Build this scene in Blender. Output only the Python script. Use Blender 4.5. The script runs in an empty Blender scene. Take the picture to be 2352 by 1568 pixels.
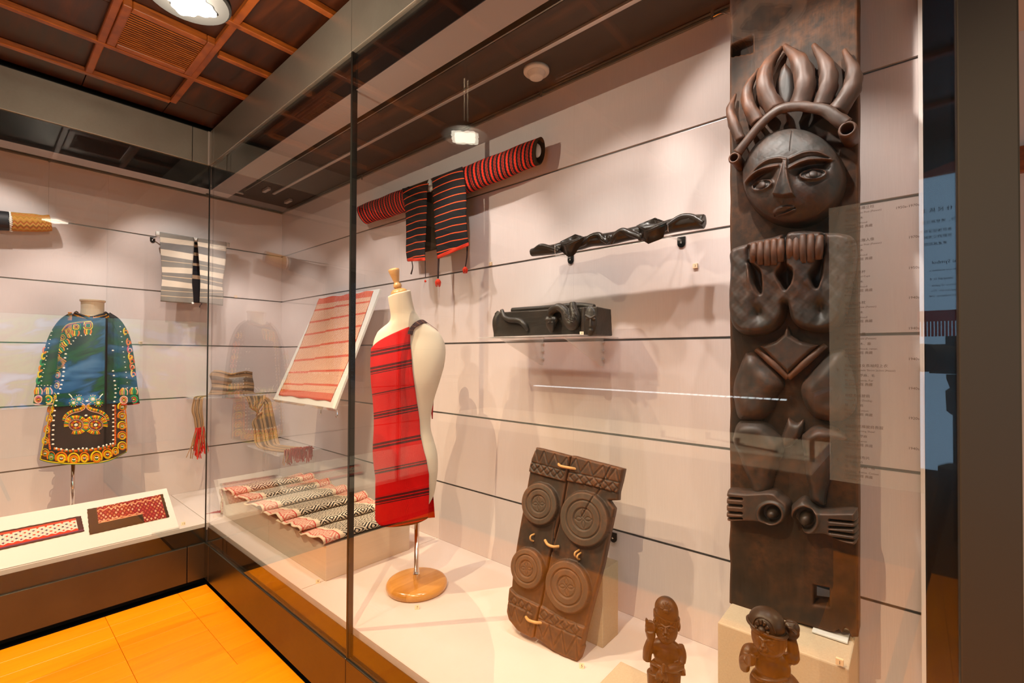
import bpy, bmesh, math, random
import numpy as np
from mathutils import Vector, Matrix

random.seed(7); RNG = np.random.default_rng(7)
scene = bpy.context.scene
COL = scene.collection

# ------------------------------------------------------------------ camera
EYE = 1.34
FPX, YAW, PITCH, ROLL, CY = 1066.412, 0.857793, 0.0118723, 0.0044597, 804.651
fwd = np.array([-math.cos(YAW)*math.cos(PITCH), math.sin(YAW)*math.cos(PITCH), math.sin(PITCH)])
_r = np.cross(fwd, [0, 0, 1]); _r /= np.linalg.norm(_r); _u = np.cross(_r, fwd)
cr = _r*math.cos(ROLL) + _u*math.sin(ROLL); cu = -_r*math.sin(ROLL) + _u*math.cos(ROLL)
CAM = np.array([0, 0, EYE])
cam_data = bpy.data.cameras.new('camera'); cam = bpy.data.objects.new('camera', cam_data); COL.objects.link(cam)
cam.matrix_world = Matrix(((cr[0], cu[0], -fwd[0], 0), (cr[1], cu[1], -fwd[1], 0), (cr[2], cu[2], -fwd[2], EYE), (0, 0, 0, 1)))
cam_data.sensor_width = 36; cam_data.lens = FPX/2352*36; cam_data.shift_y = (CY-784)/2352; cam_data.clip_start = 0.01
scene.camera = cam

# ------------------------------------------------------------------ world, exposure, lights
scene.view_settings.view_transform = 'Standard'; scene.view_settings.look = 'None'
scene.view_settings.exposure = 0.0; scene.view_settings.gamma = 1.0; scene.view_settings.use_curve_mapping = False
w = bpy.data.worlds.new('world'); scene.world = w; w.use_nodes = True
w.node_tree.nodes['Background'].inputs[0].default_value = (1.0, 0.86, 0.74, 1); w.node_tree.nodes['Background'].inputs[1].default_value = 0.02
try:
    scene.cycles.transparent_max_bounces = 40; scene.cycles.max_bounces = 10; scene.cycles.glossy_bounces = 6
    scene.cycles.sample_clamp_indirect = 6.0
except Exception:
    pass

GY, GX = 0.90, -3.16            # planes of the two glass fronts
WY, WX = 1.684, -4.03           # planes of the two display walls
DECK = 0.332; CEIL = 2.685

def spot(name, loc, aim, watts, col, size=70, blend=0.6, rad=0.02):
    d = bpy.data.lights.new(name, 'SPOT'); d.energy = watts; d.color = col; d.spot_size = math.radians(size); d.spot_blend = blend
    d.shadow_soft_size = rad; o = bpy.data.objects.new(name, d); COL.objects.link(o); o.location = loc
    o.rotation_euler = (Vector(aim)-Vector(loc)).to_track_quat('-Z', 'Y').to_euler(); return o
def area(name, loc, aim, watts, col, sx, sy):
    d = bpy.data.lights.new(name, 'AREA'); d.energy = watts; d.color = col; d.shape = 'RECTANGLE'; d.size = sx; d.size_y = sy
    o = bpy.data.objects.new(name, d); COL.objects.link(o); o.location = loc
    o.rotation_euler = (Vector(aim)-Vector(loc)).to_track_quat('-Z', 'Y').to_euler(); return o

CASE_COL = (1.0, 0.905, 0.83)
CASE_K = 0.72
# track spots hidden behind the valance of the long right case
for x, ax, az, e in [(-3.45, -3.7, 0.9, 26), (-2.95, -3.0, 1.1, 20), (-2.35, -2.7, 1.3, 24), (-2.2, -2.2, 0.5, 26), (-1.75, -1.5, 1.2, 34),
                     (-1.25, -1.75, 1.6, 24), (-1.0, -0.8, 0.7, 34), (-0.6, -0.9, 1.6, 32), (-0.45, 0.0, 1.65, 60), (-0.05, -0.35, 1.2, 34), (-0.75, -0.3, 2.0, 26)]:
    spot('track_spot_right', (x, 1.10, 2.50), (ax, 1.60, az), e*CASE_K, CASE_COL, 74, 0.55, 0.014)
for y, ay, az, e in [(-1.0, -1.0, 1.0, 30), (-0.35, -0.4, 1.3, 40), (0.05, 0.0, 2.0, 28), (0.25, 0.55, 1.0, 46), (0.6, 0.9, 1.9, 24), (1.0, 1.2, 1.0, 30), (1.25, 1.1, 0.5, 14)]:
    spot('track_spot_left', (-3.42, y, 2.50), (-3.85, ay, az), e*CASE_K, CASE_COL, 76, 0.55, 0.014)
# added gallery light: bare spots near the ceiling, no lamps built for them
for x, y, e in [(-2.3, 0.05, 230), (-1.5, 0.36, 130), (-0.6, -0.2, 200), (0.5, -0.3, 120), (1.3, -0.6, 90), (1.3, 1.9, 90), (-1.6, -1.5, 90)]:
    spot('room_fill_spot', (x, y, 2.6), (x, y, 0), e, (1.0, 0.74, 0.46), 125, 0.8, 0.0)

# ------------------------------------------------------------------ rays through the camera
def ray(x, y): return fwd + cr*((x-1176)/FPX) + cu*((CY-y)/FPX)
def onY(x, y, Y): d = ray(x, y); return CAM + d*(Y/d[1])
def onX(x, y, X): d = ray(x, y); return CAM + d*(X/d[0])
def onZ(x, y, Z): d = ray(x, y); return CAM + d*((Z-EYE)/d[2])
class VP:
    """vertical plane through a point, facing the camera side: measures an object of known distance"""
    def __init__(s, P, n=None):
        s.P = np.array(P, float)
        if n is None: n = np.array([-s.P[0], -s.P[1], 0])
        s.n = np.array(n, float)/np.linalg.norm(n); s.e = np.cross([0, 0, 1], s.n); s.k = np.array([0, 0, 1.])
    def __call__(s, x, y, d=0.0):
        r = ray(x, y); t = ((s.P-CAM) @ s.n+d)/(r @ s.n); return CAM + r*t
    def scale(s): return float(((s.P-CAM) @ fwd)/FPX)

# ------------------------------------------------------------------ scene helpers
ORG = {}
def thing(name, label, cat, loc=(0, 0, 0), group=None):
    o = bpy.data.objects.new(name, None); COL.objects.link(o); o.location = loc; o.empty_display_size = 0.05
    o['label'] = label; o['category'] = cat
    if group: o['group'] = group
    ORG[o.name] = np.array(loc, float); return o
def M(name, verts, faces, mat, parent=None, smooth=False, uv=None, midx=None, label=None, loc=None):
    verts = np.asarray(verts, float).reshape(-1, 3)
    org = ORG[parent.name] if parent is not None else (np.array(loc, float) if loc is not None else np.zeros(3))
    me = bpy.data.meshes.new(name); me.from_pydata((verts-org).tolist(), [], [list(map(int, f)) for f in faces])
    for m in (mat if isinstance(mat, (list, tuple)) else [mat]): me.materials.append(m)
    if midx is not None: me.polygons.foreach_set('material_index', np.asarray(midx, np.int32))
    if smooth is True: me.polygons.foreach_set('use_smooth', [True]*len(me.polygons))
    if uv is not None:
        uv = np.asarray(uv, float); li = np.empty(len(me.loops), np.int32); me.loops.foreach_get('vertex_index', li)
        l = me.uv_layers.new(name='UVMap'); l.data.foreach_set('uv', uv[li].ravel())
    me.validate(); me.update()
    o = bpy.data.objects.new(name, me); COL.objects.link(o)
    if parent is not None: o.parent = parent
    elif loc is not None: o.location = loc
    ORG[o.name] = org
    if label: o['label'] = label
    return o
def tag(o, label, cat, group=None):
    o['label'] = label; o['category'] = cat
    if group: o['group'] = group
    return o
def struct(o): o['kind'] = 'structure'; return o
def root_struct(name, loc=(0, 0, 0)):
    o = bpy.data.objects.new(name, None); COL.objects.link(o); o.location = loc; o['kind'] = 'structure'; ORG[o.name] = np.array(loc, float); return o
def join(*ms):
    V = []; F = []; U = []; k = 0; I = []
    for j, m in enumerate(ms):
        v = np.asarray(m[0], float).reshape(-1, 3); V.append(v); F += [tuple(int(i)+k for i in f) for f in m[1]]; k += len(v); I += [j]*len(m[1])
    return np.concatenate(V), F, I
def boxm(x0, x1, y0, y1, z0, z1):
    v = [(x, y, z) for z in (z0, z1) for y in (y0, y1) for x in (x0, x1)]
    return np.array(v, float), [(0, 2, 3, 1), (4, 5, 7, 6), (0, 1, 5, 4), (2, 6, 7, 3), (0, 4, 6, 2), (1, 3, 7, 5)]
def bevbox(x0, x1, y0, y1, z0, z1, b=0.004, seg=2):
    bm = bmesh.new(); v, f = boxm(x0, x1, y0, y1, z0, z1); bv = [bm.verts.new(p) for p in v]
    for q in f: bm.faces.new([bv[i] for i in q])
    bmesh.ops.bevel(bm, geom=list(bm.edges), offset=b, segments=seg, affect='EDGES', profile=0.5)
    bm.normal_update(); V = [tuple(p.co) for p in bm.verts]; bm.verts.index_update(); F = [[q.index for q in g.verts] for g in bm.faces]; bm.free(); return np.array(V), F
def catmull(P, n):
    P = np.asarray(P, float)
    if len(P) == 2: return np.array([P[0]+(P[1]-P[0])*t for t in np.linspace(0, 1, n)])
    Q = np.vstack([2*P[0]-P[1], P, 2*P[-1]-P[-2]]); out = []
    for t in np.linspace(0, len(P)-1-1e-9, n):
        i = int(t); f = t-i; a, b, c, d = Q[i], Q[i+1], Q[i+2], Q[i+3]
        out.append(.5*((2*b)+(-a+c)*f+(2*a-5*b+4*c-d)*f*f+(-a+3*b-3*c+d)*f**3))
    return np.array(out)
def tubem(pts, rad, n=24, seg=10, flat=1.0, up=None, caps=True, closed=False, smoothpath=True):
    """sweep of a round (or flattened) section along a path"""
    P = catmull(pts, n) if smoothpath else np.asarray(pts, float); n = len(P)
    R = np.full(n, float(rad)) if np.isscalar(rad) else np.interp(np.linspace(0, 1, n), np.linspace(0, 1, len(rad)), rad)
    T = np.gradient(P, axis=0); T /= np.linalg.norm(T, axis=1)[:, None]+1e-12
    up = np.array([0.13, 0.21, 1.0]) if up is None else np.array(up, float)
    V = []; F = []; prev = None
    for i in range(n):
        a = up - T[i]*(up @ T[i])
        if np.linalg.norm(a) < 0.1 or prev is not None: a = (prev if prev is not None else np.array([1., 0, 0])); a = a-T[i]*(a @ T[i])
        a /= np.linalg.norm(a); prev = a; b = np.cross(T[i], a)
        for k in range(seg):
            q = 2*math.pi*k/seg; V.append(P[i]+a*math.cos(q)*R[i]*flat+b*math.sin(q)*R[i])
    for i in range(n-1):
        for k in range(seg): F.append((i*seg+k, i*seg+(k+1) % seg, (i+1)*seg+(k+1) % seg, (i+1)*seg+k))
    if caps:
        F.append(tuple(range(seg))[::-1]); F.append(tuple((n-1)*seg+k for k in range(seg)))
    return np.array(V), F
def lathem(prof, c, seg=32, axis=(0, 0, 1)):
    """prof: (radius, height) pairs from bottom to top"""
    ax = np.array(axis, float); ax /= np.linalg.norm(ax); a = np.cross(ax, [0.3, 1, 0.1]); a /= np.linalg.norm(a); b = np.cross(ax, a); c = np.array(c, float)
    V = []; F = []
    for r, h in prof:
        for k in range(seg): q = 2*math.pi*k/seg; V.append(c+ax*h+(a*math.cos(q)+b*math.sin(q))*r)
    n = len(prof)
    for i in range(n-1):
        for k in range(seg): F.append((i*seg+k, i*seg+(k+1) % seg, (i+1)*seg+(k+1) % seg, (i+1)*seg+k))
    F.append(tuple(range(seg))[::-1]); F.append(tuple((n-1)*seg+k for k in range(seg))); return np.array(V), F
def ellm(c, rad, axes=None, seg=16, rings=10):
    A = np.eye(3) if axes is None else np.array(axes, float); V = []; F = []
    for i in range(rings+1):
        t = math.pi*i/rings
        for k in range(seg):
            q = 2*math.pi*k/seg; l = np.array([math.sin(t)*math.cos(q)*rad[0], math.sin(t)*math.sin(q)*rad[1], math.cos(t)*rad[2]]); V.append(np.array(c)+l @ A)
    for i in range(rings):
        for k in range(seg):
            f = (i*seg+k, (i+1)*seg+k, (i+1)*seg+(k+1) % seg, i*seg+(k+1) % seg); F.append(f)
    bm = bmesh.new(); bv = [bm.verts.new(p) for p in V]
    for f in F:
        try: bm.faces.new([bv[i] for i in f])
        except ValueError: pass
    bmesh.ops.remove_doubles(bm, verts=bm.verts, dist=1e-7); bmesh.ops.dissolve_degenerate(bm, edges=bm.edges, dist=1e-8)
    bm.verts.index_update(); V = np.array([tuple(v.co) for v in bm.verts]); F = [[v.index for v in f.verts] for f in bm.faces]; bm.free(); return V, F
def prismm(poly, depthvec):
    """closed prism of a planar 3D outline"""
    P = np.asarray(poly, float); n = len(P); D = np.array(depthvec, float); V = np.vstack([P, P+D])
    return V, [tuple(range(n)), tuple(range(2*n-1, n-1, -1))]+[(i, i+n, (i+1) % n+n, (i+1) % n) for i in range(n)]
def gridm(P, closeu=False):
    """P: (nv,nu,3) grid of points"""
    nv, nu = P.shape[:2]; F = [(j*nu+i, j*nu+(i+1) % nu, (j+1)*nu+(i+1) % nu, (j+1)*nu+i) for j in range(nv-1) for i in range(nu if closeu else nu-1)]
    return P.reshape(-1, 3), F
def sheetm(P, t, n):
    """grid thickened by t along -n (n: one vector or a grid of vectors)"""
    nv, nu = P.shape[:2]; n = np.array(n, float); Q = P-n*t if n.ndim == 1 else P-n*t
    V = np.concatenate([P.reshape(-1, 3), Q.reshape(-1, 3)]); k = nv*nu; F = []
    for j in range(nv-1):
        for i in range(nu-1):
            a, b, c, d = j*nu+i, j*nu+i+1, (j+1)*nu+i+1, (j+1)*nu+i; F.append((a, d, c, b)); F.append((a+k, b+k, c+k, d+k))
    rim = [i for i in range(nu)]+[j*nu+nu-1 for j in range(1, nv)]+[(nv-1)*nu+i for i in range(nu-2, -1, -1)]+[j*nu for j in range(nv-2, 0, -1)]
    for a, b in zip(rim, rim[1:]+rim[:1]): F.append((a, b, b+k, a+k))
    return V, F
def uvgrid(nv, nu, u0=0, u1=1, v0=0, v1=1, double=True):
    U, W_ = np.meshgrid(np.linspace(u0, u1, nu), np.linspace(v0, v1, nv)); a = np.stack([U, W_], -1).reshape(-1, 2)
    return np.vstack([a, a]) if double else a
def patch(left, right, nu, nv):
    """px patch between two polylines given from top to bottom -> (nv,nu,2)"""
    L = catmull(left, nv); R = catmull(right, nv); t = np.linspace(0, 1, nu)[None, :, None]
    return L[:, None, :]*(1-t)+R[:, None, :]*t
def remesh(prims, voxel, smooth=3):
    V, F, _ = join(*prims); me = bpy.data.meshes.new('tmp'); me.from_pydata(V.tolist(), [], F); me.update()
    o = bpy.data.objects.new('tmp', me); COL.objects.link(o)
    m = o.modifiers.new('r', 'REMESH'); m.mode = 'VOXEL'; m.voxel_size = voxel
    if smooth: s = o.modifiers.new('s', 'SMOOTH'); s.iterations = smooth; s.factor = 0.5
    dg = bpy.context.evaluated_depsgraph_get(); ev = o.evaluated_get(dg).to_mesh()
    n = len(ev.vertices); co = np.empty(n*3); ev.vertices.foreach_get('co', co); fs = [tuple(p.vertices) for p in ev.polygons]
    bpy.data.objects.remove(o); return co.reshape(-1, 3), fs

# relief carving: signed distance (positive inside) on a regular 2D grid
def sd_poly(X, Y, poly):
    P = np.asarray(poly, float); d2 = np.full(X.shape, 1e18); ins = np.zeros(X.shape, bool)
    for a, b in zip(P, np.roll(P, -1, 0)):
        e = b-a; wx = X-a[0]; wy = Y-a[1]; t = np.clip((wx*e[0]+wy*e[1])/(e @ e+1e-12), 0, 1)
        d2 = np.minimum(d2, (wx-e[0]*t)**2+(wy-e[1]*t)**2)
        c = ((a[1] > Y) != (b[1] > Y)) & (X < (b[0]-a[0])*(Y-a[1])/((b[1]-a[1]) if abs(b[1]-a[1]) > 1e-12 else 1e-12)+a[0]); ins ^= c
    d = np.sqrt(d2); return np.where(ins, d, -d)
def sd_seg(X, Y, pts):
    d2 = np.full(X.shape, 1e18); P = np.asarray(pts, float)
    for a, b in zip(P[:-1], P[1:]):
        e = b-a; wx = X-a[0]; wy = Y-a[1]; t = np.clip((wx*e[0]+wy*e[1])/(e @ e+1e-12), 0, 1); d2 = np.minimum(d2, (wx-e[0]*t)**2+(wy-e[1]*t)**2)
    return np.sqrt(d2)
def sd_ell(X, Y, c, r, rot=0):
    s, k = math.sin(rot), math.cos(rot); x = (X-c[0])*k+(Y-c[1])*s; y = -(X-c[0])*s+(Y-c[1])*k
    q = np.sqrt((x/r[0])**2+(y/r[1])**2); return (1-q)*min(r)
def smooth_poly(poly, n=60): P = list(poly)+[poly[0]]; return catmull(P, n)[:-1]
def rnd(d, R): t = np.clip(d/R, 0, 1); return np.sqrt(np.clip(1-(1-t)**2, 0, 1))
def sstep(a, b, x): t = np.clip((x-a)/(b-a), 0, 1); return t*t*(3-2*t)
def reliefm(bbox, step, sdf, hfun, to3d, nrm, base=-0.012, back=None, blur=0):
    """heightfield carved above a plane; to3d maps grid coordinates to 3D points, nrm is the plane normal; back: depth of a closed back"""
    x0, y0, x1, y1 = bbox; nx = int((x1-x0)/step)+1; ny = int((y1-y0)/step)+1
    X, Y = np.meshgrid(x0+np.arange(nx)*step, y0+np.arange(ny)*step); D = sdf(X, Y)
    gy, gx = np.gradient(D, step); gn = np.maximum(np.hypot(gx, gy), 1e-6); ins = D > 0
    cell = ins[:-1, :-1] | ins[1:, :-1] | ins[:-1, 1:] | ins[1:, 1:]
    use = np.zeros(X.shape, bool)
    for a in (0, 1):
        for b in (0, 1): use[a:ny-1+a, b:nx-1+b] |= cell
    out = use & ~ins; mv = np.where(out, np.clip(-D, 0, 1.5*step), 0); X2 = X+gx/gn*mv/gn; Y2 = Y+gy/gn*mv/gn
    H = np.where(out, 0.0, hfun(X, Y, np.maximum(D, 0)))
    if blur:
        B = np.where(ins, H, 0.0); H0 = H.copy()
        for _ in range(blur):
            Q = np.pad(B, 1, 'edge'); B = (Q[:-2, 1:-1]+Q[2:, 1:-1]+Q[1:-1, :-2]+Q[1:-1, 2:]+Q[1:-1, 1:-1]*2)/6
        k = np.clip(D/(step*math.sqrt(blur)*1.2), 0, 1); H = np.where(ins, H0*(1-k)+B*k, H)
    idx = -np.ones(X.shape, int); idx[use] = np.arange(use.sum()); P = to3d(X2[use], Y2[use]); N = np.asarray(nrm, float)
    V = P+N*H[use][:, None]; F = []
    js, is_ = np.nonzero(cell)
    A = idx[js, is_]; B = idx[js, is_+1]; C_ = idx[js+1, is_+1]; Dd = idx[js+1, is_]; Q = np.stack([A, Dd, C_, B], 1)
    flip = False
    if len(Q):
        a, b, c = V[Q[0][0]], V[Q[0][1]], V[Q[0][2]]; flip = np.dot(np.cross(b-a, c-a), N) < 0
    if flip: Q = Q[:, ::-1]
    F = Q.tolist()
    ed = {}
    for q in F:
        for a, b in zip(q, q[1:]+q[:1]):
            if (b, a) in ed: del ed[(b, a)]
            else: ed[(a, b)] = 1
    n = len(V); dep = base if back is None else -back
    rim = sorted({i for e in ed for i in e}); mp = {i: n+k for k, i in enumerate(rim)}
    if back is None:
        V = np.vstack([V, P[rim]+N*dep]); F += [[b, a, mp[a], mp[b]] for a, b in ed]
    else:
        V = np.vstack([V, P+N*dep]); F += [[b, a, a+n, b+n] for a, b in ed]; F += [[i+n for i in q[::-1]] for q in Q.tolist()]
    return V, F

# ------------------------------------------------------------------ node expressions and materials
class S:
    nt = None
    def __init__(s, sock): s.s = sock
    @staticmethod
    def m(op, *a, clamp=False):
        n = S.nt.nodes.new('ShaderNodeMath'); n.operation = op; n.use_clamp = clamp
        for i, v in enumerate(a):
            if isinstance(v, S): S.nt.links.new(v.s, n.inputs[i])
            else: n.inputs[i].default_value = float(v)
        return S(n.outputs[0])
    def __add__(s, o): return S.m('ADD', s, o)
    __radd__ = __add__
    def __sub__(s, o): return S.m('SUBTRACT', s, o)
    def __rsub__(s, o): return S.m('SUBTRACT', o, s)
    def __mul__(s, o): return S.m('MULTIPLY', s, o)
    __rmul__ = __mul__
    def __truediv__(s, o): return S.m('DIVIDE', s, o)
    def __gt__(s, o): return S.m('GREATER_THAN', s, o)
    def __lt__(s, o): return S.m('LESS_THAN', s, o)
def frac(x): return S.m('FRACT', x)
def sabs(x): return S.m('ABSOLUTE', x)
def smin(a, b): return S.m('MINIMUM', a, b)
def smax(a, b): return S.m('MAXIMUM', a, b)
def ssin(x): return S.m('SINE', x)
def spow(a, b): return S.m('POWER', a, b)
def tri(x): return sabs(frac(x)-0.5)*2.0
def uvs():
    n = S.nt.nodes.new('ShaderNodeUVMap'); p = S.nt.nodes.new('ShaderNodeSeparateXYZ'); S.nt.links.new(n.outputs[0], p.inputs[0]); return S(p.outputs[0]), S(p.outputs[1])
def objco():
    n = S.nt.nodes.new('ShaderNodeTexCoord'); return n.outputs['Object']
def xyz(vec):
    p = S.nt.nodes.new('ShaderNodeSeparateXYZ'); S.nt.links.new(vec, p.inputs[0]); return S(p.outputs[0]), S(p.outputs[1]), S(p.outputs[2])
def vec(x, y, z):
    n = S.nt.nodes.new('ShaderNodeCombineXYZ')
    for i, v in enumerate((x, y, z)):
        if isinstance(v, S): S.nt.links.new(v.s, n.inputs[i])
        else: n.inputs[i].default_value = v
    return n.outputs[0]
def scaled(v, sc):
    n = S.nt.nodes.new('ShaderNodeMapping'); S.nt.links.new(v, n.inputs[0]); n.inputs['Scale'].default_value = sc; return n.outputs[0]
def noise(v, scale, detail=3, rough=0.55, dist=0.0):
    n = S.nt.nodes.new('ShaderNodeTexNoise'); S.nt.links.new(v, n.inputs['Vector']); n.inputs['Scale'].default_value = scale
    n.inputs['Detail'].default_value = detail; n.inputs['Roughness'].default_value = rough; n.inputs['Distortion'].default_value = dist; return S(n.outputs[0])
def pointy(): return S(S.nt.nodes.new('ShaderNodeNewGeometry').outputs['Pointiness'])
def objrand(): return S(S.nt.nodes.new('ShaderNodeObjectInfo').outputs['Random'])
def ramp(x, stops, const=False):
    n = S.nt.nodes.new('ShaderNodeValToRGB'); S.nt.links.new(x.s, n.inputs[0]); e = n.color_ramp.elements
    n.color_ramp.interpolation = 'CONSTANT' if const else 'LINEAR'
    while len(e) < len(stops): e.new(0.5)
    for k, (p, c) in enumerate(stops): e[k].position = p; e[k].color = (*c, 1)
    return n.outputs[0]
def mix(f, a, b):
    n = S.nt.nodes.new('ShaderNodeMix'); n.data_type = 'RGBA'
    if isinstance(f, S): S.nt.links.new(f.s, n.inputs[0])
    else: n.inputs[0].default_value = f
    for i, c in ((6, a), (7, b)):
        if isinstance(c, tuple): n.inputs[i].default_value = (*c, 1)
        else: S.nt.links.new(c, n.inputs[i])
    return n.outputs[2]
def mat(name, color=None, rough=0.6, metal=0.0, bump=None, bumps=0.3, spec=0.5, sheen=0.0, build=None, coat=0.0):
    """build() may return {'color':socket,'rough':S,'bump':S}"""
    m = bpy.data.materials.new(name); m.use_nodes = True; nt = m.node_tree; S.nt = nt; b = nt.nodes['Principled BSDF']
    d = build() if build else {}
    c = d.get('color', color)
    if isinstance(c, tuple): b.inputs['Base Color'].default_value = (*c, 1)
    else: nt.links.new(c, b.inputs['Base Color'])
    b.inputs['Roughness'].default_value = rough; b.inputs['Metallic'].default_value = metal; b.inputs['Specular IOR Level'].default_value = spec
    if sheen: b.inputs['Sheen Weight'].default_value = sheen
    if coat: b.inputs['Coat Weight'].default_value = coat; b.inputs['Coat Roughness'].default_value = 0.15
    if 'rough' in d: nt.links.new(d['rough'].s, b.inputs['Roughness'])
    if 'bump' in d:
        n = nt.nodes.new('ShaderNodeBump'); n.inputs['Strength'].default_value = bumps; n.inputs['Distance'].default_value = d.get('dist', 0.002); nt.links.new(d['bump'].s, n.inputs['Height']); nt.links.new(n.outputs[0], b.inputs['Normal'])
    m.diffuse_color = (*(c if isinstance(c, tuple) else (0.5, 0.5, 0.5)), 1); return m
def emit(name, col, strength, build=None):
    m = bpy.data.materials.new(name); m.use_nodes = True; nt = m.node_tree; S.nt = nt; nt.nodes.clear(); e = nt.nodes.new('ShaderNodeEmission'); o = nt.nodes.new('ShaderNodeOutputMaterial')
    e.inputs[0].default_value = (*col, 1); e.inputs[1].default_value = strength; nt.links.new(e.outputs[0], o.inputs[0])
    if build: nt.links.new(build(), e.inputs[0])
    return m
def clear(name, r0=0.045, tint=(0.985, 1, 0.99), haze=0.0, hazecol=(0.9, 0.9, 0.88)):
    """clear sheet: transmits straight through, mirrors by Schlick's Fresnel"""
    m = bpy.data.materials.new(name); m.use_nodes = True; nt = m.node_tree; S.nt = nt; nt.nodes.clear()
    g = nt.nodes.new('ShaderNodeNewGeometry'); dp = nt.nodes.new('ShaderNodeVectorMath'); dp.operation = 'DOT_PRODUCT'
    nt.links.new(g.outputs['Normal'], dp.inputs[0]); nt.links.new(g.outputs['Incoming'], dp.inputs[1])
    c = sabs(S(dp.outputs['Value'])); f = r0+(1-r0)*spow(smax(1.0-c, 0.0), 5.0)
    tr = nt.nodes.new('ShaderNodeBsdfTransparent'); tr.inputs[0].default_value = (*tint, 1); gl = nt.nodes.new('ShaderNodeBsdfGlossy'); gl.inputs['Roughness'].default_value = 0.0
    gl.inputs[0].default_value = (1, 1, 1, 1); mx = nt.nodes.new('ShaderNodeMixShader'); nt.links.new(f.s, mx.inputs[0]); nt.links.new(gl.outputs[0], mx.inputs[2]); last = tr.outputs[0]
    if haze:
        df = nt.nodes.new('ShaderNodeBsdfDiffuse'); df.inputs[0].default_value = (*hazecol, 1); m2 = nt.nodes.new('ShaderNodeMixShader'); m2.inputs[0].default_value = haze
        nt.links.new(tr.outputs[0], m2.inputs[1]); nt.links.new(df.outputs[0], m2.inputs[2]); last = m2.outputs[0]
    nt.links.new(last, mx.inputs[1]); o = nt.nodes.new('ShaderNodeOutputMaterial'); nt.links.new(mx.outputs[0], o.inputs[0]); return m

def _wallpaper():
    v = objco(); a = noise(scaled(v, (900, 900, 14)), 1, 2); b = noise(scaled(v, (260, 260, 700)), 1, 2); c = noise(v, 3, 3)
    return {'color': mix(a*0.55+b*0.25+c*0.2, (0.54, 0.455, 0.430), (0.71, 0.625, 0.600)), 'bump': a*0.6+b*0.4, 'dist': 0.0006}
MAT = {}
MAT['wallpaper'] = mat('wallpaper', rough=0.85, build=_wallpaper, spec=0.15)
def _deck():
    v = objco(); a = noise(scaled(v, (500, 500, 500)), 1, 2); b = noise(v, 5, 3)
    return {'color': mix(a*0.5+b*0.5, (0.54, 0.47, 0.435), (0.66, 0.585, 0.55)), 'bump': a, 'dist': 0.0004}
MAT['deck'] = mat('deck_cloth', rough=0.8, build=_deck, spec=0.15)
MAT['slot'] = mat('slot_metal', (0.24, 0.23, 0.22), 0.45, 0.5)
MAT['slotlip'] = mat('slot_lip', (0.5, 0.48, 0.46), 0.35, 0.9)
def _satin():
    v = objco(); a = noise(v, 6, 5, 0.6); b = noise(scaled(v, (90, 90, 90)), 1, 3)
    return {'color': mix(a*0.7+b*0.3, (0.27, 0.255, 0.21), (0.38, 0.36, 0.305)), 'rough': a*0.16+0.30}
MAT['satin'] = mat('satin_bronze_metal', metal=0.7, build=_satin)
MAT['satin_dark'] = mat('dark_bronze_panel', metal=0.9, build=lambda: {'color': mix(noise(objco(), 6, 4), (0.085, 0.074, 0.055), (0.12, 0.105, 0.08))}, rough=0.33)
MAT['pillar'] = mat('dark_bronze_metal', (0.055, 0.047, 0.036), 0.5, 0.6)
MAT['black'] = mat('black_lacquer', (0.004, 0.004, 0.004), 0.25, spec=0.3)
MAT['black_matte'] = mat('black_matte', (0.012, 0.012, 0.011), 0.7, spec=0.2)
MAT['seal'] = mat('black_seal', (0.006, 0.007, 0.006), 0.3)
MAT['glass'] = clear('clear_glass', 0.035, (0.988, 0.995, 0.99))
MAT['acrylic'] = clear('clear_acrylic', 0.04, (0.97, 0.97, 0.965), 0.16)
MAT['film'] = clear('label_film', 0.03, (0.97, 0.97, 0.97), 0.04)
def _soffit(): v = objco(); return {'color': mix(noise(v, 4, 3), (0.042, 0.030, 0.022), (0.07, 0.052, 0.040))}
MAT['soffit'] = mat('dark_soffit', rough=0.65, build=_soffit)
MAT['valance'] = mat('pale_valance', (0.27, 0.225, 0.21), 0.6)
MAT['alu'] = mat('brushed_aluminium', (0.75, 0.68, 0.63), 0.35, 0.8)
MAT['chrome'] = mat('chrome', (0.82, 0.80, 0.78), 0.08, 1.0)
def _floorwood():
    v = objco(); r = objrand(); x, y, z = xyz(v); p = vec(x*26+r*40, y*1.5+r*17, z)
    g = noise(p, 1, 5, 0.65, 0.6); f = noise(vec(x*140+r*9, y*5, z), 1, 3)
    k = g*0.55+f*0.22+r*0.16+0.03
    return {'color': ramp(k, [(0.2, (0.72, 0.180, 0.0006)), (0.5, (0.86, 0.255, 0.001)), (0.8, (0.94, 0.32, 0.002))]), 'rough': g*0.1+0.27}
MAT['floorwood'] = mat('orange_floor_wood', build=_floorwood, spec=0.35)
def _ceilwood():
    v = objco(); x, y, z = xyz(v); r = objrand(); g = noise(vec(x*3+r*30, y*28+r*11, z*3), 1, 5, 0.6, 0.7); b = noise(v, 2.2, 2)
    return {'color': ramp(g*0.7+b*0.3, [(0.3, (0.008, 0.0018, 0.0005)), (0.55, (0.036, 0.008, 0.0012)), (0.8, (0.10, 0.025, 0.003))]), 'rough': g*0.15+0.38}
MAT['ceilwood'] = mat('dark_ceiling_wood', build=_ceilwood)
def _battenwood():
    v = objco(); x, y, z = xyz(v); r = objrand(); g = noise(vec(x*9+r*30, y*9+r*11, z*60), 1, 4, 0.6, 0.5)
    return {'color': ramp(g, [(0.3, (0.13, 0.028, 0.0025)), (0.7, (0.30, 0.078, 0.007))])}
MAT['battenwood'] = mat('ceiling_batten_wood', build=_battenwood, rough=0.4)
MAT['lamp_ring'] = mat('lamp_ring', (0.10, 0.10, 0.095), 0.45, 0.4)
MAT['lamp_dark'] = mat('dark_lamp_disc', (0.012, 0.012, 0.012), 0.6, spec=0.2)
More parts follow.
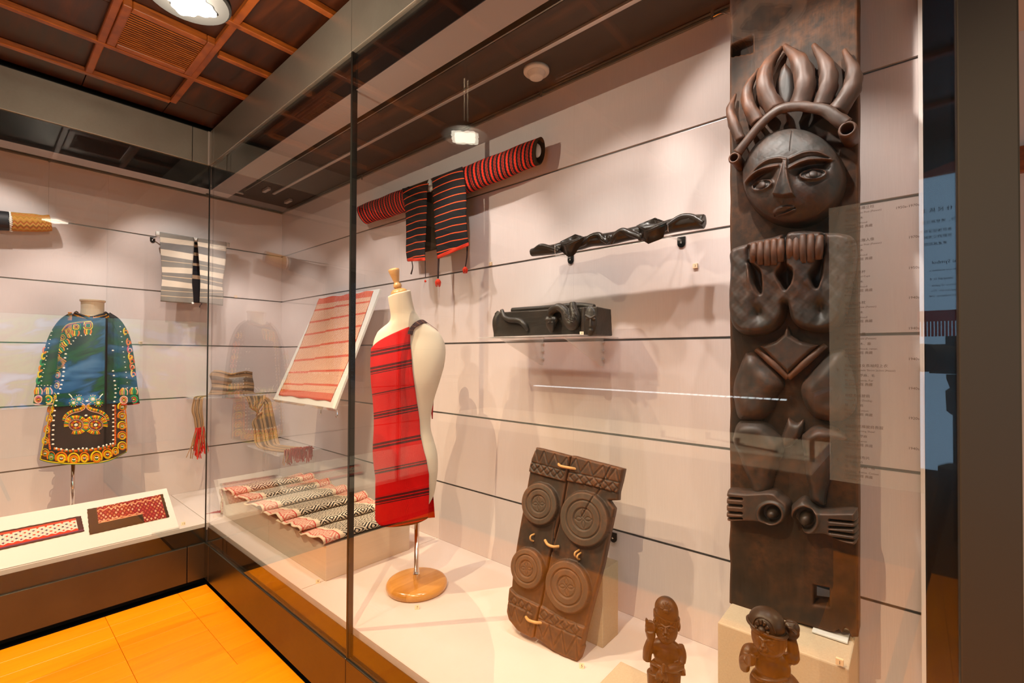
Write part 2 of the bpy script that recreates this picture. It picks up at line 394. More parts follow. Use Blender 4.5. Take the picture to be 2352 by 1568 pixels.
MAT['lamp_glow'] = emit('lamp_glow', (1.0, 0.87, 0.68), 14.0)
MAT['led'] = emit('led_glow', (0.85, 0.95, 1.0), 9.0)
MAT['white'] = mat('white_board', (0.62, 0.61, 0.575), 0.6)
MAT['whitepaint'] = mat('white_paint', (0.72, 0.66, 0.62), 0.6)
MAT['darkwall'] = mat('dark_gallery_wall', (0.045, 0.042, 0.036), 0.8)
def _plinth(): v = objco(); a = noise(v, 220, 2); return {'color': mix(a, (0.40, 0.315, 0.22), (0.50, 0.405, 0.29)), 'bump': a, 'dist': 0.0006}
MAT['plinth'] = mat('beige_plinth_card', rough=0.85, build=_plinth, spec=0.1)
def _palewood():
    v = objco(); x, y, z = xyz(v); g = noise(vec(x*2, y*2, z*90), 1, 3); return {'color': mix(g, (0.50, 0.425, 0.34), (0.60, 0.52, 0.425))}
MAT['palewood'] = mat('pale_birch_ply', rough=0.6, build=_palewood)
def _honey():
    v = objco(); x, y, z = xyz(v); k = frac(x*14+noise(v, 3, 1)*0.2); g = noise(vec(x*60, y*8, z*60), 1, 4, 0.6, 0.4); t = S.m('FLOOR', x*14); h = frac(ssin(t*12.98)*43.7)
    return {'color': ramp(g*0.5+h*0.5, [(0.2, (0.40, 0.165, 0.030)), (0.55, (0.55, 0.25, 0.055)), (0.9, (0.66, 0.34, 0.09))])}
MAT['honey'] = mat('honey_varnished_wood', rough=0.22, build=_honey, coat=0.5)
MAT['turned'] = mat('turned_pale_wood', (0.56, 0.31, 0.12), 0.35, coat=0.3)
MAT['cream'] = mat('cream_linen', (0.60, 0.53, 0.425), 0.75, spec=0.2, sheen=0.1)
MAT['tagwood'] = mat('tag_wood', (0.72, 0.52, 0.33), 0.6)
MAT['ink'] = mat('dark_ink', (0.035, 0.03, 0.028), 0.8)
MAT['inkbrown'] = mat('grey_brown_print', (0.085, 0.06, 0.05), 0.8)
def carved(name, dark, midc, warm, warmth=0.5, grain=(8, 8, 60), rough=0.42, edge=6.0, bs=0.25, sp=0.35):
    def f():
        v = objco(); a = noise(v, 9, 5, 0.65); g = noise(scaled(v, grain), 1, 4, 0.6, 0.8); b = noise(v, 45, 3, 0.6)
        p = pointy(); e = S.m('MULTIPLY', (p-0.505)*edge*3, 1, clamp=True)
        wmask = S.m('MULTIPLY', (noise(v, 5, 4, 0.6)-0.5+warmth*0.12)*5.0, 1, clamp=True)*S.m('MULTIPLY', (b-0.3)*3, 1, clamp=True)
        wm = S.m('MULTIPLY', wmask*0.55*warmth+e*0.5*warmth, 1, clamp=True)
        return {'color': mix(wm, mix(a*0.5+g*0.5, dark, midc), warm), 'rough': g*0.2+rough-0.1, 'bump': a*0.5+g*0.35+b*0.15, 'dist': 0.004}
    return mat(name, build=f, bumps=bs, spec=sp)
MAT['post'] = carved('old_black_post_wood', (0.010, 0.0085, 0.007), (0.040, 0.036, 0.031), (0.15, 0.05, 0.018), 0.7, (60, 60, 4), 0.52, bs=0.5, sp=0.42)
MAT['postboard'] = carved('old_post_board', (0.012, 0.008, 0.0055), (0.040, 0.027, 0.018), (0.16, 0.06, 0.022), 0.75, (60, 60, 3), 0.62, bs=0.5, sp=0.2)
MAT['shield'] = carved('old_shield_wood', (0.014, 0.009, 0.006), (0.058, 0.039, 0.027), (0.22, 0.075, 0.022), 0.8, (50, 50, 6), 0.55, bs=0.5, sp=0.3)
MAT['shieldlight'] = carved('worn_shield_carving', (0.030, 0.021, 0.015), (0.105, 0.076, 0.052), (0.24, 0.085, 0.03), 0.6, (60, 60, 8), 0.6, bs=0.6, sp=0.25)
MAT['figure'] = carved('brown_figure_wood', (0.022, 0.011, 0.0055), (0.056, 0.028, 0.013), (0.085, 0.036, 0.016), 0.3, (60, 60, 14), 0.40, bs=0.12)
MAT['pillow'] = carved('black_pillow_wood', (0.008, 0.007, 0.006), (0.045, 0.038, 0.031), (0.12, 0.07, 0.04), 0.4, (14, 60, 60), 0.40, bs=0.7)
MAT['cups'] = carved('glossy_dark_cup_wood', (0.012, 0.009, 0.007), (0.032, 0.024, 0.018), (0.07, 0.035, 0.02), 0.15, (6, 60, 60), 0.30, bs=0.08)
MAT['rattan'] = mat('rattan', (0.52, 0.27, 0.09), 0.5)
MAT['shell'] = mat('cowrie_shell', (0.82, 0.80, 0.74), 0.25)

# woven things
def weave(u, v, k=900): return tri(u*k)*0.5+tri(v*k)*0.5
def _coatcloth(): v = objco(); n = noise(v, 7, 3); return {'color': mix(n, (0.006, 0.006, 0.009), (0.014, 0.012, 0.014))}
MAT['coatcloth'] = mat('black_coat_cloth', rough=0.55, build=_coatcloth, spec=0.35)
def _jbody():
    u, v = uvs(); f = frac(v*11.0+0.28); n = noise(objco(), 240, 2); st = (f < 0.13); d = tri(u*60)*0.5+tri(v*110)*0.5
    return {'color': mix(st, mix(n, (0.008, 0.008, 0.009), (0.022, 0.020, 0.020)), (0.62, 0.085, 0.025)), 'bump': d, 'dist': 0.002}
MAT['jacket_body'] = mat('black_cloth_red_stripes', rough=0.85, build=_jbody, spec=0.1)
def _jsleeve():
    u, v = uvs(); k = v*19.0; f = frac(k); w_ = ssin(u*160)*0.06; g = frac(S.m('FLOOR', k)*0.5); st = (sabs(f-0.5+w_*0.6) < 0.235); thin = (sabs(f-0.5) < 0.09)*(g > 0.25)
    n = noise(objco(), 220, 2)
    return {'color': mix(st*(1.0-thin), mix(n, (0.010, 0.008, 0.008), (0.03, 0.02, 0.018)), mix(n, (0.50, 0.022, 0.014), (0.72, 0.055, 0.025))), 'bump': tri(k*2)+tri(u*80)*0.4, 'dist': 0.002}
MAT['jacket_sleeve'] = mat('red_black_striped_sleeve', rough=0.85, build=_jsleeve, spec=0.1)
MAT['jacket_lining'] = mat('brown_lining', (0.035, 0.022, 0.012), 0.9, spec=0.1)
MAT['redcloth'] = mat('red_trim', (0.60, 0.045, 0.022), 0.85, spec=0.1)
MAT['darkcord'] = mat('dark_cord', (0.035, 0.02, 0.02), 0.85, spec=0.1)
def _robe():
    u, v = uvs(); x = u; n = noise(objco(), 300, 2); fine = tri(u*70+v*40)
    bands = [(-0.045, -0.020), (0.012, 0.036), (0.10, 0.108), (0.163, 0.185), (0.262, 0.284), (0.352, 0.366), (0.44, 0.468), (0.535, 0.560)]
    m_ = None
    for a, b in bands:
        c = (a+b)/2; h = (b-a)/2; q = sabs(v-c); t = (q < h)*((sabs(frac(v*95)-0.5) < 0.36)); m_ = t if m_ is None else m_+t
    m_ = S.m('MULTIPLY', m_, 1, clamp=True)
    return {'color': mix(m_*0.95, mix(n*0.6+fine*0.4, (0.36, 0.002, 0.003), (0.54, 0.006, 0.006)), (0.045, 0.006, 0.008)), 'bump': tri(u*110+v*60)+tri(v*300)*0.5, 'dist': 0.0012}
MAT['robe'] = mat('red_striped_robe', rough=0.8, build=_robe, spec=0.10)
def _plaid(): u, v = uvs(); a = (tri(u*3) > 0.8); b = (tri(v*9) > 0.8); return {'color': mix(a*0.5+b*0.5, (0.035, 0.02, 0.028), (0.26, 0.12, 0.07))}
MAT['plaid'] = mat('dark_plaid_strap', rough=0.85, build=_plaid, spec=0.1)
def _tile():      # red and white ikat-like cloth
    u, v = uvs(); n = noise(objco(), 14, 3); n2 = noise(objco(), 90, 2); bar = (tri(v*8.0+0.5+S.m('FLOOR', u*3+0.3)*0.0) > 0.86)
    th = frac(u*52+n*1.2); thin = (sabs(th-0.5) < 0.2); end = (sabs(v-0.5) > 0.435); jog = (sabs(frac(v*8.0+0.5+(u > 0.37)*0.06)-0.5) < 0.075)
    base = mix(n2, (0.52, 0.37, 0.25), (0.66, 0.51, 0.37)); red = mix(n2, (0.44, 0.045, 0.022), (0.58, 0.10, 0.055)); lt = mix(thin*0.75, base, red)
    return {'color': mix(S.m('MULTIPLY', jog*0.85+end*0.8, 1, clamp=True), lt, red), 'bump': tri(u*52)+n2, 'dist': 0.001}
MAT['redwhite'] = mat('red_white_woven_cloth', rough=0.9, build=_tile, spec=0.1)
def _diamond():   # u along the length, v across (0..1 from the front border)
    u, v = uvs(); n = noise(objco(), 300, 2); d = tri(u*0.8)+tri(v*6.0); k = (frac(d*2.2+0.05) > 0.5)
    e = smin(v, 1.0-v); border = (e < 0.17); cream = (sabs(e-0.175) < 0.028)+(e < 0.018); line = (sabs(e-0.155) < 0.006)+(sabs(e-0.03) < 0.004)
    pk = mix(k*0.75, (0.70, 0.50, 0.38), (0.55, 0.10, 0.085)); bw = mix(k, (0.66, 0.56, 0.43), (0.022, 0.022, 0.024))
    c = mix(border, bw, pk); c = mix(S.m('MULTIPLY', cream, 1, clamp=True), c, (0.68, 0.56, 0.42)); c = mix(S.m('MULTIPLY', line, 1, clamp=True), c, (0.52, 0.05, 0.05))
    return {'color': c, 'bump': n+k*0.5, 'dist': 0.0012}
MAT['diamond'] = mat('diamond_woven_shawl', rough=0.9, build=_diamond, spec=0.1)
def _vest():
    u, v = uvs(); n = noise(scaled(objco(), (6, 6, 60)), 1, 3); n2 = noise(objco(), 9, 3); w_ = v+n*0.012
    c = ramp(w_, [(0, (0.20, 0.185, 0.165)), (0.085, (0.70, 0.60, 0.48)), (0.165, (0.16, 0.155, 0.155)), (0.265, (0.72, 0.62, 0.50)), (0.345, (0.19, 0.18, 0.165)), (0.40, (0.62, 0.47, 0.32)), (0.41, (0.20, 0.19, 0.17)), (0.475, (0.72, 0.61, 0.48)), (0.55, (0.19, 0.18, 0.165)), (0.60, (0.60, 0.45, 0.30)), (0.61, (0.19, 0.18, 0.165)), (0.665, (0.72, 0.61, 0.48)), (0.76, (0.18, 0.165, 0.14)), (0.82, (0.60, 0.45, 0.29)), (0.83, (0.19, 0.175, 0.15)), (0.905, (0.58, 0.43, 0.28)), (0.915, (0.20, 0.18, 0.15))], True)
    return {'color': mix(n2*0.45, c, mix(n, (0.12, 0.13, 0.15), (0.45, 0.40, 0.33))), 'bump': n+tri(v*160), 'dist': 0.001}
MAT['vest'] = mat('grey_cream_striped_vest', rough=0.9, build=_vest, spec=0.1)
def _vestback():
    u, v = uvs(); b = (sabs(v-0.12) < 0.02)+(sabs(v-0.25) < 0.025)+(sabs(v-0.42) < 0.022)+(sabs(v-0.63) < 0.03); return {'color': mix(S.m('MULTIPLY', b, 1, clamp=True), (0.010, 0.012, 0.017), (0.42, 0.28, 0.18))}
MAT['vestback'] = mat('navy_vest_back', rough=0.9, build=_vestback, spec=0.1)
def _scarf():
    u, v = uvs(); n = noise(objco(), 200, 2)
    c = ramp(u, [(0, (0.40, 0.25, 0.13)), (0.07, (0.05, 0.045, 0.03)), (0.10, (0.45, 0.29, 0.16)), (0.22, (0.17, 0.13, 0.10)), (0.36, (0.44, 0.28, 0.15)), (0.45, (0.035, 0.035, 0.025)), (0.48, (0.46, 0.30, 0.16)), (0.58, (0.15, 0.12, 0.095)), (0.70, (0.42, 0.27, 0.15)), (0.82, (0.04, 0.038, 0.028)), (0.85, (0.45, 0.29, 0.16))], True)
    return {'color': mix(n*0.3, c, (0.34, 0.22, 0.12)), 'bump': n, 'dist': 0.001}
MAT['scarf'] = mat('brown_striped_scarf', rough=0.85, build=_scarf, spec=0.12)
MAT['fringe_red'] = mat('red_fringe', (0.62, 0.014, 0.014), 0.8, spec=0.1)
MAT['fringe_tan'] = mat('tan_fringe', (0.36, 0.20, 0.10), 0.85, spec=0.1)
MAT['fringe_maroon'] = mat('maroon_fringe', (0.36, 0.035, 0.035), 0.85, spec=0.1)
def _zig():
    u, v = uvs(); z = tri(u*8.0); w_ = v*6+z*0.55; f = frac(w_); r = frac(ssin(S.m('FLOOR', w_*3)*7.3)*31.7); n = noise(objco(), 130, 2)
    return {'color': mix(n*0.25, ramp(frac(w_*1.0)*0.6+r*0.4, [(0, (0.22, 0.085, 0.018)), (0.3, (0.40, 0.19, 0.035)), (0.5, (0.50, 0.28, 0.07)), (0.65, (0.42, 0.09, 0.025)), (0.8, (0.55, 0.32, 0.06)), (0.92, (0.24, 0.17, 0.06))], True), (0.30, 0.15, 0.04)), 'bump': n+f, 'dist': 0.001}
MAT['zigzag'] = mat('brown_zigzag_weave', rough=0.85, build=_zig, spec=0.12)
def _lozenge():   # long band with red, navy and purple lozenges on white
    u, v = uvs(); n = noise(objco(), 400, 1); a = u*20.0; b = v*4.4; p = frac(a+b); q = frac(a-b); pi_ = S.m('FLOOR', a+b); qi = S.m('FLOOR', a-b)
    core = (smax(sabs(p-0.5), sabs(q-0.5)) < 0.21); h = frac(ssin(pi_*1.7+qi*2.9)*9.1); dots = ((tri(u*110) > 0.6)*(tri(v*22) > 0.6))
    c = mix(core, mix(dots, (0.72, 0.66, 0.56), (0.03, 0.02, 0.03)), ramp(h, [(0, (0.62, 0.04, 0.02)), (0.5, (0.03, 0.03, 0.07)), (0.75, (0.13, 0.03, 0.09))], True))
    zz = tri(u*20)*0.07; low = ((v+zz) > 0.78); c = mix(low, c, mix(dots, (0.60, 0.035, 0.018), (0.15, 0.02, 0.03)))
    top = (v < 0.20); c = mix(top, c, (0.50, 0.05, 0.03)); edge = S.m('MULTIPLY', (v < 0.09)+(v > 0.93)+(u > 0.965), 1, clamp=True); c = mix(edge, c, (0.035, 0.016, 0.02)); c = mix((v > 0.87)*(v < 0.93), c, (0.12, 0.03, 0.09))
    return {'color': c, 'bump': n}
MAT['lozenge'] = mat('lozenge_embroidered_band', rough=0.9, build=_lozenge, spec=0.1)
def _corner():    # maroon embroidered piece on brown cloth
    u, v = uvs(); a = u*19; b = v*5.5; p = frac(a+b); q = frac(a-b); core = (smax(sabs(p-0.5), sabs(q-0.5)) < 0.30); h = frac(ssin(S.m('FLOOR', a+b)*1.7+S.m('FLOOR', a-b)*2.9)*9.1)
    c = mix(core*0.85, (0.20, 0.016, 0.020), ramp(h, [(0, (0.46, 0.16, 0.07)), (0.5, (0.60, 0.36, 0.22)), (0.8, (0.36, 0.05, 0.04))], True))
    wav = sabs(v-0.10-tri(u*10)*0.07) < 0.018; w2 = sabs(v-0.56-tri(u*11)*0.05) < 0.016; wall_ = S.m('MULTIPLY', wav+w2*(u < 0.68), 1, clamp=True); c = mix(wall_, c, (0.62, 0.30, 0.17))
    brown = S.m('MULTIPLY', (u < 0.115)+(u > 0.962)+((v > 0.65)*(u < 0.665)), 1, clamp=True); rim = (sabs(v-0.635) < 0.015)*(u < 0.68)*(u > 0.115); c = mix(rim, c, (0.60, 0.26, 0.14))
    return {'color': mix(brown, c, (0.045, 0.026, 0.016)), 'bump': core}
MAT['cornerpiece'] = mat('maroon_embroidered_piece', rough=0.9, build=_corner, spec=0.1)
EMB = [mat('embroidery_'+n, c, 0.75, spec=0.15) for n, c in (('yellow', (0.68, 0.52, 0.012)), ('orange', (0.66, 0.17, 0.008)), ('green', (0.035, 0.24, 0.10)), ('pink', (0.66, 0.36, 0.28)), ('black', (0.012, 0.010, 0.010)), ('white', (0.80, 0.77, 0.70)), ('red', (0.50, 0.035, 0.02)), ('gold', (0.46, 0.24, 0.03)))]
def _screen():
    u, v = uvs(); p = vec(u*3.2+v*1.0, v*5.0-u*3.4, 0.0); n = noise(p, 1.0, 4, 0.55, 0.8); n2 = noise(vec(u*5, v*4-u*2, 1.7), 1.3, 2)
    return mix(S.m('MULTIPLY', (v-0.05)*0.4, 1, clamp=True), ramp(n*0.75+n2*0.25, [(0.34, (0.004, 0.022, 0.016)), (0.42, (0.01, 0.12, 0.025)), (0.49, (0.04, 0.30, 0.05)), (0.53, (0.02, 0.16, 0.14)), (0.57, (0.05, 0.30, 0.62)), (0.66, (0.25, 0.60, 0.95)), (0.78, (0.8, 0.92, 1.0))]), (0.55, 0.78, 0.7))
MAT['screen'] = emit('landscape_screen', (1, 1, 1), 4.2, _screen)
MAT['banner'] = emit('lit_blue_banner', (0.34, 0.54, 0.76), 3.0)
MAT['bannertext'] = mat('banner_navy_print', (0.01, 0.03, 0.10), 0.7)
MAT['banner_orange'] = mat('banner_orange_print', (0.45, 0.10, 0.02), 0.7)
MAT['banner_red'] = mat('banner_red_print', (0.50, 0.02, 0.02), 0.7)
MAT['detector'] = mat('smoke_detector_plastic', (0.62, 0.60, 0.57), 0.5)

# ================================================================== setting
# floor of narrow boards running away from the left case
fl = root_struct('floor'); rows = []
M('subfloor', *boxm(-3.3, 2.6, -2.2, 2.9, -0.06, -0.026), MAT['black_matte'], fl)
PW = 0.13; cache = {}
def plank(x0, y0, y1):
    L = round(y1-y0, 3)
    if L not in cache:
        v, f = bevbox(0.0004, PW-0.0004, 0.0007, L-0.0007, -0.025, 0, 0.0008, 1); o = M('floor_board', v, f, MAT['floorwood'], fl); cache[L] = o
    else:
        o = cache[L].copy(); COL.objects.link(o)
    o.location = (x0, y0, 0); o.parent = fl
k = 0; x = -3.13
while x < 2.4:
    if x < -2.29: cuts = [-2.1, -0.9, -0.2, 0.45, 0.76, 0.90]
    else:
        s0 = -2.1; q = k % 3; cuts = [-2.1, -1.2+0.3*q, 0.0+0.3*((q+1) % 3)-0.2, 0.90]
    if x > 0.10: cuts[-1] = 1.9; cuts.append(2.8)
    for a, b in zip(cuts[:-1], cuts[1:]): plank(x, a, b)
    x += PW; k += 1
M('floor_edge', *boxm(-3.16, -3.13, -2.1, 0.9, -0.025, -0.012), MAT['black_matte'], fl)

# gallery ceiling: dark coffers between battens
ce = root_struct('ceiling')
M('ceiling_slab', *boxm(-3.3, 2.6, -2.2, 2.9, CEIL+0.03, CEIL+0.09), MAT['black_matte'], ce)
bx = [-3.16, -2.95, -2.62, -2.33, -2.06, -1.72, -1.32, -0.92, -0.52, -0.12, 0.35, 0.9, 1.45, 2.0, 2.5]; by = [-2.1, -1.5, -0.95, -0.42, -0.02, 0.335, 0.668, 0.95]
for i in range(len(bx)-1):
    for j in range(len(by)-1):
        M('coffer_panel', *boxm(bx[i]+0.002, bx[i+1]-0.002, by[j]+0.002, by[j+1]-0.002, CEIL+0.004, CEIL+0.028), MAT['ceilwood'], ce)
for X_ in bx[1:-1]:
    if X_ < -2.7: a, b = -2.1, 0.655
    elif X_ in (-2.33,): a, b = 0.69, 0.95
    else: a, b = -2.1, 0.95
    M('batten', *bevbox(X_-0.014, X_+0.014, a, b, CEIL-0.022, CEIL+0.004, 0.003, 1), MAT['battenwood'], ce)
for j, Y_ in enumerate(by[1:-1]):
    M('batten', *bevbox(-2.95, 2.5, Y_-0.014, Y_+0.014, CEIL-0.020, CEIL+0.004, 0.003, 1), MAT['battenwood'], ce)
M('ceiling_slab_side', *boxm(0.11, 2.5, 0.95, 2.8, CEIL, CEIL+0.03), MAT['whitepaint'], ce)

# walls of the gallery behind the photographer
struct(M('wall_back', *boxm(-4.2, 2.6, -2.2, -2.1, 0, CEIL+0.08), MAT['darkwall']))
struct(M('wall_end', *boxm(2.5, 2.6, -2.1, 2.9, 0, CEIL+0.08), MAT['whitepaint']))
wr = M('wall_side', *boxm(0.16, 2.5, 2.8, 2.9, 0, CEIL+0.08), MAT['whitepaint']); struct(wr)
zr = onY(2348, 365, 2.78)[2]
tr = M('trim_1', *bevbox(0.2, 2.5, 2.76, 2.8, zr-0.055, zr+0.05, 0.006), MAT['battenwood']); struct(tr)

# display walls: slotted panels covered in pale cloth
SL = [EYE+0.06651+(2-k_)*0.38 for k_ in range(5)]; TOPW = 2.548
def slotwall(name, axis):
    r = root_struct(name)
    edges = [DECK]+[z for z in SL[::-1]]+[TOPW]
    if axis == 'y':
        cols = [WX, -2.75, -1.107, 0.013]; M('backing', *boxm(WX, 0.03, WY+0.018, WY+0.08, 0.25, 2.69), MAT['black_matte'], r)
    else:
        cols = [-1.9, -0.75, 0.565, WY]; M('backing', *boxm(WX-0.08, WX-0.018, -1.9, WY, 0.25, 2.69), MAT['black_matte'], r)
    for j in range(len(edges)-1):
        z0 = edges[j]+(0.0045 if j else 0); z1 = edges[j+1]-(0.0045 if j < 5 else 0)
        for a, b in zip(cols[:-1], cols[1:]):
            g = 0.00015
            bb = (a+g, b-g, WY, WY+0.016, z0, z1) if axis == 'y' else (WX-0.016, WX, a+g, b-g, z0, z1)
            M('wall_panel', *boxm(*bb), MAT['wallpaper'], r)
    for z in SL:
        bb = (cols[0], cols[-1], WY+0.010, WY+0.017, z-0.006, z+0.006) if axis == 'y' else (WX-0.017, WX-0.010, cols[0], cols[-1], z-0.006, z+0.006)
        M('slot_channel', *boxm(*bb), MAT['slot'], r)
        bb = (cols[0], cols[-1], WY+0.001, WY+0.010, z-0.0045, z-0.0035) if axis == 'y' else (WX-0.010, WX-0.001, cols[0], cols[-1], z-0.0045, z-0.0035)
        M('slot_lip', *boxm(*bb), MAT['slotlip'], r)
    for q in range(2):     # hanging rail under the case ceiling
        dz = q*0.012
        bb = (cols[0], cols[-1], WY-0.012, WY-0.002, TOPW-0.022+dz, TOPW-0.014+dz) if axis == 'y' else (WX+0.002, WX+0.012, cols[0], cols[-1], TOPW-0.022+dz, TOPW-0.014+dz)
        M('hanging_rail', *boxm(*bb), MAT['satin'], r)
    return r
wall_r = slotwall('wall_right', 'y'); wall_l = slotwall('wall_left', 'x')
struct(M('trim_2', *boxm(0.013, 0.022, 1.66, WY+0.05, DECK, TOPW), MAT['whitepaint']))

# ------------------------------------------------------------------ the two showcases
def showcase(name, label, axis, lo, hi, joints):
    g = GY if axis == 'y' else GX; t = thing(name, label, 'display case', ((lo+hi)/2, g, 0) if axis == 'y' else (g, (lo+hi)/2, 0))
    def B(a, b, d0, d1, z0, z1, bev=0):
        # d: depth behind the glass plane
        bb = (a, b, g+d0, g+d1, z0, z1) if axis == 'y' else (a, b, 0, 0, z0, z1)
        if axis == 'x': bb = (g-d1, g-d0, a, b, z0, z1)
        return bevbox(*bb, bev) if bev else boxm(*bb)
    cuts = [lo]+joints+[hi]
    for a, b in zip(cuts[:-1], cuts[1:]):
        M('fascia_panel', *B(a+0.0012, b-0.0012, -0.004, 0.035, 2.462, 2.662, 0.002), MAT['satin'], t)
        M('plinth_panel', *B(a+0.0012, b-0.0012, -0.006, 0.035, 0.030, 0.236, 0.003), MAT['satin_dark'], t)
    M('plinth_core', *B(lo, hi, 0.030, 0.060, 0.0, 0.30), MAT['black_matte'], t)
    M('fascia_core', *B(lo, hi, 0.030, 0.060, 2.33, 2.68), MAT['black_matte'], t)
    return t, B
JX = -1.567
right_case, BR_ = showcase('display_case', 'long glass display case with black bronze frame holding the carved post', 'y', GX, 0.047, [GX+0.075, JX])
left_case, BL_ = showcase('display_case', 'glass display case of the embroidered coat, meeting the long case in the corner', 'x', -1.9, GY, [-0.35, GY-0.09])
for a, b in ((GX+0.002, JX-0.004), (JX+0.004, 0.046)):
    M('glass_pane', *BR_(a, b, 0, 0.010, 0.236, 2.462), MAT['glass'], right_case)
for a, b in ((-1.9, -0.45), (-0.444, GY-0.002)):
    M('glass_pane', *BL_(a, b, 0, 0.010, 0.236, 2.462), MAT['glass'], left_case)
for t, B, lo, hi, jo in ((right_case, BR_, GX, 0.047, [JX]), (left_case, BL_, -1.9, GY, [-0.447])):
    M('black_border', *B(lo, hi, 0.0115, 0.014, 2.325, 2.462), MAT['black'], t); M('black_border', *B(lo, hi, 0.0115, 0.014, 0.236, 0.322), MAT['black'], t)
    for j in jo: M('joint_seal', *B(j-0.0055, j+0.0055, -0.001, 0.020, 0.236, 2.462), MAT['seal'], t)
M('black_border', *BR_(0.0135, 0.046, 0.0115, 0.014, 0.322, 2.325), MAT['black'], right_case)
M('joint_seal', *boxm(GX-0.003, GX+0.003, GY-0.003, GY+0.003, 0.236, 2.462), MAT['seal'], right_case)
M('corner_angle', *bevbox(GX+0.002, GX+0.010, GY-0.012, GY-0.004, 2.462, 2.662, 0.001), MAT['alu'], right_case)
# decks
for a, b in ((-4.03, -3.235), (-3.233, -2.0), (-1.998, -0.30), (-0.298, 0.03)):
    y0 = GY+0.032; M('deck_panel', *bevbox(a+0.0006, b-0.0006, y0, WY, DECK-0.022, DECK, 0.001, 1), MAT['deck'], right_case)
for a, b in ((-1.9, -0.6), (-0.598, 0.70), (0.702, GY+0.03)):
    M('deck_panel', *bevbox(WX, GX-0.055, a+0.0006, b-0.0006, DECK-0.022, DECK, 0.001, 1), MAT['deck'], left_case)
M('deck_edge', *boxm(GX-0.058, 0.03, GY+0.030, GY+0.034, 0.290, DECK-0.001), MAT['deck'], right_case)
M('deck_edge', *boxm(GX-0.058, GX-0.054, -1.9, GY+0.03, 0.290, DECK-0.001), MAT['deck'], left_case)
# soffits with valance, dark well and light strip
SOF = 2.552
M('valance', *boxm(GX-0.10, 0.03, GY+0.014, GY+0.128, 2.325, 2.345), MAT['valance'], right_case)
M('valance', *boxm(GX-0.128, GX-0.014, -1.9, GY+0.014, 2.325, 2.345), MAT['valance'], left_case)
M('soffit', *boxm(WX, 0.03, GY+0.40, WY, SOF, SOF+0.02), MAT['soffit'], right_case)
M('soffit', *boxm(WX, GX-0.30, -1.9, GY+0.40, SOF, SOF+0.02), MAT['soffit'], left_case)
M('light_well', *boxm(GX-0.30, 0.03, GY+0.03, GY+0.40, SOF+0.09, SOF+0.10), MAT['black_matte'], right_case)
M('light_well', *boxm(GX-0.30, GX-0.03, -1.9, GY+0.03, SOF+0.09, SOF+0.10), MAT['black_matte'], left_case)
M('well_lip', *boxm(GX-0.55, 0.03, GY+0.378, GY+0.384, SOF-0.012, SOF+0.09), MAT['satin'], right_case)
M('light_strip', *bevbox(-3.62, -0.02, 1.437, 1.456, SOF-0.012, SOF, 0.002), MAT['alu'], right_case)
M('light_strip', *bevbox(-3.80, -3.782, -1.9, 1.30, SOF-0.012, SOF, 0.002), MAT['alu'], left_case)
for px_, py_, nm in ((612, 436, 0), (662, 462, 1)):
    p = onZ(px_, py_, SOF-0.012); M('track_adapter', *bevbox(p[0]-0.05, p[0]+0.05, p[1]-0.012, p[1]+0.012, SOF-0.022, SOF-0.001, 0.003), MAT['alu'], right_case)
# case ends
M('end_pillar', *bevbox(0.0475, 0.107, GY-0.006, GY+0.058, 0.0, CEIL-0.002, 0.002), MAT['pillar'], right_case)
M('end_glass', *boxm(0.085, 0.095, GY+0.059, WY+0.07, 0.236, 2.462), MAT['glass'], right_case)
M('end_plinth', *boxm(0.062, 0.106, GY+0.059, WY+0.07, 0.0, 0.235), MAT['satin'], right_case)
M('end_fascia', *boxm(0.062, 0.106, GY+0.059, WY+0.07, 2.463, CEIL-0.002), MAT['satin'], right_case)
M('end_panel', *boxm(WX-0.1, GX-0.02, -1.93, -1.902, 0.0, CEIL-0.002), MAT['pillar'], left_case)
# hooks on the hanging rail
for (px_, py_, lab) in ((1637, 34, 'small steel hook on the hanging rail beside the top of the carved post'), (1244, 213, 'small steel hook on the hanging rail above the red striped sleeve'), (833, 406, 'small steel hook on the hanging rail next to the glass joint')):
    p = onY(px_, py_, WY-0.012); t = thing('rail_hook', lab, 'hook', tuple(p), 'hooks on the hanging rails'); x, y, z = p
    M('clip', *bevbox(x-0.006, x+0.006, y-0.004, y+0.008, z-0.004, z+0.018, 0.001), MAT['chrome'], t)
    M('screw_barrel', *lathem([(0.0001, -0.022), (0.005, -0.022), (0.005, -0.004), (0.003, -0.003)], (x, y-0.004, z), 12), MAT['chrome'], t)
    if px_ == 1637:
        q = onY(1700, 14, WY-0.03); M('wire', *tubem([(x, y-0.006, z-0.012), (x+0.035, y-0.01, z-0.016), (q[0]-0.02, q[1], q[2]-0.02), q], 0.0012, 14, 6), MAT['chrome'], t)
p = onX(113, 365, WX+0.012); t = thing('rail_hook', 'small steel hook on the hanging rail of the left display wall', 'hook', tuple(p), 'hooks on the hanging rails'); x, y, z = p
M('clip', *bevbox(x-0.008, x+0.004, y-0.006, y+0.006, z-0.004, z+0.018, 0.001), MAT['chrome'], t)
M('screw_barrel', *lathem([(0.0001, -0.022), (0.005, -0.022), (0.005, -0.004), (0.003, -0.003)], (x+0.004, y, z), 12), MAT['chrome'], t)
M('wire', *tubem([(x+0.006, y, z-0.02), (x+0.008, y-0.001, z-0.16), (x+0.006, y+0.001, z-0.34)], 0.0005, 8, 5), MAT['chrome'], t)

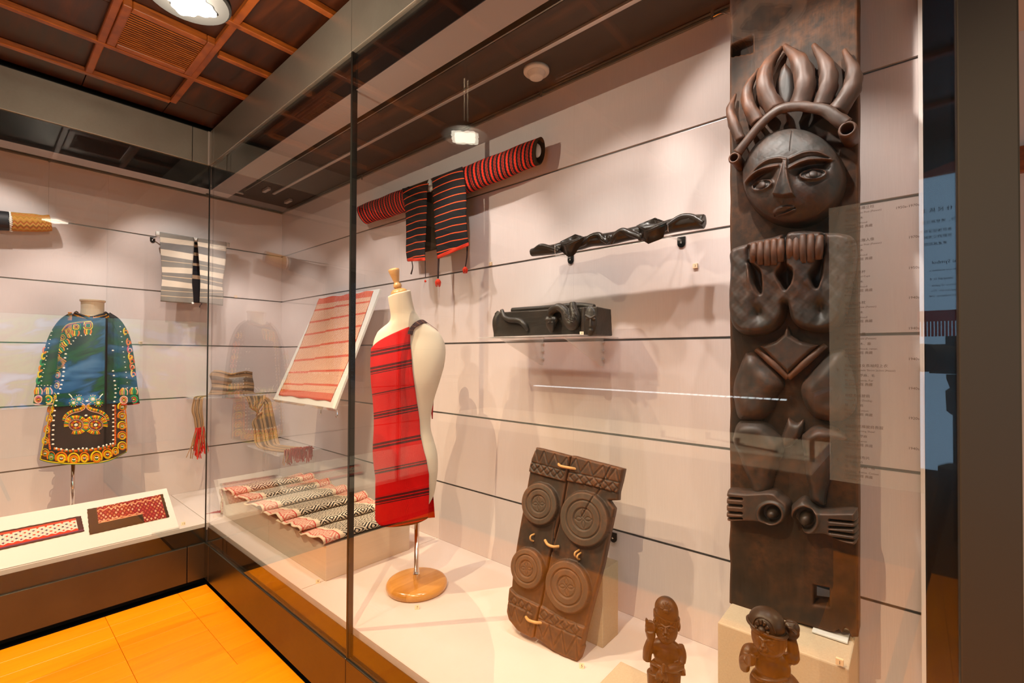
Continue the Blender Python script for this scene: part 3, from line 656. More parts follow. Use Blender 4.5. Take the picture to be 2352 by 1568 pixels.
# ceiling vent
vx0, vx1, vy0, vy1 = -2.585, -2.245, 0.348, 0.655
t = thing('ceiling_vent', 'square wooden ceiling vent with fine slats beside the lit ceiling lamp', 'vent', ((vx0+vx1)/2, (vy0+vy1)/2, CEIL))
fw = 0.030; z0, z1 = CEIL-0.030, CEIL+0.004
for bb in ((vx0, vx1, vy0, vy0+fw), (vx0, vx1, vy1-fw, vy1), (vx0, vx0+fw, vy0+fw, vy1-fw), (vx1-fw, vx1, vy0+fw, vy1-fw)):
    M('frame_rail', *bevbox(*bb, z0, z1, 0.004), MAT['battenwood'], t)
M('backing', *boxm(vx0+fw-0.002, vx1-fw+0.002, vy0+fw-0.002, vy1-fw+0.002, z1-0.0035, z1-0.0005), MAT['black_matte'], t)
n = 17; v, f = bevbox(-0.0027, 0.0027, vy0+fw-(vy0+vy1)/2, vy1-fw-(vy0+vy1)/2, -0.002, 0.002, 0.0008, 1)
c_, s_ = math.cos(0.6), math.sin(0.6); v = np.stack([v[:, 0]*c_-v[:, 2]*s_, v[:, 1], v[:, 0]*s_+v[:, 2]*c_], 1)
sl = None
for i in range(n):
    x = vx0+fw+(i+0.5)*(vx1-vx0-2*fw)/n
    if sl is None: sl = M('slat', v+np.array(ORG[t.name]), f, MAT['battenwood'], t); o = sl
    else: o = sl.copy(); COL.objects.link(o)
    o.location = (x-(vx0+vx1)/2, 0, -0.022)

# gallery ceiling lamps with a lobed diffuser
def lobed(n=72, r0=0.075, amp=0.16): return [(math.cos(q)*r0*(1+amp*math.cos(4*q)+0.05*math.cos(12*q)), math.sin(q)*r0*(1+amp*math.cos(4*q)+0.05*math.cos(12*q))) for q in np.linspace(0, 2*math.pi, n, endpoint=False)]
LA = onZ(432, 2, EYE+0.985)
t = thing('pendant_lamp', 'round hanging lamp with a glowing four-lobed diffuser beside the square vent', 'ceiling lamp', tuple(LA))
M('disc', *lathem([(0.098, 0.001), (0.104, 0.006), (0.104, 0.018), (0.02, 0.022)], LA, 40), MAT['lamp_dark'], t)
M('diffuser', *prismm([(LA[0]+a, LA[1]+b, LA[2]) for a, b in lobed(72, 0.058)], (0, 0, -0.006)), MAT['lamp_glow'], t)
M('rod', *lathem([(0.006, 0.022), (0.006, CEIL-LA[2]-0.012)], LA, 12), MAT['lamp_ring'], t); M('canopy', *lathem([(0.03, CEIL-LA[2]-0.026), (0.045, CEIL-LA[2]-0.012), (0.045, CEIL-LA[2]+0.003)], LA, 24), MAT['lamp_ring'], t)
d_ = bpy.data.lights.new('lamp_bulb', 'POINT'); d_.energy = 26; d_.color = (1.0, 0.84, 0.64); d_.shadow_soft_size = 0.0; o = bpy.data.objects.new('lamp_bulb', d_); COL.objects.link(o); o.location = (LA[0], LA[1], LA[2]-0.10)
x, y = -0.43, -0.19
t = thing('ceiling_lamp', 'round unlit ceiling lamp with four-lobed diffuser, mirrored at the top of the post', 'ceiling lamp', (x, y, CEIL))
M('disc', *lathem([(0.125, -0.024), (0.135, -0.016), (0.135, 0.004)], (x, y, CEIL), 40), MAT['whitepaint'], t); M('diffuser', *prismm([(x+a, y+b, CEIL-0.0245) for a, b in lobed()], (0, 0, -0.006)), MAT['lamp_ring'], t)
# the photographer's camera on its tripod, mirrored at the end of the case
fd = np.array((fwd[0], fwd[1], 0)); fd /= np.linalg.norm(fd); sd = np.cross(fd, (0, 0, 1)); C0 = np.array((0, 0, EYE))-fd*0.02
t = thing('camera_tripod', 'black camera on a tripod facing the case, mirrored at its dark end strip', 'camera', tuple(C0-fd*0.1-np.array((0, 0, EYE))))
def obx(c, hf, hs, z0, z1): return prismm([c+fd*a+sd*b+np.array((0, 0, z0)) for a, b in ((-hf, -hs), (hf, -hs), (hf, hs), (-hf, hs))], (0, 0, z1-z0))
M('lens', *tubem([C0-fd*0.11, C0-fd*0.05, C0-fd*0.01], [0.036, 0.040, 0.042], 10, 24, up=(0, 0, 1)), MAT['black_matte'], t)
M('camera_body', *obx(C0-fd*0.15, 0.035, 0.068, -0.048, 0.042), MAT['black_matte'], t); M('viewfinder_hump', *obx(C0-fd*0.15, 0.03, 0.024, 0.0425, 0.066), MAT['black_matte'], t)
hc = C0-fd*0.14; M('tripod_head', *lathem([(0.02, -0.17), (0.03, -0.16), (0.032, -0.10), (0.022, -0.09), (0.03, -0.062), (0.03, -0.05)], hc, 20), MAT['black_matte'], t); M('column', *lathem([(0.016, -0.55), (0.016, -0.17)], hc, 14), MAT['black_matte'], t)
M('spider', *lathem([(0.03, -0.40), (0.05, -0.39), (0.05, -0.33), (0.03, -0.32)], hc, 18), MAT['black_matte'], t)
for k in range(3):
    a = 2.2+k*2.094; dv = np.array((math.cos(a), math.sin(a), 0)); M('leg', *tubem([hc+dv*0.05+np.array((0, 0, -0.36)), hc*np.array((1, 1, 0))+dv*0.42+np.array((0, 0, 0.012))], [0.016, 0.011], 6, 10), MAT['black_matte'], t)
p = onZ(1232, 160, SOF)
t = thing('smoke_detector', 'round white smoke detector on the dark ceiling inside the long case', 'smoke detector', tuple(p))
M('base', *lathem([(0.052, -0.014), (0.055, -0.010), (0.055, 0.0)], p, 32), MAT['detector'], t, smooth=True); M('sensor_dome', *lathem([(0.001, -0.040), (0.022, -0.039), (0.030, -0.034), (0.036, -0.016), (0.040, -0.013)], p, 32), MAT['detector'], t, smooth=True)

# big screen on the end wall (its picture is mirrored in the left case)
xs = 2.47; A = onX(0, 715, 2*GX-xs); Bq = onX(316, 927, 2*GX-xs)
sy0, sy1, sz0, sz1 = -0.75, Bq[1]+0.02, EYE-0.715, EYE+0.525
t = thing('video_screen', 'large wall screen showing a blurred green landscape, mirrored over the coat', 'screen', (xs, (sy0+sy1)/2, (sz0+sz1)/2))
v = np.array([(xs, sy0, sz0), (xs, sy1, sz0), (xs, sy1, sz1), (xs, sy0, sz1)]); M('display', v, [(0, 3, 2, 1)], MAT['screen'], t, uv=[(0, 0), (1, 0), (1, 1), (0, 1)])
M('bezel', *boxm(xs+0.001, 2.497, sy0-0.012, sy1+0.012, sz0-0.012, sz1+0.012), MAT['black_matte'], t)

# table showcase behind the photographer, mirrored in front of the carved post
yv0, yv1, xv0, xv1 = -1.35, -0.70, -3.0, -0.345
t = thing('table_showcase', 'glass table showcase with a white deck and light bar, mirrored across the carved post', 'display case', ((xv0+xv1)/2, (yv0+yv1)/2, 0))
M('cabinet', *bevbox(xv0, xv1, yv0, yv1, 0.06, 0.80, 0.004), MAT['darkwall'], t); M('toe_base', *boxm(xv0+0.03, xv1-0.03, yv0+0.03, yv1-0.03, 0, 0.06), MAT['black_matte'], t)
M('white_deck', *boxm(xv0+0.01, xv1-0.01, yv0+0.01, yv1-0.01, 0.80, 0.862), MAT['white'], t)
ztop = 1.158
for x in (xv0, xv1-0.018):
    for y in (yv0, yv1-0.018): M('post', *boxm(x, x+0.018, y, y+0.018, 0.862, ztop), MAT['pillar'], t)
for bb in ((xv0, xv1, yv1-0.018, yv1), (xv0, xv1, yv0, yv0+0.018), (xv0, xv0+0.018, yv0+0.018, yv1-0.018), (xv1-0.018, xv1, yv0+0.018, yv1-0.018)): M('top_rail', *boxm(*bb, ztop, ztop+0.018), MAT['pillar'], t)
M('light_bar', *boxm(xv0+0.3, xv1-0.1, yv1-0.05, yv1-0.03, ztop-0.018, ztop-0.004), MAT['pillar'], t)
for i in range(44):
    xx = xv1-0.13-i*0.035; M('light_diode', *boxm(xx-0.013, xx+0.013, yv1-0.046, yv1-0.034, ztop-0.026, ztop-0.018), MAT['led'], t)
M('front_glass', *boxm(xv0+0.018, xv1-0.018, yv1-0.010, yv1-0.004, 0.862, ztop), MAT['glass'], t)
for i, (xx, yy, rot, lab) in enumerate(((-0.62, -0.86, 0.35, 'nearest the end post'), (-0.80, -0.95, 0.3, 'second from the end post'), (-1.02, -0.84, 0.25, 'farthest from the end post'))):
    q = thing('tobacco_pipe', 'long dark tobacco pipe lying on the white table deck, '+lab, 'pipe', (xx, yy, 0.872), 'pipes in the table showcase')
    d = np.array([math.cos(rot), math.sin(rot), 0])*0.11; M('stem', *tubem([np.array((xx, yy, 0.868))-d, np.array((xx, yy, 0.868))+d], 0.005, 4, 8), MAT['cups'], q)
    M('bowl', *lathem([(0.010, 0), (0.014, 0.006), (0.012, 0.02), (0.015, 0.034), (0.012, 0.04)], np.array((xx, yy, 0.862))-d, 14), MAT['cups'], q)

# lit banner on the wall behind the photographer, mirrored in the right edge of the case
yb = -2.06; ym = 2*GY-yb
def bn(px_, py_): p = onY(px_, py_, ym); return np.array([p[0], yb, p[2]])
t = thing('wall_banner', 'blue lit exhibition banner with navy text, mirrored at the end of the long case', 'banner', (0.45, yb, 1.6))
M('panel', *boxm(0.03, 0.90, yb-0.036, yb-0.001, 0.65, 2.46), MAT['banner'], t)
arc = [(0.03+0.87*i/24, yb, 2.462+0.02*math.sin(math.pi*i/24)) for i in range(25)]+[(0.90-0.87*i/24, yb, 2.49+0.08*math.sin(math.pi*i/24)) for i in range(25)]
M('orange_arc', *prismm(arc, (0, -0.03, 0)), MAT['banner_orange'], t)
M('hanging_wire', *tubem([(0.105, yb-0.01, 2.57), (0.105, yb-0.01, 2.73)], 0.002, 3, 6), MAT['chrome'], t)
top = bn(2160, 712)[2]; bot = bn(2160, 737)[2]; fb = bn(2160, 772)[2]
M('tassel_hat_print', *boxm(0.02, 0.32, yb, yb+0.002, bot, top), MAT['banner_red'], t)
for i in range(18): M('tassel_print', *boxm(0.02+i*0.016, 0.031+i*0.016, yb, yb+0.002, fb, bot), MAT['banner_red'], t)
TEXTS = []     # (name, body, location, right vector, up vector, size, material, parent, align)
nrm_r = np.array((-1., 0, 0))          # reads correctly when facing the banner
for body, py_, sz, xx in (('原 住 民 族 工 藝', 480, 0.030, 0.222), ('探索世界，感受原住民', 506, 0.0225, 0.265), ('各民族間深厚的', 527, 0.0215, 0.18), ('族群的交流與', 541, 0.0215, 0.18), ('，更是族群歷', 557, 0.0215, 0.18), ('Cultural Symbol', 601, 0.029, 0.277), ('Discover the wisdom a', 618, 0.0185, 0.25), ('steeped in d', 638, 0.0215, 0.185), ('evolution of patte', 653, 0.0185, 0.222), ('Indigenous art. The', 665, 0.0185, 0.228), ('cultural memory, and', 677, 0.0185, 0.235)):
    z = bn(2155, py_)[2]; TEXTS.append(('print', body, (xx, yb+0.0015, z-0.01), (-1, 0, 0), (0, 0, 1), sz, MAT['bannertext'], t, 'LEFT'))

# ================================================================== carved house post (right end of the long case)
YB = 1.54                                # front plane of its board
PX, PZ = -0.275, EYE-0.757
post = thing('carved_house_post', 'tall black wooden post carved with a horned figure at the end of the long case', 'house post', (PX, YB, PZ))
NF = np.array((0, -1., 0))
def pp(h=0.0):
    def f(X, Y):
        X = np.asarray(X, float); Y = np.asarray(Y, float)
        D = fwd[None]+cr[None]*((X.ravel()-1176)/FPX)[:, None]+cu[None]*((CY-Y.ravel())/FPX)[:, None]
        t = (YB-h)/D[:, 1]; P = CAM+D*t[:, None]; P[:, 1] = YB; return P
    return f
K1 = 500/1400
def c1(*pts, o=(1640, 0)): return [(o[0]+x*K1, o[1]+y*K1) for x, y in pts]
def c2(*pts): return c1(*pts, o=(1640, 500))
K3 = 500/1380
def c3(*pts): return [(1640+x*K3, 1000+y*K3) for x, y in pts]
rs = np.random.default_rng(3)
bl = [(1677+rs.normal(0, 0.9), y) for y in np.linspace(-330, 1384, 40)]; br = [(1971.5+rs.normal(0, 0.5), y) for y in np.linspace(1462, -330, 40)]
bot = [(1690, 1391), (1760, 1411), (1850, 1434), (1900, 1448), (1916, 1451), (1926, 1444), (1934, 1452), (1942, 1440), (1950, 1446), (1956, 1462)]
outline = bl+bot+br
hole = c3((630, 942), (733, 962), (733, 1082), (630, 1068)); notch = c1((112, 292), (255, 228), (255, 345), (112, 372))
def hb(X, Y, D):
    d = sd_poly(X, Y, notch); n = np.sin(X*0.13+np.sin(Y*0.021)*2)*0.5+np.sin(X*0.043+Y*0.004)*0.8
    h = rnd(D, 6)*0.005+n*0.0002; return np.where(d > 0, h-0.030*sstep(0, 4, d), h)
V, F = reliefm((1670, -335, 1980, 1470), 2.4, lambda X, Y: np.minimum(sd_poly(X, Y, outline), -sd_poly(X, Y, hole)), hb, pp(), NF, back=0.062)
M('board', V, F, MAT['postboard'], post, smooth=True)

def LUMP(X, Y): return 0.0011*(np.sin(X*0.19+1.7*np.sin(Y*0.11))+np.sin(Y*0.16+1.9*np.sin(X*0.083+1))+0.5*np.sin(X*0.41+2*np.sin(Y*0.33)))*0.6
def carve(name, polyc, hfun, step=1.6, hpl=0.03, smooth=True, m='post', label=None, extra=None, blur=0):
    sp = smooth_poly(polyc, max(40, len(polyc)*6)) if smooth else np.array(polyc, float)
    x0, y0 = sp.min(0)-4; x1, y1 = sp.max(0)+4
    sdf = (lambda X, Y: sd_poly(X, Y, sp)) if extra is None else (lambda X, Y: extra(X, Y, sd_poly(X, Y, sp)))
    V, F = reliefm((x0, y0, x1, y1), step, sdf, hfun, pp(hpl), NF, blur=blur)
    return M(name, V, F, MAT[m], post, smooth=True, label=label)

# face
FC = (1819, 402); FR = (119, 114)
def hface(X, Y, D):
    q = np.clip(1-((X-FC[0])/FR[0])**2-((Y-FC[1])/FR[1])**2, 0, 1); h = 0.030+0.072*np.sqrt(q)
    h = h*np.sqrt(np.clip(D/7, 0, 1))
    bl_ = c1((205, 1178), (330, 1075), (420, 1050), (485, 1058)); br_ = c1((508, 1055), (600, 1012), (680, 1003), (760, 1030))
    bl2 = c1((205, 1180), (300, 1122), (435, 1098)); br2 = c1((500, 1118), (610, 1065), (770, 1038))
    for up_, lo_ in ((bl_, bl2), (br_, br2)):
        up_ = catmull(up_, 30); lo_ = catmull(lo_, 30)
        yl = np.interp(X, lo_[:, 0], lo_[:, 1], left=9e3, right=9e3); t = Y-yl; w_ = sstep(lo_[0, 0]-2, lo_[0, 0]+26, X)*sstep(lo_[-1, 0]+2, lo_[-1, 0]-26, X)
        h = h-0.026*w_*sstep(0, 3.5, t)*np.exp(-(np.clip(t, 0, 200)/34)**2)
        h = h+0.005*np.exp(-(sd_seg(X, Y, up_)/3.2)**2)+0.006*np.exp(-(sd_seg(X, Y, lo_)/3.0)**2)-0.004*np.exp(-(sd_seg(X, Y, (up_+lo_)/2)/2.6)**2)
    # nose: a narrow wedge widening to the nostrils
    nt, nb = np.array(c1((478, 1070))[0]), np.array(c1((470, 1285))[0]); s_ = np.clip((Y-nt[1])/(nb[1]-nt[1]), 0, 1); cx = nt[0]+(nb[0]-nt[0])*s_; hw = 6.5+19*s_**1.6
    nose = sstep(0, 3.0, hw-np.abs(X-cx))*sstep(nb[1]+5, nb[1]+1, Y+np.abs(X-cx)*0.12)*sstep(nt[1]-10, nt[1]+8, Y)
    h = h+nose*(0.014+0.016*s_)-0.010*nose*np.exp(-((X-cx)/(2+hw*0.45))**2)*0.5
    for ec, er, rot in ((c1((322, 1207))[0], (23, 11), -0.10), (c1((650, 1143))[0], (27, 12), -0.16)):
        d = sd_ell(X, Y, ec, er, rot); a = sstep(-3, 1, d); h = h+0.008*np.exp(-(np.clip(-d, 0, 99)/3.0)**2)*(d < 0)+a*0.004
        h = h+0.006*np.sqrt(np.clip(1-((X-ec[0])**2+(Y-ec[1]+1)**2)/9.5**2, 0, 1))-0.003*np.exp(-((d-3)/1.8)**2)*(((X-ec[0])**2+(Y-ec[1])**2) > 100)
    mc = c1((462, 1367))[0]; d = sd_ell(X, Y, mc, (25, 9), -0.16); h = h+0.009*sstep(-2, 3, d)
    ml = np.array(c1((395, 1388), (460, 1378), (530, 1352))); h = h-0.010*np.exp(-(sd_seg(X, Y, ml)/1.8)**2)
    h = h-0.004*np.exp(-(sd_seg(X, Y, c1((508, 850), (507, 1000)))/0.9)**2)
    return h+0.3*LUMP(X, Y)
ang = np.linspace(0, 2*math.pi, 48, endpoint=False)
fo = [(FC[0]+FR[0]*math.cos(a)*(1+0.02*math.cos(2*a+0.4)), FC[1]+FR[1]*math.sin(a)) for a in ang]
carve('face', fo, hface, 1.15, 0.055)

def along(pts, hs):
    """3D path in front of the board: px points at given heights"""
    return np.array([pp(h)([p[0]], [p[1]])[0]+NF*h for p, h in zip(pts, hs)])
PM = 0.00098
def ptube(name, pts, hs, rad, flat=1.0, n=26, seg=12, m='post', wob=0.06, par=None):
    P = catmull(along(pts, hs), n); R = np.interp(np.linspace(0, 1, n), np.linspace(0, 1, len(rad)), rad)*PM; sd_ = RNG.random()*9
    v, f = tubem(P, R, n, seg, flat, up=(0, -1, 0.05), smoothpath=False); c_ = np.repeat(P, seg, 0); a_ = np.linalg.norm(v-c_, axis=1, keepdims=True); ii = np.repeat(np.arange(n), seg); kk = np.tile(np.arange(seg), n); fac = 1+wob*1.3*(np.sin(ii*0.55+kk*1.9+sd_)*0.5+np.sin(ii*0.9-kk*2.6+sd_*2)*0.5); v = c_+(v-c_)*fac[:, None]; return M(name, v, f, MAT[m], par or post, smooth=True)
horns = [(((172, 905), (125, 790), (106, 700), (140, 606)), (15, 15, 12, 3)), (((285, 790), (228, 690), (215, 580), (285, 444)), (20, 19, 15, 4)),
         (((400, 715), (330, 580), (340, 440), (436, 306)), (25, 24, 20, 6)), (((555, 690), (585, 540), (548, 400), (452, 294)), (28, 27, 22, 6)),
         (((690, 690), (735, 540), (715, 410), (640, 290)), (24, 23, 18, 6)), (((790, 720), (880, 580), (893, 460), (838, 322)), (25, 23, 17, 5))]
for pts, r in horns: ptube('horn', c1(*pts), (0.046, 0.050, 0.042, 0.022), r, 1.15, wob=0.10)
V, F = reliefm((1775, 138, 1832, 246), 1.6, lambda X, Y: sd_poly(X, Y, smooth_poly(c1((455, 398), (508, 470), (518, 600), (485, 680), (430, 670), (402, 560), (415, 465)))), lambda X, Y, D: 0.012+0.014*rnd(D, 14), pp(0.02), NF); M('crown_leaf', V, F, MAT['post'], post, smooth=True)
V, F = reliefm((1858, 130, 1912, 246), 1.8, lambda X, Y: sd_poly(X, Y, smooth_poly(c1((640, 470), (690, 520), (690, 640), (640, 640), (625, 540)))), lambda X, Y, D: 0.010+0.010*rnd(D, 12), pp(0.02), NF); M('crown_leaf', V, F, MAT['post'], post, smooth=True)
band = c1((150, 985), (205, 915), (300, 800), (395, 718), (470, 690), (570, 684), (640, 694), (720, 712), (795, 765), (850, 800))
hband = ptube('headband', band, (0.075, 0.078, 0.080, 0.080, 0.080, 0.080, 0.080, 0.080, 0.080, 0.078), (15, 13, 13, 13, 14, 13, 14, 15, 17, 17), 0.75, 60, 14, wob=0.05)
for (cx, cy), ro, ri, hh in (((128, 1014), 17, 10.5, 0.085), ((857, 828), 21, 13.5, 0.090)):
    c = along(c1((cx, cy)), [0.0])[0]; c[1] = YB; c = pp(hh)(*[[q] for q in c1((cx, cy))[0]])[0]
    ro *= PM; ri *= PM; v, f = lathem([(ro*0.9, -0.01), (ro, hh*0.6), (ro*1.0, hh-0.006), (ro*0.93, hh), (ri*1.12, hh+0.002), (ri, hh-0.006), (ri*0.92, hh*0.45), (0.001, hh*0.42)], c, 28, NF); M('headband_ring', v, f, MAT['post'], hband, smooth=True)

# chest slab with forearms and raised hands
chest = c2((112, 190), (250, 150), (400, 112), (540, 82), (700, 84), (830, 96), (900, 130), (915, 250), (890, 420), (850, 600), (800, 690), (720, 735), (620, 730), (540, 702), (490, 650), (467, 560), (450, 640), (395, 715), (300, 752), (180, 748), (112, 690), (90, 600), (88, 460), (97, 340), (90, 240))
slits = [smooth_poly(c2((240, 292), (300, 345), (312, 400), (306, 490), (272, 440), (248, 350)), 40), smooth_poly(c2((462, 308), (512, 350), (500, 420), (482, 445), (466, 462), (448, 440), (418, 368)), 40), smooth_poly(c2((706, 200), (700, 300), (690, 385), (660, 452), (628, 378), (660, 320)), 40)]
def hchest(X, Y, D):
    h = 0.060*rnd(D, 16)+0.008*np.sin((X-1660)*0.028)**2
    for s in slits: d = sd_poly(X, Y, s); h = h-0.050*sstep(-5, 5, d)
    for cx, cy, r in ((285, 615, 26), (690, 590, 24)):
        p = c2((cx, cy))[0]; h = h-0.018*np.exp(-(((X-p[0])/13)**2+((Y-p[1])/17)**2))
    g1 = np.array(c2((466, 100), (462, 300))); h = h-0.016*np.exp(-(sd_seg(X, Y, g1)/4.5)**2)
    for (a, b) in (((236, 200), (240, 290)), ((708, 120), (704, 240))): h = h-0.02*np.exp(-(sd_seg(X, Y, c2(a, b))/4.5)**2)
    hand = np.maximum(sstep(0, 6, 42-np.abs(X-c2((340, 0))[0][0])), sstep(0, 6, 42-np.abs(X-c2((585, 0))[0][0])))
    return h+LUMP(X, Y)+0.010*hand*sstep(c2((0, 560))[0][1], c2((0, 300))[0][1], Y)
armc = carve('arms_and_chest', chest, hchest, 1.4, 0.04, blur=5)
for k, (a, b) in enumerate((((256, 166), (252, 285)), ((298, 158), (300, 300)), ((342, 148), (345, 305)), ((386, 140), (388, 300)), ((430, 140), (428, 280)), ((488, 138), (490, 268)), ((528, 120), (532, 285)), ((570, 112), (575, 290)), ((622, 110), (622, 285)), ((682, 118), (672, 265)))):
    ptube('finger', c2(a, ((a[0]+b[0])/2, (a[1]+b[1])/2), b), (0.070, 0.078, 0.068), (8.5, 10.5, 9.5), 0.9, 10, 10, wob=0.02, par=armc)
# belly diamond with its raised rim
dia = c2((475, 690), (500, 755), (560, 792), (682, 817), (580, 910), (480, 1005), (390, 920), (298, 826), (400, 792), (450, 750))
bdia = carve('belly_diamond', dia, lambda X, Y, D: 0.020+0.020*rnd(D, 10)+0.010*np.clip((c2((0, 1005))[0][1]-Y)/110, 0, 1)*0, 1.5, 0.02, smooth=False)
ptube('diamond_rim', c2((272, 846), (380, 940), (478, 1030)), (0.026, 0.032, 0.026), (8, 10, 9), 0.9, 16, 10, par=bdia); ptube('diamond_rim', c2((478, 1030), (590, 930), (720, 818)), (0.026, 0.032, 0.026), (9, 10, 8), 0.9, 16, 10, par=bdia)
def hthigh(top):
    def f(X, Y, D): return 0.060*rnd(D, 34)+0.004*np.sin(X*0.05+1)*np.sin(Y*0.045)+LUMP(X, Y)
    return f
carve('thigh', c2((190, 866), (265, 866), (335, 935), (415, 1015), (442, 1085), (400, 1150), (355, 1260), (260, 1320), (150, 1300), (118, 1200), (108, 1080), (150, 950)), hthigh(0), 1.7, 0.04, blur=40)
carve('thigh', c2((745, 850), (830, 850), (872, 950), (905, 1080), (900, 1240), (790, 1320), (640, 1290), (565, 1190), (545, 1080), (600, 1010), (680, 920)), hthigh(0), 1.7, 0.04, blur=40)
def hshin(cx):
    def f(X, Y, D): t = np.clip((Y-970)/170, 0, 1); return (0.070-0.022*sstep(0.15, 0.6, t))*rnd(D, 24)+0.004*np.sin(Y*0.06+X*0.04)+LUMP(X, Y)
    return f
carve('shin', c2((112, 1400), (140, 1320), (220, 1298), (330, 1325), (435, 1430))+c3((440, 30), (415, 150), (375, 260), (350, 350), (300, 400), (230, 390), (205, 300), (150, 170), (105, 40)), hshin(0), 1.7, 0.045, blur=24)
carve('shin', c2((555, 1400), (640, 1340), (740, 1345), (830, 1390), (845, 1440))+c3((740, 60), (735, 230), (700, 400), (690, 460), (600, 430), (585, 340), (560, 200), (545, 40)), hshin(0), 1.7, 0.045, blur=24)
carve('knee_gap', c2((475, 1285), (530, 1320), (575, 1300), (560, 1410), (470, 1480), (425, 1440)), lambda X, Y, D: 0.012+0.022*rnd(D, 12), 2.0, 0.02, blur=10)
def foot(poly, ring, rr, toes, tx, name):
    rc = c3(ring)[0]; rx, ry = rr[0]*K3, rr[1]*K3
    def f(X, Y, D):
        h = 0.056*rnd(D, 9); q = np.sqrt(((X-rc[0])/rx)**2+((Y-rc[1])/ry)**2); h = h-0.034*sstep(1.08, 0.9, q)+0.006*np.exp(-((q-1.2)/0.15)**2)
        q2 = np.sqrt(((X-rc[0]-1)/(rx*0.62))**2+((Y-rc[1]-1)/(ry*0.62))**2); h = h+0.038*np.sqrt(np.clip(1-q2**2, 0, 1))
        for a, b in toes: h = h-0.030*np.exp(-(sd_seg(X, Y, c3((tx[0], a), (tx[1], b)))/2.1)**2)
        return h
    carve('foot', poly, f, 1.25, 0.04, smooth=False)
def rp(pts): return list(smooth_poly(pts, 90))
foot(rp(c3((76, 365), (95, 342), (210, 350), (370, 346), (430, 385), (478, 432), (472, 510), (430, 558), (365, 574), (290, 552), (180, 546), (85, 543), (74, 460))), (365, 490), (66, 60), ((388, 396), (432, 440), (478, 486), (518, 520)), (66, 182), 'l')
foot(rp(c3((484, 450), (565, 396), (650, 462), (720, 472), (885, 472), (905, 500), (907, 600), (903, 688), (850, 690), (760, 660), (700, 630), (600, 626), (540, 592), (490, 520))), (577, 525), (72, 76), ((528, 545), (572, 580), (600, 625), (638, 662)), (738, 916), 'r')

# plinth under the post
t = thing('post_plinth', 'beige card-covered plinth block under the tall carved post', 'plinth', (-0.275, 1.5, DECK))
M('block', *bevbox(-0.428, -0.122, 1.40, WY-0.002, DECK, PZ-0.002, 0.004, 2), MAT['plinth'], t)
zp = PZ
t = thing('paper_shim', 'small white paper shim wedged under the corner of the carved post', 'shim', (-0.18, 1.53, zp))
M('sheet', *bevbox(-0.215, -0.135, 1.515, 1.57, zp, zp+0.005, 0.0008, 1), MAT['white'], t)

# ================================================================== wooden figures
t = thing('low_plinth', 'low beige card plinth under the two small wooden figures', 'plinth', (-0.44, 1.18, DECK))
LZ = DECK+0.040; M('block', *bevbox(-0.709, -0.17, 0.985, 1.355, DECK, LZ, 0.003), MAT['plinth'], t)
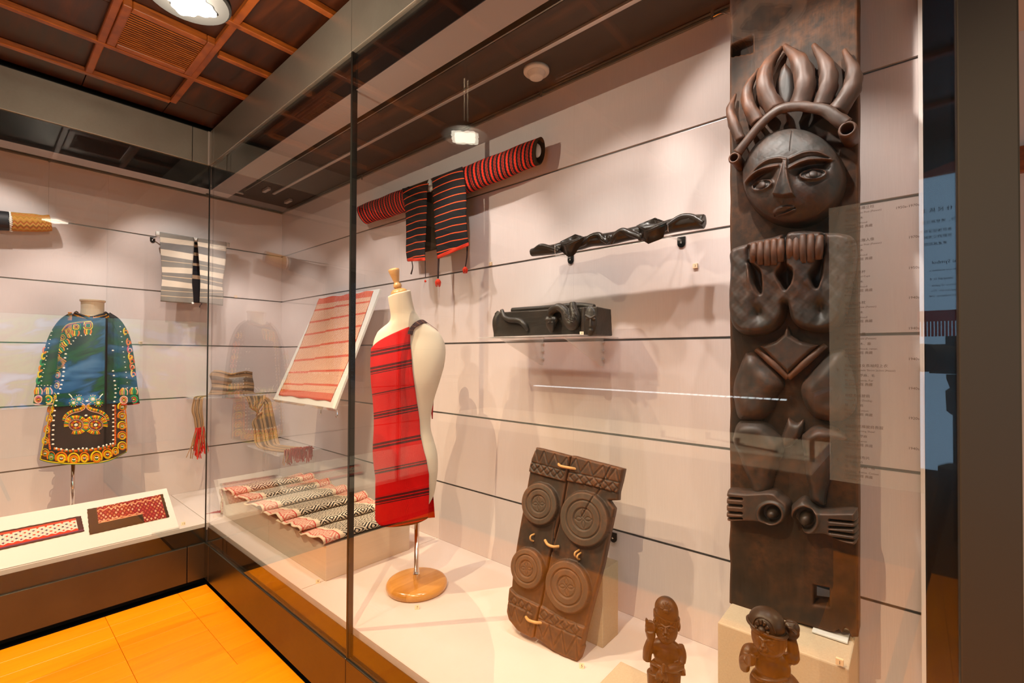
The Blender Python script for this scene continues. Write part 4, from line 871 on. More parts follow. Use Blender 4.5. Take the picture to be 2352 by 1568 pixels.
# figure one: man with a raised hand and cap
def fig(name, label, base, build, vox):
    vp = VP(base); sc = vp.scale(); t = thing(name, label, 'figure', tuple(base)); build(t, vp, sc, vox); return t
KA = 180/1295
def fa(x, y): return 1440+x*KA, 1350+y*KA
def fig1(t, vp, sc, vox):
    def P(x, y, d=0.0): return vp(*fa(x, y), d)
    k = sc*KA*1.0; up = np.array((0, 0, 1.)); ex, ey = vp.e, vp.n; AX = [ex, ey, up]
    def E(x, y, d, rx, rd, rz, seg=20, rings=14): return ellm(P(x, y, d), (rx*k, rd*k, rz*k), AX, seg, rings)
    def T(pts, r, n=14, seg=10, flat=1.0): return tubem([P(*p) for p in pts], [q*k for q in r], n, seg, flat)
    fz = vp(*fa(570, 1500))[2]; low = LZ; leg = []
    # torso, neck, hips, legs as one body
    body = [E(655, 1080, 0, 215, 150, 240), E(640, 960, 0, 230, 125, 130), E(620, 1330, 0, 235, 165, 170), E(640, 840, 0.0, 105, 100, 140)]
    for sx, x in ((-1, 480), (1, 740)):
        q = P(x, 1380); foot_ = np.array((q[0], q[1], low+0.016)); body.append(tubem([q, (q*0.5+foot_*0.5)+vp.n*0.006, foot_], [150*k, 125*k, 95*k], 12, 12)); body.append(ellm(foot_+vp.n*0.018, (80*k, 140*k, 0.018), AX, 16, 10))
    # right arm raised: upper arm down, forearm up
    body += [T([(470, 920, 0.0), (360, 1010, 0.004), (330, 1160, 0.012)], [80, 78, 70]), T([(330, 1170, 0.012), (345, 1010, 0.022), (395, 840, 0.030)], [72, 75, 58])]
    body += [T([(395, 880, 0.030), (395, 780, 0.032), (385, 690, 0.034)], [52, 78, 88]), E(385, 640, 0.034, 85, 60, 110)]
    for i, (x0, x1, y1) in enumerate(((318, 322, 498), (352, 356, 535), (388, 392, 540), (424, 428, 548))): body.append(T([(x0+8, 640, 0.040), (x1, y1+25, 0.044), (x1, y1, 0.040)], [24, 21, 15], 8, 8))
    body.append(T([(440, 700, 0.036), (462, 640, 0.045), (455, 590, 0.05)], [26, 23, 16], 8, 8))
    # left arm across the belly
    body += [T([(860, 950, 0.0), (905, 1090, 0.002), (900, 1240, 0.012)], [80, 76, 66]), T([(900, 1280, 0.014), (780, 1320, 0.040), (650, 1345, 0.050)], [66, 66, 52])]
    body += [E(620, 1320, 0.054, 62, 40, 52)]
    for i in range(4): body.append(T([(645, 1300+i*24, 0.056), (608, 1298+i*26, 0.064), (580, 1312+i*22, 0.060)], [20, 18, 14], 8, 8))
    body.append(T([(640, 1290, 0.06), (612, 1262, 0.064), (590, 1262, 0.062)], [20, 18, 13], 8, 8))
    M('body', *remesh(body, vox, 3), MAT['figure'], t, smooth=True)
    def hs(x, y, l=0.0): return (x, y, max(0.024+170*k*math.sqrt(max(0.03, 1-((x-650)/178)**2-((y-690)/205)**2)), 0.034+108*k*math.sqrt(max(0.0, 1-((x-640)/118)**2-((y-790)/105)**2)))+l*k)
    def ES(x, y, l, rx, rd, rz): q = hs(x, y, l); return E(q[0], q[1], q[2], rx, rd, rz)
    head = [E(650, 690, 0.024, 178, 170, 205), E(640, 790, 0.034, 118, 108, 105), E(462, 590, 0.006, 34, 60, 105), E(848, 628, 0.006, 38, 60, 88)]
    head += [T([hs(515, 625, -2), hs(570, 604, 4), hs(640, 648, 6), hs(715, 634, 4), hs(785, 655, -2)], [12, 17, 15, 17, 11], 20, 8)]
    head += [T([hs(640, 640, 4), hs(640, 700, 20), hs(640, 750, 42)], [16, 22, 34], 8, 10), ES(604, 766, 16, 22, 20, 18), ES(678, 770, 16, 22, 20, 18)]
    for ex_, ey_ in ((560, 678), (724, 692)):
        head += [ES(ex_, ey_, -6, 46, 14, 18), ES(ex_, ey_, 2, 20, 12, 13), T([hs(ex_-50, ey_+2, -1), hs(ex_, ey_-20, 6), hs(ex_+50, ey_+4, -1)], [6, 8, 6], 12, 6), T([hs(ex_-50, ey_+4, -2), hs(ex_, ey_+20, 2), hs(ex_+50, ey_+6, -2)], [5, 7, 5], 12, 6)]
    head += [T([hs(560, 830, 4), hs(640, 808, 26), hs(718, 842, 4)], [11, 17, 11], 12, 8), T([hs(585, 862, 6), hs(640, 858, 24), hs(700, 872, 6)], [11, 17, 11], 12, 8), ES(640, 880, 0, 52, 26, 22)]
    M('head', *remesh(head, vox*0.55, 1), MAT['figure'], t, smooth=True)
    def ringband(c, rx, rd, z0, z1, th, slope, n=48):
        V_ = []; F_ = []
        for i in range(n):
            a = 2*math.pi*i/n; d0 = ex*math.cos(a); d1 = ey*math.sin(a)
            for rr, zz in ((-th, z0), (th, z0), (th, z1), (-th, z1)): V_.append(c+d0*(rx*k+rr)+d1*(rd*k+rr)+up*(zz*k-math.cos(a)*slope*k))
        for i in range(n):
            for j in range(4): F_.append((i*4+j, i*4+(j+1) % 4, ((i+1) % n)*4+(j+1) % 4, ((i+1) % n)*4+j))
        return np.array(V_), F_
    cc = P(655, 420, 0.014); NZ, NA = 22, 36; V_ = []
    for i in range(NZ+1):
        q_ = i/NZ; zz = -110+q_*380; rr = 1-0.04*q_ if zz < 60 else math.sqrt(max(0, 1-((zz-60)/210)**2))*0.985
        for j in range(NA): a = 2*math.pi*j/NA; V_.append(cc+ex*math.cos(a)*190*k*rr+ey*math.sin(a)*182*k*rr+up*(zz*k-(math.cos(a)*34*k if zz < 60 else math.cos(a)*34*k*(1-(zz-60)/210))))
    F_ = [(i*NA+j, i*NA+(j+1) % NA, (i+1)*NA+(j+1) % NA, (i+1)*NA+j) for i in range(NZ) for j in range(NA)]+[tuple(range(NA))[::-1]]
    capo = M('cap', np.array(V_), F_, MAT['figure'], t, smooth=True)
    c = P(655, 480, 0.014); v, f = ringband(c, 194, 186, -48, 44, 0.0022, 40); M('cap_band', v, f, MAT['figure'], capo)
    for i in range(9):      # carved triangles on the cap band and rays above
        a = math.radians(34+i*14); q = c+ex*math.cos(a)*(194*k+0.0022)+ey*math.sin(a)*(186*k+0.0022)-up*(math.cos(a)*40*k); tg = -ex*math.sin(a)+ey*math.cos(a); rd = ex*math.cos(a)+ey*math.sin(a)
        tri_ = [q-tg*22*k-up*38*k, q+tg*22*k-up*38*k, q+up*34*k]; M('cap_triangle', *prismm([p-rd*0.0006 for p in tri_], rd*0.0022), MAT['figure'], capo)
    def onc(x, y, l=0.0): return P(x, y, 0.014+182*k*math.sqrt(max(0.05, 1-((x-655)/192)**2-(max(0, 360-y)/215)**2))+l)
    for (x0, y0, x1, y1) in ((600, 355, 550, 320), (618, 320, 592, 240), (640, 300, 630, 232), (662, 300, 672, 240), (688, 318, 702, 262), (705, 372, 735, 345)):
        M('cap_ray', *tubem([onc(x0, y0), onc(x1, y1)], [7*k, 12*k], 4, 8), MAT['figure'], capo, smooth=True)
    M('cap_medallion', *ellm(onc(645, 385), (50*k, 0.0030, 34*k), AX, 14, 8), MAT['figure'], capo, smooth=True)
    # loincloth with belt and knot
    bt = [(400, 1225, 0.020), (480, 1268, 0.040), (570, 1310, 0.048), (700, 1375, 0.042), (840, 1385, 0.02)]
    M('belt', *T(bt, [28, 30, 30, 28, 24], 24, 10), MAT['figure'], t, smooth=True)
    kn = [T([(570, 1340, 0.050), (520, 1420, 0.054), (490, 1500, 0.050)], [26, 40, 30], 12, 10), T([(580, 1345, 0.052), (575, 1430, 0.058), (560, 1500, 0.054)], [26, 36, 26], 12, 10), T([(595, 1345, 0.050), (625, 1440, 0.054), (640, 1530, 0.05)], [26, 40, 34], 12, 10), E(578, 1345, 0.052, 40, 30, 36)]
    M('loincloth', *remesh(kn, vox, 2), MAT['figure'], t, smooth=True)
    M('sheath', *prismm([P(740, 1400, -0.01), P(935, 1350, -0.015), P(972, 1440, -0.015), P(960, 1452, -0.015), P(860, 1452, -0.01)], -vp.n*0.02), MAT['figure'], t)
b1 = onZ(1530, 1600, LZ); b1 = onY(1530, 1500, 1.20); b1[2] = LZ
fig('wooden_figure', 'small brown carved man in a cap, one hand raised beside his head', b1, fig1, 0.0019)
KB = 220/1742
def fb_(x, y): return 1660+x*KB, 1370+y*KB
def fig2(t, vp, sc, vox):
    def P(x, y, d=0.0): return vp(*fb_(x, y), d)
    k = sc*KB*1.0; up = np.array((0, 0, 1.)); ex, ey = vp.e, vp.n; AX = [ex, ey, up]
    def E(x, y, d, rx, rd, rz, seg=20, rings=14): return ellm(P(x, y, d), (rx*k, rd*k, rz*k), AX, seg, rings)
    def T(pts, r, n=14, seg=10): return tubem([P(*p) for p in pts], [q*k for q in r], n, seg)
    low = LZ
    body = [E(900, 1250, -0.01, 300, 230, 300), E(900, 1080, -0.01, 330, 190, 160), E(960, 1620, -0.01, 430, 330, 330), E(880, 1020, 0.0, 150, 140, 150)]
    for x in (760, 1160):
        q = P(x, 1700); f_ = np.array((q[0], q[1], low+0.02)); body.append(tubem([q, q*0.5+f_*0.5+vp.n*0.008, f_], [240*k, 190*k, 130*k], 12, 12)); body.append(ellm(f_+vp.n*0.022, (110*k, 190*k, 0.022), AX, 16, 10))
    body += [T([(600, 960, -0.004), (480, 980, 0.004), (410, 1100, 0.012)], [110, 125, 105]), T([(400, 1290, 0.000), (400, 1180, 0.020), (470, 1150, 0.045)], [90, 100, 90]), T([(410, 1060, 0.008), (395, 1160, 0.012), (410, 1300, -0.004)], [95, 100, 80])]
    body += [E(500, 1170, 0.055, 90, 60, 80)]
    for i in range(4): body.append(T([(490, 1110+i*45, 0.062), (550, 1105+i*42, 0.070), (605, 1090+i*42, 0.062)], [30, 27, 20], 8, 8))
    body.append(T([(450, 1090, 0.055), (520, 1060, 0.068), (575, 1060, 0.066)], [30, 27, 20], 8, 8))
    body += [T([(1200, 1010, -0.005), (1260, 1130, -0.002), (1300, 1060, -0.006)], [110, 105, 100]), T([(1290, 1130, -0.006), (1270, 920, -0.006), (1235, 740, 0.0)], [105, 100, 88]), E(1245, 640, 0.0, 135, 100, 130), E(1255, 560, 0.004, 130, 95, 140)]
    for i in range(4): body.append(T([(1180+i*48, 500-abs(i-1)*6, 0.028), (1165+i*44, 470+i*10, 0.036), (1140+i*42, 540+i*10, 0.040)], [30, 28, 22], 8, 8))
    body.append(T([(1330, 660, 0.02), (1260, 590, 0.044), (1180, 555, 0.046)], [36, 30, 22], 8, 8))
    M('body', *remesh(body, vox, 3), MAT['figure'], t, smooth=True)
    hd = 0.030
    def hs(x, y, l=0.0): return (x, y, max(hd+262*k*math.sqrt(max(0.03, 1-((x-840)/285)**2-((y-730)/345)**2)), hd+0.012+165*k*math.sqrt(max(0.0, 1-((x-815)/190)**2-((y-920)/150)**2)))+l*k)
    def ES(x, y, l, rx, rd, rz): q = hs(x, y, l); return E(q[0], q[1], q[2], rx, rd, rz)
    head = [E(840, 730, hd, 285, 262, 345), E(815, 920, hd+0.012, 190, 165, 150), E(530, 500, hd-0.02, 34, 70, 90), E(1130, 700, hd-0.02, 40, 80, 100)]
    head += [T([hs(610, 735, -4), hs(665, 735, 5), hs(735, 800, 8), hs(850, 790, 8), hs(1010, 815, -4)], [15, 22, 22, 22, 13], 20, 8)]
    head += [T([hs(735, 790, 6), hs(737, 860, 20), hs(740, 922, 34)], [24, 32, 48], 8, 10), ES(690, 942, 18, 30, 28, 24), ES(792, 950, 18, 30, 28, 24)]
    for ex_, ey_, w_ in ((640, 800, 55), (895, 862, 80)):
        head += [ES(ex_, ey_, -4, w_*0.8, 20, 20), T([hs(ex_-w_, ey_+2, 0), hs(ex_, ey_-30, 14), hs(ex_+w_, ey_+6, 0)], [10, 14, 10], 12, 6), T([hs(ex_-w_, ey_+4, 0), hs(ex_, ey_+30, 9), hs(ex_+w_, ey_+8, 0)], [9, 12, 9], 12, 6)]
    head += [T([hs(690, 985, 4), hs(770, 968, 34), hs(850, 1002, 4)], [15, 24, 15], 12, 8), T([hs(715, 1022, 6), hs(775, 1024, 32), hs(845, 1036, 6)], [15, 24, 15], 12, 8), ES(785, 1060, 0, 70, 30, 26)]
    M('head', *remesh(head, vox*0.55, 1), MAT['figure'], t, smooth=True)
    # cap with a toothed front medallion and rolled brim
    cc = P(800, 470, hd); v, f = ellm(cc, (295*k, 280*k, 265*k), AX, 30, 20); v = v.copy(); tl = (v-cc) @ ex; v[:, 2] = np.maximum(v[:, 2], P(800, 570)[2]-tl*0.20); capo = M('cap', v, f, MAT['figure'], t, smooth=True)
    c = P(805, 540, hd); rim = [c+ex*math.cos(a)*305*k+ey*math.sin(a)*290*k+up*(-math.cos(a)*62*k) for a in np.linspace(0, 2*math.pi, 41)]
    v, f = tubem(rim, 34*k, 41, 8, 0.8, up=(0, 0, 1), smoothpath=False); M('cap_brim', v, f, MAT['figure'], capo, smooth=True)
    def onc(x, y, lift=0.0):
        s_ = P(x, y, hd); r_ = s_-cc; xx = r_ @ ex/(295*k); zz = r_[2]/(265*k); return s_+ey*(280*k*math.sqrt(max(0.03, 1-xx*xx-zz*zz))+lift)
    M('cap_medallion', *ellm(onc(710, 455), (62*k, 0.008, 56*k), AX, 16, 10), MAT['figure'], capo, smooth=True)
    for x0, y0, x1, y1 in ((640, 420, 600, 410), (660, 385, 622, 320), (700, 370, 690, 295), (745, 385, 775, 330), (780, 430, 835, 395), (790, 480, 840, 505)):
        M('cap_tooth', *tubem([onc(x0, y0, 0.002), onc(x1, y1, 0.003)], [20*k, 34*k], 5, 8), MAT['figure'], capo, smooth=True)
    fr = [onc(x, y, 0.001) for x, y in ((560, 460), (560, 360), (620, 285), (730, 275), (850, 330), (920, 420), (955, 540))]
    M('cap_rim_carving', *tubem(fr, 13*k, 36, 8), MAT['figure'], capo, smooth=True)
    M('belt', *tubem([P(560, 1400, 0.04), P(620, 1470, 0.062), P(760, 1520, 0.072), P(960, 1540, 0.066), P(1160, 1500, 0.04)], 34*k, 26, 8), MAT['figure'], t, smooth=True)
b2 = onY(1765, 1500, 1.10); b2[2] = LZ
fig('wooden_figure', 'brown carved figure in a brimmed cap, arm bent behind its head, before the carved post', b2, fig2, 0.0022)

# ================================================================== carved shield leaning back
zD = DECK
tipS = onZ(1140+525*340/939, 1000+1424*340/939, zD); la, ya_ = math.radians(12), math.radians(8)
en = np.array((math.sin(ya_)*math.cos(la), -math.cos(ya_)*math.cos(la), math.sin(la)))
def onSh(px_, py_): d = ray(px_, py_); return CAM+d*(((tipS-CAM) @ en)/(d @ en))
BLp = onSh(1174, 1347); eu = onSh(1434, 1076)-onSh(1235, 1027); eu /= np.linalg.norm(eu); ev = np.cross(en, eu); ev = ev if ev[2] > 0 else -ev; BRp = tipS
shield = thing('wooden_shield', 'old dark carved wooden shield with four rosette discs leaning on the deck', 'shield', tuple((BLp+BRp)/2))
KS = 340/939
def sp(x, y):      # zoom pixel -> plane coordinates in metres
    d = ray(1140+x*KS, 1000+y*KS); t = ((BLp-CAM) @ en)/(d @ en); q = CAM+d*t-BLp; return np.array((q @ eu, q @ ev))
def SP(pts): return [tuple(sp(*p)) for p in pts]
def s3(X, Y): X = np.asarray(X).ravel(); Y = np.asarray(Y).ravel(); return BLp[None]+eu*X[:, None]+ev*Y[:, None]
split = [(482, 128), (470, 200), (452, 285), (425, 440), (398, 560), (345, 760), (318, 900), (290, 1060), (265, 1180), (250, 1272)]
halfL = SP([(265, 75), (400, 108), (480, 130)]+split[1:]+[(238, 1279), (200, 1258), (150, 1232), (95, 1165), (79, 1110), (95, 958), (104, 960), (112, 850), (140, 660), (178, 450), (205, 300), (222, 205), (235, 150)])
splR = [(x+5, y) for x, y in split]
halfR = SP([(490, 126), (600, 155), (735, 189), (813, 210), (797, 290), (778, 360), (775, 410), (718, 412), (752, 462), (748, 490), (720, 620), (680, 820), (610, 1080), (575, 1215), (550, 1330), (553, 1345), (527, 1424), (440, 1392), (370, 1355), (300, 1300)]+splR[::-1][:-1])
circ = [(sp(292, 430), sp(405, 430)), (sp(572, 525), sp(727, 545)), (sp(215, 835), sp(318, 850)), (sp(467, 948), sp(608, 975))]
bandt = [SP([(225, 230), (330, 262), (447, 292)]), SP([(450, 285), (600, 315), (780, 362)])]
bandt2 = [SP([(233, 168), (445, 222)]), SP([(468, 228), (796, 298)])]
bandb = [SP([(95, 958), (140, 1005), (283, 1074)]), SP([(288, 1070), (420, 1150), (575, 1213)])]
bandb2 = [SP([(88, 1045), (240, 1120)]), SP([(275, 1150), (552, 1275)])]
def diam(x0, y0, x1, y1, n, w_, h_):
    out = []
    for i in range(n):
        t = (i+0.5)/n; cx, cy = x0+(x1-x0)*t, y0+(y1-y0)*t; out.append(SP([(cx-w_, cy-4), (cx, cy-h_), (cx+w_, cy+4), (cx, cy+h_), (cx-w_, cy-4)]))
    return out
lines = bandt2+bandb2+diam(232, 195, 440, 255, 5, 20, 26)+diam(480, 258, 780, 335, 5, 28, 30)+diam(105, 1030, 245, 1095, 3, 20, 28)+diam(285, 1115, 545, 1235, 4, 28, 32)
lines += [SP([(262, 90), (285, 170), (318, 100), (345, 190), (385, 118), (415, 200), (462, 140), (475, 215)]), SP([(470, 215), (520, 145), (545, 235), (600, 165), (625, 255), (690, 190), (715, 280), (770, 205), (790, 290)])]
lines += [SP([(90, 1060), (110, 1150), (135, 1085), (165, 1190), (205, 1110), (215, 1235), (245, 1150)]), SP([(275, 1165), (310, 1275), (350, 1195), (375, 1330), (430, 1235), (455, 1380), (520, 1265), (530, 1400)])]
cracks = [SP([(735, 195), (660, 340), (605, 430), (560, 510)]), SP([(360, 760), (372, 600), (390, 500)])]
petals = [((40, 4), 4), ]
def shield_h(X, Y, D):
    h = 0.010*rnd(D, 0.006); by = np.interp(X, [p[0] for p in bandt[0]+bandt[1]], [p[1] for p in bandt[0]+bandt[1]]); h = h+0.010*sstep(-0.002, 0.002, Y-by)
    by = np.interp(X, [p[0] for p in bandb[0]+bandb[1]], [p[1] for p in bandb[0]+bandb[1]]); h = h+0.009*sstep(-0.002, 0.002, by-Y)
    for c, e in circ:
        r = np.hypot(*(e-c)); q = np.hypot(X-c[0], Y-c[1])/r; prof = np.interp(q, [0, 0.36, 0.40, 0.44, 0.66, 0.70, 0.74, 0.96, 1.0, 1.04], [0.018, 0.018, 0.014, 0.021, 0.021, 0.015, 0.022, 0.020, 0.016, 0]); h = np.where(q < 1.03, np.maximum(h, 0.010+prof), h)
        a0 = 0.25; an = np.arctan2(Y-c[1], X-c[0])-a0; ph = (an+math.pi/4) % (math.pi/2)-math.pi/4
        px_ = q*np.cos(ph); py_ = q*np.sin(ph); w_ = 0.075*np.sin(np.clip((px_-0.04)/0.30, 0, 1)*math.pi); ed = np.abs(np.abs(py_)-w_)
        h = h-0.0035*np.exp(-(ed/0.016)**2)*(q < 0.36)*(px_ > 0.03)
    for l in lines: h = h-0.0045*np.exp(-(sd_seg(X, Y, l)/0.0022)**2)
    for l in cracks: h = h-0.008*np.exp(-(sd_seg(X, Y, l)/0.0016)**2)
    return h+0.0006*np.sin(X*160+np.sin(Y*22)*2)
for nm, hp in (('left_plank', halfL), ('right_plank', halfR)):
    P = np.array(hp); x0, y0 = P.min(0)-0.006; x1, y1 = P.max(0)+0.006
    V, F = reliefm((x0, y0, x1, y1), 0.0026, lambda X, Y: sd_poly(X, Y, P), shield_h, s3, en, back=0.022); M('shield_plank', V, F, MAT['shield'], shield, smooth=True)
for c, e in circ:      # worn rosette discs as thin caps with their own wear
    r = np.hypot(*(e-c)); V, F = reliefm((c[0]-r*1.03, c[1]-r*1.03, c[0]+r*1.03, c[1]+r*1.03), 0.0022, lambda X, Y: r-np.hypot(X-c[0], Y-c[1]), lambda X, Y, D: shield_h(X, Y, np.full(X.shape, 1.0))+0.0012, s3, en, base=0.006); M('rosette_disc', V, F, MAT['shieldlight'], shield, smooth=True)
def stie(pts, hs, r): return [BLp+eu*a[0]+ev*a[1]+en*h for a, h in zip(SP(pts), hs)], r
for pts in (((405, 180), (430, 194), (490, 206), (522, 214)), ((320, 660), (350, 685), (385, 698), (408, 700)), ((200, 1142), (230, 1158), (275, 1172), (302, 1180))):
    P, r = stie(pts, (0.014, 0.028, 0.028, 0.014), 0.006); n = 40; v, f = tubem(P, [0.0045*(1+0.2*(i % 2)) for i in range(n)], n, 10); M('rattan_tie', v, f, MAT['rattan'], shield, smooth=True)
for pts in (((252, 622), (240, 632), (240, 655), (248, 668)), ((534, 722), (520, 735), (518, 755), (524, 770)), ((545, 740), (536, 752), (534, 770), (538, 782))):
    P, r = stie(pts, (0.010, 0.026, 0.026, 0.012), 0.004); M('rattan_loop', *tubem(P, 0.0032, 14, 8), MAT['rattan'], shield, smooth=True)
t = thing('shield_prop', 'pale card block standing behind the carved shield to prop it', 'prop', (-0.80, 1.5, DECK))
q = onY(1386, 1440, 1.43); M('block', *bevbox(q[0]-0.10, q[0]-0.002, 1.43, 1.54, DECK, onY(1386, 1325, 1.43)[2]+0.02, 0.002), MAT['plinth'], t)

# ================================================================== wall hooks with black plates
def hook(px_, py_, label, arm=None, axis='y', side=0):
    p = onY(px_, py_, WY) if axis == 'y' else onX(px_, py_, WX); t = thing('wall_hook', label, 'hook', tuple(p), 'black plate hooks on the slotted walls'); hw = 0.0145; hh = 0.046
    nv = np.array((0, -1., 0)) if axis == 'y' else np.array((1., 0, 0)); ex = np.array((1., 0, 0)) if axis == 'y' else np.array((0, 1., 0)); up = np.array((0, 0, 1.))
    o = [(-hw, 0.012), (hw, 0.012), (hw, -0.012)]+[(hw*math.cos(a), -0.012-hw*math.sin(a)) for a in np.linspace(0.2, math.pi-0.2, 9)]+[(-hw, -0.012)]
    pl_ = M('plate', *prismm([p+ex*a+up*b+nv*0.001 for a, b in o], nv*0.005), MAT['black'], t)
    v, f = lathem([(0.0005, 0.010), (0.004, 0.009), (0.004, 0.004)], p+up*-0.008, 12, nv); M('screw', v, f, MAT['chrome'], pl_)
    if arm is not None: M('arm', *tubem([p+nv*0.006]+[p+nv*a+ex*b+up*c for a, b, c in arm], 0.0042, 16, 8), MAT['acrylic'] if axis == 'y' else MAT['chrome'], t, smooth=True)
    return t
hook(1312, 592, 'black plate hook under the smaller cup end of the carved linked cups', [(0.06, -0.01, 0.0), (0.13, -0.035, 0.005), (0.165, -0.05, 0.03)])
hook(1566, 552, 'black plate hook under the larger cup end of the carved linked cups', [(0.06, -0.012, 0.0), (0.13, -0.04, 0.006), (0.165, -0.055, 0.032)])
hook(1410, 1229, 'black plate hook behind the right edge of the carved shield')
hook(350, 549, 'black plate hook with a steel arm at the end of the grey striped vest rod', [(0.04, 0.012, 0.004), (0.09, 0.03, 0.012)], axis='x')
# ================================================================== linked cups
YC = 1.535
cups = thing('linked_cups', 'dark glossy carved wooden beam of two linked cups with snakes on the long wall', 'linked cups', tuple(onY(1420, 545, YC)))
KC = 580/2274
def cpx(x, y, d=0.0): return onY(1100+x*KC, 460+y*KC, YC-d)
bz = cpx(1250, 330); ax_ = np.array((1., 0, 0)); prims = []
bp = [(478, 470), (560, 455), (680, 440), (760, 420), (900, 395), (1010, 365), (1180, 345), (1330, 310), (1480, 280), (1640, 255), (1760, 225), (1900, 200), (2030, 190)]
brd = [0.018, 0.022, 0.022, 0.023, 0.025, 0.024, 0.025, 0.024, 0.025, 0.025, 0.026, 0.027, 0.025]
prims.append(tubem([cpx(*q) for q in bp], brd, 60, 12, 0.92))
M('beam', *remesh(prims+[tubem([cpx(495, 450, 0.01), cpx(560, 410, 0.02), cpx(640, 425, 0.02), cpx(720, 455, 0.024)], [0.009, 0.010, 0.009, 0.008], 16, 8),
   tubem([cpx(840, 430, 0.022), cpx(940, 390, 0.024), cpx(1000, 330, 0.020), cpx(1080, 312, 0.018), cpx(1120, 350, 0.024), cpx(1160, 385, 0.024)], [0.005, 0.009, 0.010, 0.012, 0.010, 0.006], 30, 8),
   tubem([cpx(1190, 395, 0.022), cpx(1220, 320, 0.024), cpx(1290, 272, 0.020), cpx(1370, 300, 0.024), cpx(1450, 330, 0.026)], [0.006, 0.009, 0.011, 0.011, 0.010], 30, 8), ellm(cpx(1455, 328, 0.028), (0.012, 0.008, 0.015)), ellm(cpx(1172, 335, 0.024), (0.012, 0.006, 0.012)),
   tubem([cpx(1580, 300, 0.026), cpx(1640, 280, 0.026), cpx(1720, 215, 0.024), cpx(1820, 155, 0.018), cpx(1920, 150, 0.018), cpx(2020, 205, 0.022)], [0.008, 0.010, 0.010, 0.012, 0.011, 0.008], 34, 8), ellm(cpx(1605, 298, 0.028), (0.016, 0.006, 0.012))], 0.0028, 2), MAT['cups'], cups, smooth=True)
def cup(outer, inner, depth, low, name):
    """outer/inner: px outlines of the rim (facing up and out), low: px outline of the foot"""
    dep = (0.055, 0.055, 0.0, 0.0); O = [cpx(x, y, d+0.035) for (x, y), d in zip(outer, (-0.022, -0.022, 0.032, 0.032))]; I = [cpx(x, y, d+0.033) for (x, y), d in zip(inner, (-0.015, -0.015, 0.026, 0.026))]
    O = np.array(O); I = np.array(I); c = O.mean(0); nv = np.cross(O[1]-O[0], O[2]-O[1]); nv /= np.linalg.norm(nv); nv = nv if nv[2] > 0 else -nv
    Lw = np.array([cpx(x, y, d) for (x, y), d in zip(low, (0.018, 0.018, 0.058, 0.058))]); J = c+(I-c)*0.62-nv*depth; cI = I
    V = np.vstack([Lw, O-nv*0.012, O, I, J]); F = [(3, 2, 1, 0)]
    for r in range(4):
        for k_ in range(4): F.append((r*4+k_, r*4+(k_+1) % 4, (r+1)*4+(k_+1) % 4, (r+1)*4+k_))
    F.append((16, 17, 18, 19))
    bm = bmesh.new(); bv = [bm.verts.new(p) for p in V]
    for q in F: bm.faces.new([bv[i] for i in q])
    bmesh.ops.bevel(bm, geom=list(bm.edges), offset=0.0045, segments=3, affect='EDGES'); bmesh.ops.recalc_face_normals(bm, faces=bm.faces); bm.verts.index_update()
    V = np.array([tuple(v.co) for v in bm.verts]); F = [[v.index for v in q.verts] for q in bm.faces]; bm.free(); M(name, V, F, MAT['cups'], cups, smooth=True)
cup([(712, 375), (870, 297), (940, 318), (778, 397)], [(738, 375), (862, 312), (908, 325), (782, 384)], 0.045, [(705, 440), (862, 405), (862, 500), (800, 520)], 'cup')
cup([(1402, 222), (1582, 150), (1688, 184), (1505, 264)], [(1445, 222), (1580, 166), (1645, 188), (1508, 246)], 0.055, [(1402, 330), (1600, 290), (1665, 345), (1520, 403)], 'cup')
for x, y in ((688, 400), (1705, 195)):
    P = [cpx(x, y-15, -0.02), cpx(x-3, y+10, 0.030), cpx(x-2, y+75, 0.024), cpx(x+6, y+90, -0.01)]; M('tie_line', *tubem(P, 0.0010, 16, 6), MAT['alu'], cups)

# ================================================================== acrylic shelf with the carved pillow
zs = EYE+0.0775
t = thing('acrylic_shelf', 'clear acrylic wall shelf with two triangular brackets under the carved pillow', 'shelf', (-1.15, WY, zs))
xl, xr = onY(1095, 779, 1.37)[0], onY(1322, 769, 1.37)[0]
M('shelf_plate', *bevbox(xl, xr, 1.37, WY-0.001, zs-0.008, zs, 0.001, 1), MAT['acrylic'], t)
for xb in (-1.272, -0.963):
    P = [(xb, WY-0.002, zs-0.0085), (xb, 1.40, zs-0.0085), (xb, WY-0.012, zs-0.118), (xb, WY-0.002, zs-0.118)]; M('bracket', *prismm([(x-0.004, y, z) for x, y, z in P], (0.008, 0, 0)), MAT['acrylic'], t)
    for z in (zs-0.02, zs-0.055, zs-0.09): M('bracket_pin', *boxm(xb-0.009, xb+0.009, WY-0.006, WY-0.001, z-0.003, z+0.003), MAT['alu'], t)
YPL = 1.46
pil = thing('wooden_pillow', 'black carved wooden pillow with snakes standing on the acrylic shelf', 'wooden pillow', tuple(onY(1250, 770, YPL)))
def lp(x, y, d=0.0): p = onY(1100+x*KC, 460+y*KC, YPL-d); return p
zb = zs; a = lp(130, 1220)[0]; b = lp(1056, 1205)[0]; z1 = lp(300, 978)[2]; z2 = lp(1040, 955)[2]
V = np.array([(a, YPL, zb), (b, YPL, zb), (b, YPL+0.12, zb), (a, YPL+0.12, zb), (lp(140, 1050)[0], YPL, lp(140, 1010)[2]), (b+0.003, YPL, z2), (b, YPL+0.11, z2-0.002), (a, YPL+0.11, z1-0.01)])
body = [(V, [(3, 2, 1, 0), (4, 5, 6, 7), (0, 1, 5, 4), (1, 2, 6, 5), (2, 3, 7, 6), (3, 0, 4, 7)])]
